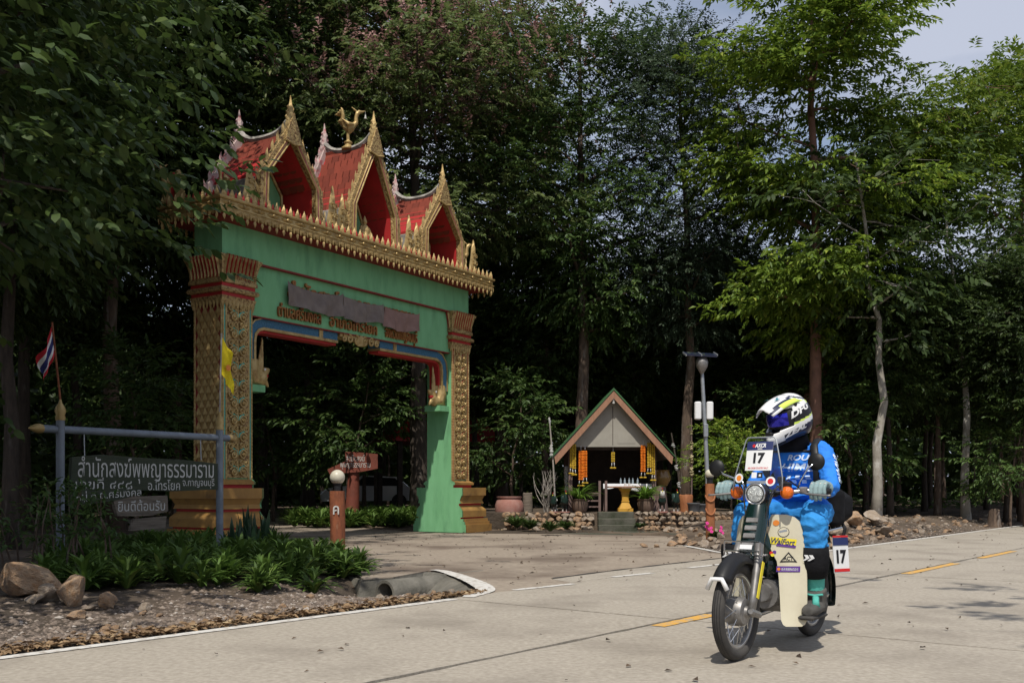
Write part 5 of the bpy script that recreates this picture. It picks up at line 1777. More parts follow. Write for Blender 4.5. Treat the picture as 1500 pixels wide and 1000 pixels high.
def disc_me(r, m):
    mb = MB(); pts = [Vector((r * math.cos(a), r * math.sin(a), 0)) for a in np.linspace(0, 6.283, 18, endpoint=False)]
    mb.add(pts, [tuple(range(18))]); return mb.mesh('decal', m)
link_mesh('decal', on_shield(rect_me(.135, .042, M['inkyellow']), .045, .655, SHL, .0035, -.12), None, SHL)
link_mesh('decal', on_shield(rect_me(.10, .014, M['inkpurple']), .08, .642, SHL, .0045, -.12), None, SHL)
link_mesh('decal', on_shield(text_fit('WalFort', .125, .035, 0, M['inknavy'], .02, .2), .05, .658, SHL, .006, -.12), None, SHL)
link_mesh('decal', on_shield(text_fit('WalFort', .075, .030, 0, M['inknavy'], .02, .2), -.16, .655, SHR, .0055, .15), None, SHR)
link_mesh('decal', on_shield(rect_me(.10, .04, M['inkyellow']), -.165, .65, SHR, .0035, .15), None, SHR)
link_mesh('decal', on_shield(rect_me(.12, .034, M['inkpurple']), .085, .487, SHL, .004, 0), None, SHL)
link_mesh('decal', on_shield(text_fit('新井商機株式会社', .085, .018, 0, M['paper']), .112, .494, SHL, .0055, 0), None, SHL)
link_mesh('decal', on_shield(disc_me(.009, M['inkorange']), .098, .504, SHL, .0055), None, SHL)
link_mesh('decal', on_shield(disc_me(.017, M['inkorange']), .075, .78, SHL, .004), None, SHL)
tri = MB(); tri.add([(0, 0, 0), (.09, 0, 0), (.045, .062, 0)], [(0, 1, 2)]); link_mesh('decal', on_shield(tri.mesh('decal', M['ink']), .10, .545, SHL, .004), None, SHL)
tri = MB(); tri.add([(.014, .008, 0), (.076, .008, 0), (.045, .05, 0)], [(0, 1, 2)]); link_mesh('decal', on_shield(tri.mesh('decal', M['cream']), .10, .545, SHL, .005), None, SHL)
link_mesh('decal', on_shield(text_fit('ACT', .05, .024, 0, M['ink'], .03), .12, .556, SHL, .006), None, SHL)
dm = disc_me(.03, M['ink']); link_mesh('decal', on_shield(dm, .115, .725, SHL, .0035), None, SHL)
dm = disc_me(.027, M['cream']); link_mesh('decal', on_shield(dm, .115, .725, SHL, .0045), None, SHL)
link_mesh('decal', on_shield(rect_me(.042, .012, M['steel']), .094, .72, SHL, .0055, .25), None, SHL)
for y, z, m in ((.055, .60, 'inkred'), (.072, .605, 'inkpurple'), (.063, .588, 'inkyellow')):
    link_mesh('decal', on_shield(disc_me(.010, M[m]), y, z, SHL, .004), None, SHL)
link_mesh('decal', on_shield(disc_me(.016, M['inkred']), -.10, .60, SHR, .004), None, SHR)
link_mesh('decal', on_shield(disc_me(.018, M['inknavy']), -.155, .585, SHR, .004), None, SHR)
# windscreen with number board
def screen_x(y, z):
    return .33 - .25 * (z - .97) - .9 * y * y
levels = [(.975, .155), (1.05, .15), (1.15, .128), (1.24, .105), (1.28, .095), (1.295, .082)]
rows = [[Vector((screen_x(y, z), y, z)) for y in np.linspace(-h, h, 13)] for z, h in levels]
mb = MB(); mb.loft(rows, caps=False, closed=False)
ws = mb.build('windscreen', M['glass'], bike, True)
ol = [rows[i][0] for i in range(len(rows))] + rows[-1][1:-1] + [rows[i][-1] for i in reversed(range(len(rows)))]
mb = MB(); mb.tube(ol, .0045, 7); mb.build('screen_edge', M['steel'], ws, True)
def on_screen(me, y0, z0, lift):
    n = len(me.vertices); co = np.empty(n * 3, np.float32); me.vertices.foreach_get('co', co); co = co.reshape(-1, 3)
    for i in range(n):
        a, b, c = co[i]; y, z = y0 + a, z0 + b
        co[i] = (screen_x(y, z) + lift, y, z)
    me.vertices.foreach_set('co', co.ravel()); me.update(); return me
nb_ = link_mesh('number_board', on_screen(rect_me(.165, .175, M['paper'], 10), -.0825, 1.095, .003), None, ws)
link_mesh('board_header', on_screen(rect_me(.165, .052, M['inknavy'], 10), -.0825, 1.218, .0045), None, nb_)
link_mesh('number', on_screen(text_fit('17', .072, .065, 0, M['ink'], .05), -.034, 1.137, .0045), None, nb_)
link_mesh('header_lettering', on_screen(text_fit('AXCR', .07, .026, 0, M['paper'], .04, .2), -.03, 1.233, .006), None, nb_)
link_mesh('header_lettering', on_screen(text_fit('2022', .03, .008, 0, M['paper'], .04), -.012, 1.222, .006), None, nb_)
link_mesh('header_mark', on_screen(disc_me(.010, M['inkred']), -.036, 1.244, .0055), None, nb_)
link_mesh('footer_lettering', on_screen(text_fit('ASIA CROSS COUNTRY RALLY', .13, .010, 0, M['inkred'], .02), -.065, 1.105, .0045), None, nb_)
for y, z, m1, m2 in ((-.118, 1.05, 'paper', 'inkorange'), (.085, 1.03, 'paper', 'inkred')):
    d_ = link_mesh('round_sticker', on_screen(disc_me(.028, M[m1]), y, z, .003), None, ws); link_mesh('sticker_mark', on_screen(disc_me(.017, M[m2]), y, z, .0045), None, ws)
link_mesh('square_sticker', on_screen(rect_me(.032, .034, M['paper'], 2), -.035, 1.05, .003), None, ws)
link_mesh('square_sticker', on_screen(rect_me(.034, .034, M['ink'], 2), .0, 1.05, .003), None, ws)
link_mesh('square_sticker', on_screen(rect_me(.012, .012, M['paper'], 2), .012, 1.06, .0045), None, ws)
link_mesh('strip_sticker', on_screen(rect_me(.125, .018, M['steel'], 4), -.062, 1.015, .003), None, ws)
link_mesh('strip_sticker', on_screen(text_fit('ANDO', .055, .014, 0, M['inkred'], .04), -.03, .99, .004), None, ws)
# engine, frame, seat, exhaust
mb = MB()
mb.rbox((-.06, 0, .33), (.30, .22, .20), .03)
mb.tube([(.06, 0, .34), (.15, 0, .355), (.235, 0, .36)], [.075, .07, .055], 12)
for k in range(6):
    mb.lathe([(.088, -.004), (.088, .004)], n=16, M=Matrix.Translation((.09 + .022 * k, 0, .347)) @ Matrix.Rotation(R(90), 4, 'Y'))
eng = mb.build('engine', M['alu'], bike)
mb = MB(); mb.lathe([(.02, -.01), (.085, 0), (.09, .03), (.07, .045), (.02, .05)], n=22, M=Matrix.Translation((-.03, .10, .33)) @ Matrix.Rotation(R(-90), 4, 'X')); autosmooth(mb.build('engine_cover', M['alu'], eng), 40)
mb = MB(); mb.tube([(.24, -.03, .34), (.20, -.09, .24), (.0, -.13, .19), (-.3, -.14, .20)], .017, 10); mb.tube([(-.28, -.15, .21), (-.75, -.16, .28)], [.032, .036], 14); mb.build('exhaust', M['chrome'], bike, True)
mb = MB(); mb.tube([(.28, 0, .72), (.12, 0, .52), (-.05, 0, .48), (-.3, 0, .56), (-.6, 0, .60)], [.05, .055, .06, .08, .05], 12); mb.build('frame', M['bikegreen'], bike, True)
mb = MB()
mb.tube([(.18, 0, .50), (-.1, 0, .62), (-.3, 0, .63), (-.75, 0, .62)], [.06, .10, .13, .09], 14)
mb.build('body_shell', M['bikegreen'], bike, True)
mb = MB(); mb.tube([(-.12, 0, .72), (-.3, 0, .735), (-.55, 0, .75), (-.62, 0, .75)], [.10, .135, .13, .09], 14, flat=.38); mb.build('seat', M['darkcloth'], bike, True)
mb = MB()
for s in (-1, 1):
    mb.tube([(-.55, s * .11, .70), (-.85, s * .13, .72), (-.95, s * .10, .72)], .009, 8)
for x in (-.65, -.75, -.85, -.92):
    mb.tube([(x, -.12, .72), (x, .12, .72)], .007, 6)
mb.build('rear_carrier', M['chrome'], bike)
for s in (-1, 1):
    mb = MB(); mb.tube([(.0, s * .06, .235), (.02, s * .25, .225)], .014, 8); mb.tube([(.02, s * .16, .225), (.02, s * .26, .225)], .02, 8); mb.build('foot_peg', M['rubber'], bike)
    mb = MB(); mb.tube([(-.28, s * .11, .30), (-.61, s * .10, .284)], [.03, .025], 8); mb.build('swing_arm', M['bikegreen'], bike)
mb = MB(); mb.lathe([(.012, 0), (.02, .02), (.015, .025)], n=10, M=Matrix.Translation((-.58, .17, .78)) @ Matrix.Rotation(R(90), 4, 'Y')); mb.build('tail_reflector', M['inkred'], bike)
# rear number board on the left side
Mx = Matrix.Translation((-.56, .225, .44)) @ rotz(R(62)) @ Matrix.Rotation(R(-5), 4, 'Y')
rb_ = MB(); rb_.box((0, 0, .11), (.006, .13, .23), M=Mx); rb = rb_.build('side_number_board', M['paper'], bike)
q = MB(); q.box((.005, 0, .20), (.003, .13, .05), M=Mx); q.build('board_header', M['inknavy'], rb)
for zq, hq in ((.0125, .02), (.2325, .012)):
    q = MB(); q.box((.005, 0, zq), (.003, .13, hq), M=Mx); q.build('board_trim', M['inkred'], rb)
me = text_fit('17', .085, .09, 0, M['ink'], .05)
me.transform(Mx @ Matrix.Translation((.006, -.042, .055)) @ Matrix.Rotation(R(90), 4, 'Z') @ Matrix.Rotation(R(90), 4, 'X')); link_mesh('number', me, None, rb)
# black luggage behind the rider
mb = MB(); mb.rbox((-.80, 0, .86), (.32, .38, .22), .05); mb.rbox((-.60, .17, .86), (.16, .10, .26), .03)
lug = remeshed(mb, 'luggage_bag', M['darkcloth'], .014, 5)
lug.location = BC; lug.rotation_euler = (0, 0, BA)
tag(lug, 'black soft luggage bag strapped behind the rider', 'bag')
st_ = MB(); st_.tube([(-.66, .17, .80), (-.64, .22, .72), (-.62, .20, .62)], .012, 6); st_.build('strap', M['black'], lug)

# ------------------------------------------------------------------ rider
rider = empty('person', BC + Vector((0, 0, 0)), BA, 'rider in blue jersey and white helmet seated on the motorcycle', 'person')
mb = MB()
mb.ell((-.42, 0, .83), (.14, .18, .11), 14)
mb.tube([(-.43, 0, .82), (-.42, 0, .95), (-.39, 0, 1.08), (-.35, 0, 1.19), (-.32, 0, 1.27)], [.142, .148, .165, .158, .095], 18, flat=.74)
mb.tube([(-.32, 0, 1.22), (-.29, 0, 1.34)], [.075, .065], 12)
for s in (-1, 1):
    ky = 0.0 if s > 0 else .045
    mb.ell((-.325, s * (.165 - .4 * ky), 1.225), (.068, .066, .066), 12)
    mb.tube([(-.315, s * (.18 - .5 * ky), 1.225), (-.24, s * (.24 - ky), 1.12 - ky), (-.15, s * (.295 - 1.5 * ky), 1.005 - ky)], [.064, .057, .052], 12)
    mb.ell((-.145, s * (.295 - 1.5 * ky), 1.0 - ky), (.054, .051, .051), 10)
    mb.tube([(-.145, s * (.295 - 1.5 * ky), .998 - ky), (-.06, s * (.308 - .8 * ky), .982 - .5 * ky), (.035, s * .308, .978)], [.051, .046, .038], 12)
    mb.tube([(-.40, s * .12, .83), (-.16, s * .20, .835), (.05 - 1.6 * ky, s * (.255 - ky), .795)], [.098, .09, .08], 12)
    mb.ell((.06 - 1.6 * ky, s * (.258 - ky), .775), (.082, .08, .082), 12)
    mb.tube([(.055 - 1.6 * ky, s * (.258 - ky), .77), (.04 - .8 * ky, s * (.252 - ky / 2), .56), (.0, s * .245, .33)], [.080, .07, .054], 12)
    mb.tube([(-.06, s * .245, .285), (.05, s * .25, .268), (.15, s * .26, .258)], [.052, .05, .042], 10, flat=.85)
    # baggy folds
    for k in range(3):
        t = k / 2
        mb.ell((-.21 + .05 * k, s * (.262 + .018 * k - 1.2 * ky), 1.075 - .04 * k - ky), (.06, .042, .020), 10, rot=(s * .5, .6, 0))
        mb.ell((-.05 + .05 * k - 1.6 * ky, s * (.24 + .01 * k - ky), .838 - .012 * k), (.03, .09, .082), 10, rot=(0, .2, .2 * s))
    mb.ell((.02 - 1.4 * ky, s * (.256 - ky), .70), (.08, .076, .045), 10, rot=(.15, .1, 0))
    mb.ell((.03 - 1.2 * ky, s * (.256 - ky), .645), (.084, .08, .028), 10, rot=(-.1, -.1, 0))
for k in range(4):
    mb.ell((-.37 + .02 * (k % 2), .03 * (-1) ** k, .92 + .06 * k), (.135, .18, .018), 12, rot=(.12 * (-1) ** k, -.15, .1))
BODY_M = [M['jersey'], M['pants'], M['darkcloth'], M['aqua'], M['boot']]
body = remeshed(mb, 'body', BODY_M, .0085, 3, rider)
me = body.data
from mathutils import noise as mnoise
bvh = BVHTree.FromPolygons([v.co.copy() for v in me.vertices], [tuple(p.vertices) for p in me.polygons])
nrm_ = [v_.normal.copy() for v_ in me.vertices]
for v_, n_v in zip(me.vertices, nrm_):
    c = v_.co.copy()
    if c.z > .62:
        q_ = Vector((c.x * 9, c.y * 9, c.z * 16)) if abs(c.y) < .17 else Vector((c.x * 15, c.y * 9, c.z * 17))
        v_.co = c + n_v * (.017 * (.35 - abs(mnoise.noise(q_))) + .009 * (.3 - abs(mnoise.noise(q_ * 2.1 + Vector((3, 1, 7)))))) 
me.update()
idx = []
for pl in me.polygons:
    c = pl.center
    leg = abs(c.y) > .13 and c.z < .90 and not (c.x > -.05 and c.z > .89)
    if c.z > .905 or (c.x > -.26 and abs(c.y) > .22 and c.z > .89):
        i = 0
    elif c.z > .90 - .0 and c.x < -.2:
        i = 0
    elif c.z > .625:
        i = 1
    elif c.z > .45:
        i = 2
    elif c.z > .37:
        i = 3
    else:
        i = 4
    idx.append(i)
me.polygons.foreach_set('material_index', idx)
bpy.context.view_layer.update()
def subdivide(me_, cuts=2):
    import bmesh
    bm = bmesh.new(); bm.from_mesh(me_)
    long_ = [e for e in bm.edges if e.calc_length() > .012]
    for _ in range(cuts):
        long_ = [e for e in bm.edges if e.calc_length() > .012]
        if long_:
            bmesh.ops.subdivide_edges(bm, edges=long_, cuts=1)
            bmesh.ops.triangulate(bm, faces=bm.faces[:])
    bm.to_mesh(me_); bm.free()
    return me_
def project(me_, T, direction, lift=.004):
    d = Vector(direction).normalized()
    subdivide(me_)
    for v in me_.vertices:
        p = T @ v.co
        hit, nrm, i_, dist = bvh.ray_cast(p - d * .5, d)
        v.co = (hit - d * lift) if hit is not None else p
    me_.update()
    return me_
# text plane: right = +y, up = +z, facing +x
TF = lambda y, z, a=0.0: Matrix.Translation((0, y, z)) @ Matrix.Rotation(a, 4, 'X') @ Matrix(((0, 0, 1, 0), (1, 0, 0, 0), (0, 1, 0, 0), (0, 0, 0, 1)))
PRT = plain('jersey_print', (.60, .72, .88), .7)
for body_, y, z, w_, h_, a in (('ROUS', -.02, 1.165, .16, .038, .0), ('HIML', -.06, 1.095, .19, .052, .0), ('ENDURO', .06, .955, .10, .014, .0)):
    link_mesh('jersey_print', project(text_fit(body_, w_, h_, 0, PRT, .03, .25), TF(y, z, a), (-1, 0, 0), .0105), None, body)
for k in range(10):
    i, j = k % 5, k // 5
    if (i + j) % 2 == 0:
        link_mesh('jersey_print', project(rect_me(.028, .024, PRT, 3), TF(-.03 + .03 * i, 1.045 - .026 * j), (-1, 0, 0), .0105), None, body)
# sleeve lettering runs down the outer left sleeve
dn = Vector((.165, .115, -.215)).normalized()
vd = Vector((-.75, -.62, -.2)).normalized()
right = dn; upv = vd.cross(right).normalized() * -1
upv = right.cross(-vd).normalized() * -1
Tm = Matrix((right, upv, right.cross(upv))).transposed().to_4x4()
Tm.translation = Vector((-.285, .262, 1.185)) - upv * .03
sm_ = subdivide(text_fit('ENDURE', .23, .058, 0, PRT, .03, .1), 3)
for v in sm_.vertices:
    hit, nrm, i_, d_ = bvh.find_nearest(Tm @ v.co)
    v.co = hit + nrm * .0095
sm_.update()
link_mesh('sleeve_print', sm_, None, body)
# gloves with separate fingers
for s in (-1, 1):
    mb = MB()
    mb.tube([(.0, s * .315, .98), (.045, s * .308, .985), (.075, s * .303, .997)], [.040, .042, .034], 10, flat=.8)
    mb.ell((.052, s * .303, 1.004), (.052, .052, .036), 12, rot=(0, .25, 0))
    mb.tube([(-.01, s * .312, .985), (.02, s * .308, .993)], [.047, .044], 12)
    for i in range(4):
        y = s * (.262 + .0265 * i)
        L = (.75, 1.1, .95, .45)[i]
        mb.tube([(.055, y, 1.010), (.092, y, 1.014 + .006 * L), (.116 + .008 * L, y, .992), (.122 + .010 * L, y + s * .001 * i, .960), (.112 + .006 * L, y, .948 - .026 * L), (.096, y, .940 - .022 * L)], [.0125, .0135, .0128, .012, .011, .009], 8)
    mb.tube([(.035, s * .275, .975), (.05, s * .25, .962), (.075, s * .243, .950), (.095, s * .247, .948)], [.016, .014, .012, .010], 8)
    gl = remeshed(mb, 'glove', M['glove'], .0048, 1, rider)
    mb = MB()
    for i in range(4):
        y = s * (.262 + .0265 * i)
        mb.ell((.104, y, 1.016), (.011, .008, .006), 6)
    mb.build('knuckle_pads', M['lettering'], gl, kind='stuff')
# knee guards and boots
for s in (-1, 1):
    mb = MB(); mb.tube([(.048, s * .256, .635), (.046, s * .255, .59), (.04, s * .254, .52), (.03, s * .252, .45)], [.084, .09, .087, .072], 16); kg = mb.build('knee_guard', M['darkcloth'], rider, True)
    mb = MB(); 
    for k in range(2):
        mb.add([(.137, s * .26 - .03 + .03 * k, .555), (.138, s * .26 + .0 + .03 * k, .572), (.137, s * .26 - .012 + .03 * k, .590), (.138, s * .26 - .035 + .03 * k, .590), (.138, s * .26 - .022 + .03 * k, .572), (.137, s * .26 - .045 + .03 * k, .555)], [(0, 1, 4, 5), (1, 2, 3, 4)])
    mb.build('white_mark', M['paper'], kg)
    mb = MB()
    mb.tube([(.02, s * .25, .38), (.0, s * .247, .33), (-.01, s * .247, .29)], [.072, .068, .064], 12)
    mb.tube([(-.075, s * .247, .275), (.04, s * .25, .27), (.12, s * .258, .26), (.185, s * .262, .255)], [.056, .062, .056, .036], 12, flat=.8)
    bo_ = remeshed(mb, 'boot', M['boot'], .010, 2, rider)
    mb = MB(); mb.rbox((.06, s * .253, .218), (.27, .095, .026), .01); mb.build('sole', M['rubber'], bo_)
    mb = MB(); mb.tube([(.055, s * .31, .35), (.085, s * .27, .345), (.08, s * .21, .35)], .012, 6, flat=.6); mb.tube([(.09, s * .28, .34), (.12, s * .29, .30), (.10, s * .30, .275)], [.02, .022, .012], 6, flat=.4); mb.build('boot_strap', M['aqua'], bo_, True)
# backpack straps
mb = MB(); mb.rbox((-.545, 0, 1.10), (.14, .30, .38), .05); bp = remeshed(mb, 'backpack', M['darkcloth'], .014, 4)
bp.location = BC; bp.rotation_euler = (0, 0, BA); tag(bp, 'black backpack worn on the rider back', 'backpack')
for s in (-1, 1):
    pts = []
    for q in ((-.50, s * .13, 1.20), (-.42, s * .135, 1.30), (-.33, s * .138, 1.325), (-.24, s * .14, 1.27), (-.19, s * .145, 1.18), (-.20, s * .155, 1.08), (-.24, s * .17, .98)):
        hit, nrm, i_, d_ = bvh.find_nearest(Vector(q))
        pts.append(hit + nrm * .014)
    mb = MB(); mb.tube(pts, .026, 8, flat=.35)
    so_ = mb.build('strap', M['black'], bp, True)
mb = MB()
pts = []
for y in np.linspace(-.14, .14, 9):
    hit, nrm, i_, d_ = bvh.ray_cast(Vector((.3, y, 1.225)), Vector((-1, 0, 0)))
    pts.append(hit + Vector((.008, 0, 0)))
mb.tube(pts, .009, 6); mb.build('chest_strap', M['black'], bp, True)
# helmet
HM = Matrix.Translation((-.225, 0, 1.44)) @ rotz(R(-22)) @ Matrix.Rotation(R(15), 4, 'Y')
def hp(az, el, grow=0.0):
    ca, sa = math.cos(az), math.sin(az)
    ce, se = math.cos(el), math.sin(el)
    a, b, c = .152 + grow, .128 + grow, .158 + grow
    x, y, z = a * ce * ca, b * ce * sa, c * se
    if z < 0:
        z *= 1.02
        k = -z / c
        y *= 1 + .10 * k; x *= 1 + .12 * k
    f = max(0, ca) ** 2.2
    t = min(1, max(0, (R(8) - el) / R(35)))
    x += .080 * f * t * t * (3 - 2 * t)
    y *= 1 - .22 * f * t
    z -= .038 * f * t
    return Vector((x, y, z))
NA, NE = 96, 60
els = [R(-46 + 136 * j / NE) for j in range(NE + 1)]
vs, fs, ms = [], [], []
HELM = [M['white'], M['navy'], M['lime'], M['black'], M['petrol']]
for e_ in els:
    for i in range(NA):
        vs.append(hp(2 * math.pi * i / NA - math.pi, e_))
for j in range(NE):
    for i in range(NA):
        az = math.degrees(2 * math.pi * (i + .5) / NA - math.pi); el = math.degrees((els[j] + els[j + 1]) / 2)
        aa = abs(az)
        if aa < 60 and -15 + .06 * aa < el < 29:
            continue
        k = (i + 1) % NA
        fs.append((j * NA + i, j * NA + k, (j + 1) * NA + k, (j + 1) * NA + i))
        d = el - (aa - 90) * .14
        if el > 38:
            m_ = 0
            if 34 < aa < 120 and 40 < el + (aa - 70) * .25 < 50: m_ = 2
            if abs(el - 62 + (aa - 70) * .35) < 4 and aa > 20: m_ = 1
        elif d > 24: m_ = 0 if aa < 120 else 2
        elif d > 20: m_ = 1
        elif d > -2: m_ = 3
        elif d > -6: m_ = 2 if aa > 50 else 0
        elif d > -16: m_ = 0
        elif aa < 42: m_ = 0 if el > -38 else 3
        else: m_ = 1
        ms.append(m_)
me = bpy.data.meshes.new('helmet'); me.from_pydata([tuple(v) for v in vs], [], fs)
for m in HELM: me.materials.append(m)
me.polygons.foreach_set('material_index', ms); me.update()
hel = link_mesh('helmet', me, None, rider, True)
hel.matrix_local = HM
so_ = hel.modifiers.new('t', 'SOLIDIFY'); so_.thickness = .014
mb = MB(); mb.ell((0, 0, -.005), (.132, .110, .136), 24); mb.build('liner', M['black'], hel, True)
# goggles
def patch(a0, a1, e0, e1, grow, m, name, n=20, k=8):
    rows = [[hp(R(a0 + (a1 - a0) * i / n), R(e0 + (e1 - e0) * j / k), grow) for i in range(n + 1)] for j in range(k + 1)]
    mb = MB(); mb.loft(rows, caps=False, closed=False)
    return mb.build(name, m, hel, True)
def gpatch(a0, a1, e0, e1, r, m, name):
    rows = []
    for j in range(9):
        e = R(e0 + (e1 - e0) * j / 8)
        rows.append([Vector((r * math.cos(e) * math.cos(R(a)) + .012, r * .86 * math.cos(e) * math.sin(R(a)), r * math.sin(e))) for a in np.linspace(a0, a1, 21)])
    mb = MB(); mb.loft(rows, caps=False, closed=False)
    return mb.build(name, m, hel, True)
gpatch(-60, 60, -18, 27, .144, M['black'], 'goggle_frame')
gpatch(-46, 46, -10, 20, .149, M['lens'], 'goggle_lens')
# peak
rows = []
for t in np.linspace(0, 1, 12):
    hw = .112 - .035 * t - .03 * max(0, t - .8)
    row = []
    for q in np.linspace(-1, 1, 15):
        y = hw * q
        x = .035 + .205 * t - .035 * q * q * (1 - .3 * t)
        z = .146 + .012 * math.sin(math.pi * t) - .052 * t - .045 * q * q + (.006 if abs(q) < .35 else 0)
        row.append(Vector((x, y, z)))
    rows.append(row)
vsn = MB(); vsn.loft(rows, caps=False, closed=False)
mi = []
for i in range(11):
    for j in range(14):
        q = abs((j + .5) / 7 - 1)
        mi.append(1 if .58 < q - .25 * (i / 11 - .5) < .76 else (2 if q > .76 and i < 7 else (0)))
vsn.m = mi
pk = vsn.build('peak', [M['white'], M['navy'], M['lime']], hel, True)
sp_ = pk.modifiers.new('t', 'SOLIDIFY'); sp_.thickness = .006
for s in (-1, 1):
    mb = MB(); mb.add([(.08, s * .01, .1525), (.13, s * .03, .1515), (.115, s * .035, .1505), (.16, s * .04, .143), (.10, s * .055, .143), (.115, s * .043, .1485)], [(0, 1, 2), (2, 3, 4, 5)]); mb.build('peak_flash', M['petrol'], pk)
    mb = MB(); mb.lathe([(.012, -.004), (.012, .004), (.006, .008)], n=12, M=Matrix.Translation(hp(s * R(72), R(34), .004)) @ Matrix.Rotation(R(90) * -s, 4, 'X')); mb.build('screw', M['black'], hel)
def on_helmet(me_, az0, el0, slope, grow, m):
    subdivide(me_)
    for v in me_.vertices:
        a, b = v.co.x, v.co.y
        az = az0 + (a * math.cos(slope) - b * math.sin(slope)) / .125; el = el0 + (b * math.cos(slope) + a * math.sin(slope)) / .135
        v.co = hp(az, el, grow)
    me_.update(); return link_mesh('lettering', me_, None, hel)
on_helmet(text_fit('DFG', .15, .036, 0, M['white'], .04, .3), R(52), R(3), .25, .003, None)
on_helmet(text_fit('ZEAL', .11, .030, 0, M['white'], .05, .3), R(40), R(-33), .18, .003, None)
mb = MB(); mb.rbox((.205, 0, -.062), (.03, .06, .028), .008); mb.build('chin_vent', M['black'], hel)
mb = MB(); mb.tube([(-.20, -.03, 1.31), (-.17, .0, 1.30)], .010, 6); mb.build('red_toggle', M['inkred'], rider)
mb = MB(); mb.tube([(-.31, 0, 1.25), (-.285, 0, 1.33)], [.10, .085], 16); mb.build('neck_scarf', M['darkcloth'], rider, True)
# ------------------------------------------------------------------ rocks
def GH(px, py):
    z = 0.0
    for _ in range(12):
        q = G(px, py, z)
        z = .5 * z + .5 * float(hground(q.x, q.y))
    return q
def rock(px, py, wpx, hpx, label, group=None, z=None, big=True, i=0, dz=0.0):
    p = GH(px, py)
    zz = float(hground(p.x, p.y)) if z is None else z
    s = 1500 / p.y
    me = (BIGROCKS if big else ROCKS)[i % (5 if big else 8)]
    o = piece('rock', me, None, (p.x, p.y, zz + hpx / s * .30 + dz), (rk.uniform(-.3, .3), rk.uniform(-.3, .3), rk.uniform(0, 6)), (wpx / s * .55, wpx / s * .5, hpx / s * .62))
    return tag(o, label, 'rock', group)
LG = 'rocks along the verge below the sign'
rock(38, 872, 120, 52, 'long ochre boulder with red veins beside the plant bed', LG, i=1)
rock(104, 884, 52, 62, 'tall tan boulder standing against the plant bed', LG, i=3)
rock(68, 850, 46, 22, 'flat tan rock lying behind the ochre boulder', LG, i=2)
rock(70, 880, 40, 30, 'angular tan rock between the ochre and the tall boulders', LG, i=0)
rock(155, 890, 36, 28, 'red brown angular rock at the foot of the plants', LG, i=1)
rock(52, 882, 40, 16, 'pinkish low stone in front of the ochre boulder', LG, i=4)
rock(110, 905, 36, 16, 'smooth brown stone in front of the tall boulder', LG, i=3)
rock(132, 893, 30, 11, 'pale flat stone near the red brown rock', LG, i=2)
rock(212, 893, 26, 12, 'pale pinkish stone on the gravel under the plants', LG, i=0)
rock(152, 918, 22, 12, 'small grey green stone on the gravel', LG, i=4)
for k in range(46):
    u_, v_ = rk.uniform(-1.5, 8.0), 6.45 + abs(rk.gauss(0, .5))
    q = UV(u_, v_)
    o = piece('rock', rk.choice(ROCKS), None, (q.x, q.y, float(hground(q.x, q.y)) + .012), (rk.uniform(-.5, .5), rk.uniform(-.5, .5), rk.uniform(0, 6)), rk.uniform(.025, .065))
    tag(o, 'small loose stone lying on the gravel verge below the sign', 'rock', 'small stones on the verge below the sign')
RG = 'rocks heaped on the rubble bank'
for px, py, w_, h_, lab in ((1225, 785, 46, 30, 'large ochre rock on the bank behind the motorcycle'), (1248, 772, 36, 26, 'rounded orange rock on the bank under the pale trunk'), (1282, 770, 40, 22, 'pale jagged rock at the foot of the pale trunk'), (1235, 768, 30, 20, 'brown rock behind the large ochre rock'), (1297, 786, 34, 16, 'orange flat rock below the pale jagged rock')):
    rock(px, py, w_, h_, lab, RG, i=px, dz=.06)
for k in range(250):
    if k < 150:
        px, py = rk.uniform(1195, 1350), rk.uniform(757, 803)
    elif k < 210:
        px, py = rk.uniform(1340, 1500), rk.uniform(755, 782)
    else:
        px, py = rk.uniform(975, 1100), rk.uniform(775, 803)
    q = GH(px, py)
    if q.x * nR[0] + q.y * nR[1] < 6.25 or in_poly(np.array([q.x]), np.array([q.y]), DRIVE)[0]:
        continue
    sz = rk.uniform(.04, .13) if k < 150 else rk.uniform(.05, .13)
    o = piece('rock', rk.choice(ROCKS), None, (q.x, q.y, float(hground(q.x, q.y)) + sz * .25), (rk.uniform(-.5, .5), rk.uniform(-.5, .5), rk.uniform(0, 6)), (sz, sz * .85, sz * .75))
    tag(o, 'tan stone lying on the rubble bank beside the far road edge', 'rock', 'stones on the rubble bank')
for px, py, s_ in ((943, 801, .085), (962, 801, .06), (985, 799, .13), (997, 797, .15), (1015, 799, .11), (1030, 801, .09), (1048, 803, .10)):
    q = G(px, py)
    o = piece('rock', ROCKS[int(px) % 8], None, (q.x, q.y, s_ * .3), (.2, .1, px), (s_ * 1.2, s_, s_ * .8))
    tag(o, 'pale stone in the row edging the driveway corner', 'rock', 'stones edging the driveway corner')
mb = MB()
rings = [[Vector((r * math.cos(a) * (1 + .1 * math.sin(3 * a)), r * math.sin(a), z + (.04 * math.sin(2 * a) if z > .3 else 0))) for a in np.linspace(0, 6.283, 12, endpoint=False)] for r, z in ((.2, -.1), (.15, .1), (.13, .3), (.125, .42), (.02, .40))]
mb.loft(rings); o = mb.build('tree_stump', M['barkbrown']); q = G(1457, 772); o.location = (q.x + .0, q.y, float(hground(q.x, q.y)))
tag(o, 'cut grey brown tree stump on the verge by the pale trunks', 'stump')

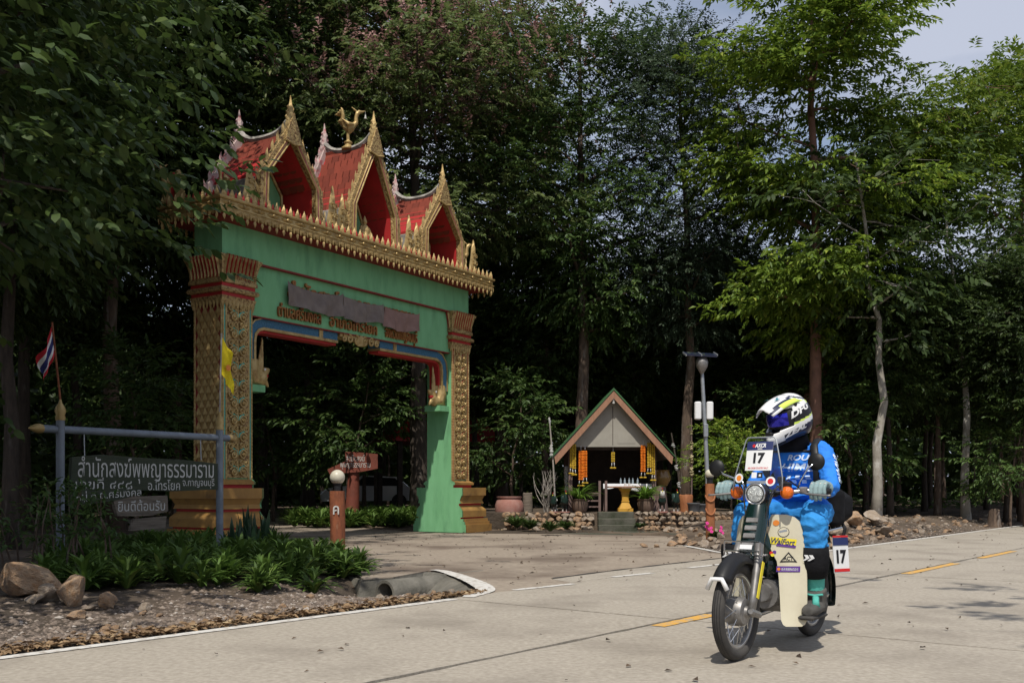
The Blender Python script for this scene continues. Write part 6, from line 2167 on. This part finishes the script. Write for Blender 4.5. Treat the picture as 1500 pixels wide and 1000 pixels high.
# ------------------------------------------------------------------ trees
def sprays(P, D, k, twig, L, W, r, droop=.15, rnd=False):
    """each spray: a twig from P along D with k leaves; returns leaf arrays"""
    n = len(P)
    D = D / np.linalg.norm(D, axis=1, keepdims=True)
    S = np.cross(D, np.array((0, 0, 1.0)) + r.normal(0, .25, (n, 3)))
    S /= np.linalg.norm(S, axis=1, keepdims=True) + 1e-9
    t = (np.arange(k) + .6) / k
    sg = np.where(np.arange(k) % 2, 1.0, -1.0)
    sg[-1] = 0
    Pl = P[:, None] + D[:, None] * (t * twig)[None, :, None] - np.array((0, 0, 1.0)) * (droop * twig * t ** 2)[None, :, None]
    Dl = D[:, None] * (.55 + .3 * t)[None, :, None] + S[:, None] * (sg * .85)[None, :, None] + r.normal(0, .22, (n, k, 3)) - np.array((0, 0, .25))
    U = np.array((0, -.25, 1.0)) + r.normal(0, .36, (n, k, 3))
    Ls = L * r.uniform(.7, 1.2, (n, k))
    V, F = leaf_arrays(Pl.reshape(-1, 3), Dl.reshape(-1, 3), U.reshape(-1, 3), Ls.ravel(), (Ls * W / L).ravel(), .16, .2, rnd)
    return V, F
def tree_proto(name, seed, H, zb, Rc, r0, leafm, bark, nspray, k, twig, L, W, lean=(0, 0), nl=16, flat=.55, csig=.55, top=1.0, blossom=0, fork=None, clip=None, prof=None, trunk_wob=.12):
    r = np.random.default_rng(seed); rq = random.Random(seed)
    mb = MB()
    npt = 10
    trunk = []
    ox = oy = 0
    for i in range(npt):
        t = i / (npt - 1)
        if 0 < i:
            ox += rq.uniform(-trunk_wob, trunk_wob); oy += rq.uniform(-trunk_wob, trunk_wob)
        trunk.append(Vector((lean[0] * t ** 1.5 + ox * min(1, t * 3), lean[1] * t ** 1.5 + oy * min(1, t * 3), -.2 + t * (H * .93 + .2))))
    rad = [r0 * (1.25 if i == 0 else 1) * (1 - .82 * i / (npt - 1)) for i in range(npt)]
    mb.tube(trunk, rad, 10)
    def tpt(z):
        t = max(0, min(.999, (z + .2) / (H * .93 + .2))) * (npt - 1)
        i = int(t)
        return trunk[i].lerp(trunk[i + 1], t - i), rad[i] + (rad[i + 1] - rad[i]) * (t - i)
    cl, cs = [], []
    for i in range(nl):
        f = (i + rq.random()) / nl
        z = zb * .9 + (H * .9 - zb * .9) * f
        p0, rr0 = tpt(z)
        a = i * 2.4 + rq.uniform(-.4, .4)
        hh = max(-.1, (z - zb) / max(.1, H - zb))
        pr = (math.sin(math.pi * min(1, .12 + hh * .80)) ** .7) if prof is None else prof(hh)
        ln = Rc * pr * rq.uniform(.7, 1.1)
        d = Vector((math.cos(a), math.sin(a), rq.uniform(.15, .7)))
        pts = [p0]; q = p0.copy(); dd = d.normalized()
        for s in range(5):
            dd = (dd + Vector((rq.uniform(-.22, .22), rq.uniform(-.22, .22), rq.uniform(-.16, .14)))).normalized()
            q = q + dd * ln / 5; pts.append(q.copy())
        rb = min(rr0 * .55, .10)
        mb.tube(pts, [rb * (1 - .16 * s) for s in range(6)], 6)
        for s in (2, 3, 4, 5):
            cl.append(pts[s]); cs.append(csig * (.7 + .12 * s))
        for b in range(3):
            s = rq.choice((2, 3, 4)); q = pts[s].copy(); bp = [q.copy()]
            dd = Vector((rq.uniform(-1, 1), rq.uniform(-1, 1), rq.uniform(-.2, .6))).normalized()
            for e in range(3):
                q = q + dd * ln * .16; bp.append(q.copy()); dd = (dd + Vector((rq.uniform(-.3, .3), rq.uniform(-.3, .3), rq.uniform(-.2, .2)))).normalized()
            mb.tube(bp, [rb * .35, rb * .28, rb * .2, rb * .1], 5)
            cl.append(bp[-1]); cs.append(csig)
    for kx in range(5):
        p0, _ = tpt(H * (.80 + .04 * kx)); cl.append(p0 + Vector((rq.uniform(-.4, .4), rq.uniform(-.4, .4), rq.uniform(0, .5) * top))); cs.append(csig)
    cl = np.array([tuple(c) for c in cl]); cs = np.array(cs)
    wts = cs ** 2; wts /= wts.sum()
    ci = r.choice(len(cl), nspray, p=wts)
    off = r.normal(0, 1, (nspray, 3)) * cs[ci][:, None] * np.array((1, 1, flat))
    P = cl[ci] + off
    if clip is not None:
        kp = clip(P); P, off, ci = P[kp], off[kp], ci[kp]; nspray = len(P)
    ctr = np.array((lean[0] * .6, lean[1] * .6, (H + zb) / 2))
    D = (P - ctr) * np.array((1, 1, .35)); D /= np.linalg.norm(D, axis=1, keepdims=True) + 1e-6
    D = D + off / (cs[ci][:, None]) * .5 + r.normal(0, .45, (nspray, 3)) + np.array((0, 0, .05))
    V, F = sprays(P, D, k, twig, L, W, r, .15, L > .2 or name == 'n')
    mi = None; mats = [leafm]
    if blossom:
        topi = np.where((P[:, 2] > zb + (H - zb) * .35) & (off[:, 2] > .15 * cs[ci]))[0]
        topi = topi[:blossom]
        Dp = np.tile(np.array((0, 0, 1.0)), (len(topi), 1)) + r.normal(0, .25, (len(topi), 3))
        V2, F2 = sprays(P[topi] + np.array((0, 0, .1)), Dp, 10, .42, .13, .075, r, 0)
        mi = np.concatenate([np.zeros(len(F)), np.ones(len(F2))]); F = np.concatenate([F, F2 + len(V)]); V = np.concatenate([V, V2]); mats = [leafm, M['blossom']]
    tm = mb.mesh('trunk', bark); tm.polygons.foreach_set('use_smooth', [True] * len(tm.polygons))
    return tm, mesh_np('crown', V, F, mats, mi)
def put_tree(proto, x, y, rz, s, label, group=None, name='tree', bark=None):
    z = float(hground(x, y))
    e = empty(name, (x, y, z), rz, label, 'tree', group)
    e.scale = (s, s, s) if not hasattr(s, '__len__') else s
    piece('trunk', proto[0], e); piece('crown', proto[1], e)
    return e
bright = [tree_proto('b', 100 + i, 16.5, 4.6, 2.7, .18, M['leaf_bright'], M['barkred'], 4700, 9, .40, .20, .082, nl=24, csig=.50, flat=.30) for i in range(2)]
leanb = tree_proto('l', 130, 11.8, 8.6, 2.5, .26, M['leaf_bright'], M['barkred'], 2000, 9, .40, .19, .078, lean=(4.6, 0), nl=15, csig=.52, flat=.36)
fine = [tree_proto('f', 200 + i, 14.0, 5.6, 2.4, .17, M['leaf_fine'], M['barkbrown'], 5600, 12, .34, .115, .042, nl=22, csig=.46, flat=.7) for i in range(1)]
flower = tree_proto('fl', 300, 15.4, 8.0, 4.9, .30, M['leaf_olive'], M['bark'], 5600, 11, .42, .165, .066, nl=26, csig=.70, flat=.42, blossom=1800, prof=lambda h: 1.0 if h < .6 else 1.35 - h)
mid = [tree_proto('m', 400 + i, 14.5, 5.5, 2.9, .20, M['leaf_mid'], M['barkbrown'], 3400, 9, .38, .17, .068, nl=20, csig=.54, flat=.42) for i in range(2)]
dark = [tree_proto('d', 500 + i, 11.0, 5.2, 2.6, .15, M['leaf_dark'], (M['bark'], M['barkbrown'], M['bark'])[i], 2500, 9, .42, .185, .078, nl=18, csig=.58, flat=.45) for i in range(3)]
pale = [tree_proto('p', 600 + i, 9.5, 4.6, 2.2, .125, M['leaf_dark'], M['barkpale'], 480, 7, .42, .22, .09, nl=12, csig=.5, flat=.4, lean=((-.5, 0), (-.7, .2))[i], trunk_wob=.2) for i in range(2)]
sap = [tree_proto('s', 700 + i, 3.6, 1.0, 1.5, .05, M['leaf_bright'] if i == 0 else M['leaf_mid'], M['barkbrown'], 420, 9, .42, .16, .065, nl=10, csig=.28, flat=.2, prof=lambda h: 1 - .5 * h) for i in range(2)]
near = tree_proto('n', 800, 8.6, 1.9, 3.1, .22, M['leaf_dark'], M['bark'], 5200, 8, .34, .13, .07, nl=26, csig=.62, flat=.7, clip=lambda P: ~((P[:, 0] > .5) & (P[:, 2] < 3.0)))
bare = tree_proto('x', 900, 11.0, 6.0, 3.6, .22, M['leaf_mid'], M['barkbrown'], 150, 7, .4, .22, .09, nl=16, csig=.6, flat=.4)

def PX(px, Y):
    return (px - 750) / 1500 * Y
put_tree(bright[0], PX(1196, 26), 26, 1.1, 1.02, 'tall reddish trunk tree with bright green leaves behind the rider', name='bright_tree')
put_tree(leanb, PX(1140, 28), 28, -.05, 1.0, 'leaning red barked tree whose bough crosses open sky', name='leaning_tree')
put_tree(bright[1], PX(1498, 31), 31, 2.0, .89, 'bright green tree at the end of the bank with sky above it', name='bright_tree')
put_tree(fine[0], PX(1005, 28.5), 28.5, .4, .99, 'grey green fine leaved tree with forked trunk behind the solar lamp', name='fine_leaved_tree')
put_tree(mid[0], PX(850, 28.5), 28.5, .9, 1.02, 'tall mid green tree with sinuous trunk right behind the shrine', name='tall_tree')
put_tree(flower, PX(615, 27.5), 27.5, 0, .93, 'broad spreading tree with pink blossom tips above the gate', name='blossoming_tree')
put_tree(mid[1], PX(735, 34), 34, 2.2, 1.12, 'slender tall tree between the gate pillar and the shrine', name='tall_tree')
put_tree(dark[0], PX(335, 27), 27, .3, 1.5, 'dark leafy tree rising behind the tallest gate finials', name='dark_tree')
put_tree(dark[1], PX(170, 24), 24, 1.3, 1.45, 'dark leafy tree in deep shade behind the gold pillar', name='dark_tree')
put_tree(dark[2], PX(450, 33), 33, 2.3, 1.55, 'dark leafy tree seen through the gate opening', name='dark_tree')
put_tree(dark[0], -7.6, 12.6, 2.0, 1.25, 'dense dark tree spreading over the sign and gold pillar', name='dark_tree')
put_tree(near, -5.6, 8.3, 0, 1.0, 'dark large leaved tree hanging over the verge beside the road', name='overhanging_tree')
put_tree(dark[1], -8.4, 4.4, 1.0, 1.2, 'tall dark tree standing on the verge off the road beside the overhanging one', name='dark_tree')
put_tree(bare, 5.6, 2.2, 1.0, 1.0, 'sparse tree standing on the near roadside', name='sparse_tree')
for px, Y, i, s, rz in ((1283, 24.6, 0, 1.0, 0.0), (1416, 26.5, 1, .95, .3)):
    put_tree(pale[i], PX(px, Y), Y, rz, s, ('pale barked crooked trunk standing on the rubble bank behind the rider', 'white mottled straight trunk leaning by the cut stump')[i], name='pale_tree')
FT = 'forest trees behind the clearing'
LAB = ('dark leafy forest tree standing deep among others behind the clearing', 'brown barked forest tree standing deep among others behind the clearing', 'slim dark forest tree standing deep among others behind the clearing')
rt = random.Random(21)
row1 = [(1318, 26.5), (1388, 27.5), (1350, 31), (1462, 27.5), (1495, 28.5), (1160, 30), (1100, 31), (1060, 33), (930, 31), (890, 33), (790, 31), (690, 33.5), (650, 36), (540, 37), (500, 34), (400, 33), (260, 30), (120, 28), (60, 22), (-20, 19), (30, 16), (-60, 24), (1520, 25), (1570, 27), (1430, 33), (1260, 32), (985, 36), (1540, 33)]
for k, (px, Y) in enumerate(row1):
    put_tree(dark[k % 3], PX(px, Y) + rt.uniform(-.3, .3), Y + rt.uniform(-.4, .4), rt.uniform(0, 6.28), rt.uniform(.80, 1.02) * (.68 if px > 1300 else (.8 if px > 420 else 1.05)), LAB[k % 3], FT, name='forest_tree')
for Y in (37, 41, 46, 52):
    n = int(Y * 1.25 / 3.4) + 3
    for i in range(n):
        x = -Y * .62 + (i + rt.uniform(.2, .8)) * (Y * 1.3) / n
        k = rt.randrange(3)
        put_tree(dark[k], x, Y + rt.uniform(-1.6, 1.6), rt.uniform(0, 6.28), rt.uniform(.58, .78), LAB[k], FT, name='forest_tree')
# saplings and low branches
SG = 'young saplings with layered leaves at the forest edge'
for px, Y, i, s, rz, lab in ((1072, 25, 0, .62, 0, 'layered bright sapling behind the solar lamp pole'), (752, 28, 1, 1.05, 1, 'sapling with drooping leaves beside the gate pillar'), (520, 27, 1, 1.25, 2, 'layered sapling seen through the gate opening'), (1245, 27, 1, 1.1, 5, 'sapling between reddish and pale trunks'), (1480, 25.5, 1, .85, 1.5, 'leafy sapling at the end of the bank'), (1112, 28, 1, .9, .7, 'sapling beside the fine leaved tree'), (200, 20, 1, 1.0, .2, 'sapling in deep shade behind the sign boards'), (400, 29, 1, 1.2, 5, 'sapling beyond the gold pillar plinth')):
    put_tree(sap[i], PX(px, Y), Y, rz, s, lab, SG, name='sapling')
# far wood closing the view
r = np.random.default_rng(77)
N = 52000
x = r.uniform(-75, 75, N); y = 58 + r.uniform(0, 14, N); z = r.uniform(0, 1, N) ** 1.25 * (8.5 + 1.6 * np.sin(x * .35) + 1.1 * np.sin(x * .9 + 2))
D = r.normal(0, 1, (N, 3)); D[:, 2] *= .5
U = np.array((0, 0, 1.0)) + r.normal(0, .6, (N, 3))
L = r.uniform(.6, 1.1, N)
V, F = leaf_arrays(np.stack([x, y, z], -1), D, U, L, L * .5)
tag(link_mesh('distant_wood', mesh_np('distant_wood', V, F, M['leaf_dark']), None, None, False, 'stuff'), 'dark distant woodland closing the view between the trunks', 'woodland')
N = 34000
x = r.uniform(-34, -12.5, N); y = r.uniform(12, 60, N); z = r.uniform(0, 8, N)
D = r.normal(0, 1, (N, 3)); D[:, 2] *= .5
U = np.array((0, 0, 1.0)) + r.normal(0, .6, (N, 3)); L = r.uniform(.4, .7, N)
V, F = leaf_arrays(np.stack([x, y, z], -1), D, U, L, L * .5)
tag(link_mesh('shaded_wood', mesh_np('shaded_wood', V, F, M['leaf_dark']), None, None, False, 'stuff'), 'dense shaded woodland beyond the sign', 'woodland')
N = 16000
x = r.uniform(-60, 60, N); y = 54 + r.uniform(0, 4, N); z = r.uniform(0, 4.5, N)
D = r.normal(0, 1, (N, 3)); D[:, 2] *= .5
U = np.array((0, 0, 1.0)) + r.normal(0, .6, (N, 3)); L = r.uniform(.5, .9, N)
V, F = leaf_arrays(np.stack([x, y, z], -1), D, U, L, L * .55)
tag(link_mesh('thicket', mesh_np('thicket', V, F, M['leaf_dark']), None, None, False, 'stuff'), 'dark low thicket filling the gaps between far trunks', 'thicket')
# undergrowth on the forest floor
N = 16000
x = r.uniform(-22, 34, N); y = 24 + r.uniform(0, 22, N)
v_ = x * nR[0] + y * nR[1]
ok = (v_ > 8.5) & ~in_poly(x, y, DRIVE) & ~((np.abs(x - SX) < 4.2) & (y < 29.5)) & ((y > 29) | (x < -1)) & ((y > 27) | (x > -2) | (x < -6))
x, y = x[ok], y[ok]
dens = vnoise(x, y, .5, 9) + r.normal(0, .3, len(x)) > .1
x, y = x[dens], y[dens]
z = hground(x, y) + r.uniform(0, .45, len(x)) ** 1.4
D = r.normal(0, 1, (len(x), 3)); D[:, 2] = np.abs(D[:, 2]) * .5
U = np.array((0, 0, 1.0)) + r.normal(0, .5, (len(x), 3)); L = r.uniform(.12, .3, len(x))
V, F = leaf_arrays(np.stack([x, y, z], -1), D, U, L, L * .4)
tag(link_mesh('undergrowth', mesh_np('undergrowth', V, F, M['leaf_mid']), None, None, False, 'stuff'), 'low leafy undergrowth covering the forest floor', 'undergrowth')

# ------------------------------------------------------------------ planted bed under the sign
lily = []
for i in range(4):
    V, F = leaf_plant(44, .29, .040, 1.15, 60 + i, 1.0, .03, 4, 1.2)
    V2, F2 = leaf_plant(22, .19, .034, 1.3, 80 + i, 1.0, .17, 3, 1.1)
    lily.append(mesh_np('lily_plant', np.concatenate([V, V2]), np.concatenate([F, F2 + len(V)]), M['leaf_lily']))
bed = [G(135, 878), G(300, 878), G(440, 872), G(520, 850), G(532, 835), G(505, 815), Vector((-4.2, 15.3, 0)), Vector((-5.2, 13.5, 0)), Vector((-5.0, 10.5, 0)), Vector((-4.2, 9.2, 0))]
bp_ = [(p.x, p.y) for p in bed]
cnt = 0
tries = 0
pts_ = []
while cnt < 175 and tries < 9000:
    tries += 1
    x, y = rt.uniform(-5.5, -1.0), rt.uniform(8.6, 15.5)
    if not in_poly(np.array([x]), np.array([y]), bp_)[0]:
        continue
    if (x + 1.55) ** 2 + (y - 10.75) ** 2 < .62 ** 2 or any((x - a) ** 2 + (y - b) ** 2 < .21 ** 2 for a, b in pts_):
        continue
    pts_.append((x, y)); cnt += 1
    s = rt.uniform(.8, 1.2)
    o = piece('lily_plant', lily[cnt % 4], None, (x, y, float(hground(x, y)) - .02), (rt.uniform(-.12, .12), rt.uniform(-.12, .12), rt.uniform(0, 6.28)), (s, s, s * rt.uniform(.9, 1.15)))
    tag(o, 'green strap leaved lily plant in the dense bed under the sign', 'plant', 'lily plants in the bed under the sign')
HP = 'leafy plants bordering the driveway behind the gate'
for k in range(70):
    px = rt.uniform(425, 612); Y = rt.uniform(24.5, 28)
    x, y = PX(px, Y), Y
    if in_poly(np.array([x]), np.array([y]), DRIVE)[0] and px > 600:
        continue
    s = rt.uniform(1.1, 1.7)
    o = piece('border_plant', lily[k % 4], None, (x, y, -.02), (0, 0, rt.uniform(0, 6.28)), s)
    tag(o, 'bright leafy border plant along the driveway behind the gate', 'plant', HP)
# snake plants by the sign post
def snake(seed):
    V, F = leaf_plant(16, .62, .075, 1.45, seed, .55, 0, 4, .18)
    return mesh_np('snake_plant', V, F, M['leaf_snake'])
for i, (px, Y) in enumerate(((340, 13.6), (362, 14.0), (372, 13.5), (350, 14.4), (388, 13.8))):
    o = piece('snake_plant', snake(30 + i), None, (PX(px, Y), Y, .05), (0, 0, i), rt.uniform(.8, 1.05))
    tag(o, 'dark upright snake plant between the sign post and the gold plinth', 'plant', 'snake plants by the sign post')
# twiggy shrub at the left sign post
e = empty('twiggy_shrub', (-4.75, 10.4, .05), 0, 'thin stemmed twiggy shrub in front of the left sign post', 'shrub')
e['label'] = 'thin stemmed twiggy shrub partly hiding the Thai sign board'
mb = MB(); ends = []
for i in range(16):
    q = Vector((rt.uniform(-.35, .75), rt.uniform(-.3, .5), 0)); pts = [q.copy()]; d = Vector((rt.uniform(-.3, .3), rt.uniform(-.3, .3), 1)).normalized()
    for k in range(6):
        d = (d + Vector((rt.uniform(-.25, .25), rt.uniform(-.25, .25), .1))).normalized(); q = q + d * rt.uniform(.12, .19); pts.append(q.copy())
        if k > 1: ends.append(q.copy())
    mb.tube(pts, [.013, .012, .010, .008, .007, .005, .003], 6)
mb.build('stems', M['barkbrown'], e, kind='stuff')
E_ = np.array([tuple(p) for p in ends]); E_ = np.repeat(E_, 3, 0) + r.normal(0, .05, (len(E_) * 3, 3))
V, F = sprays(E_, r.normal(0, 1, (len(E_), 3)) + np.array((0, 0, .2)), 5, .14, .075, .035, r)
link_mesh('leaves', mesh_np('leaves', V, F, M['leaf_mid']), None, e, kind='stuff')
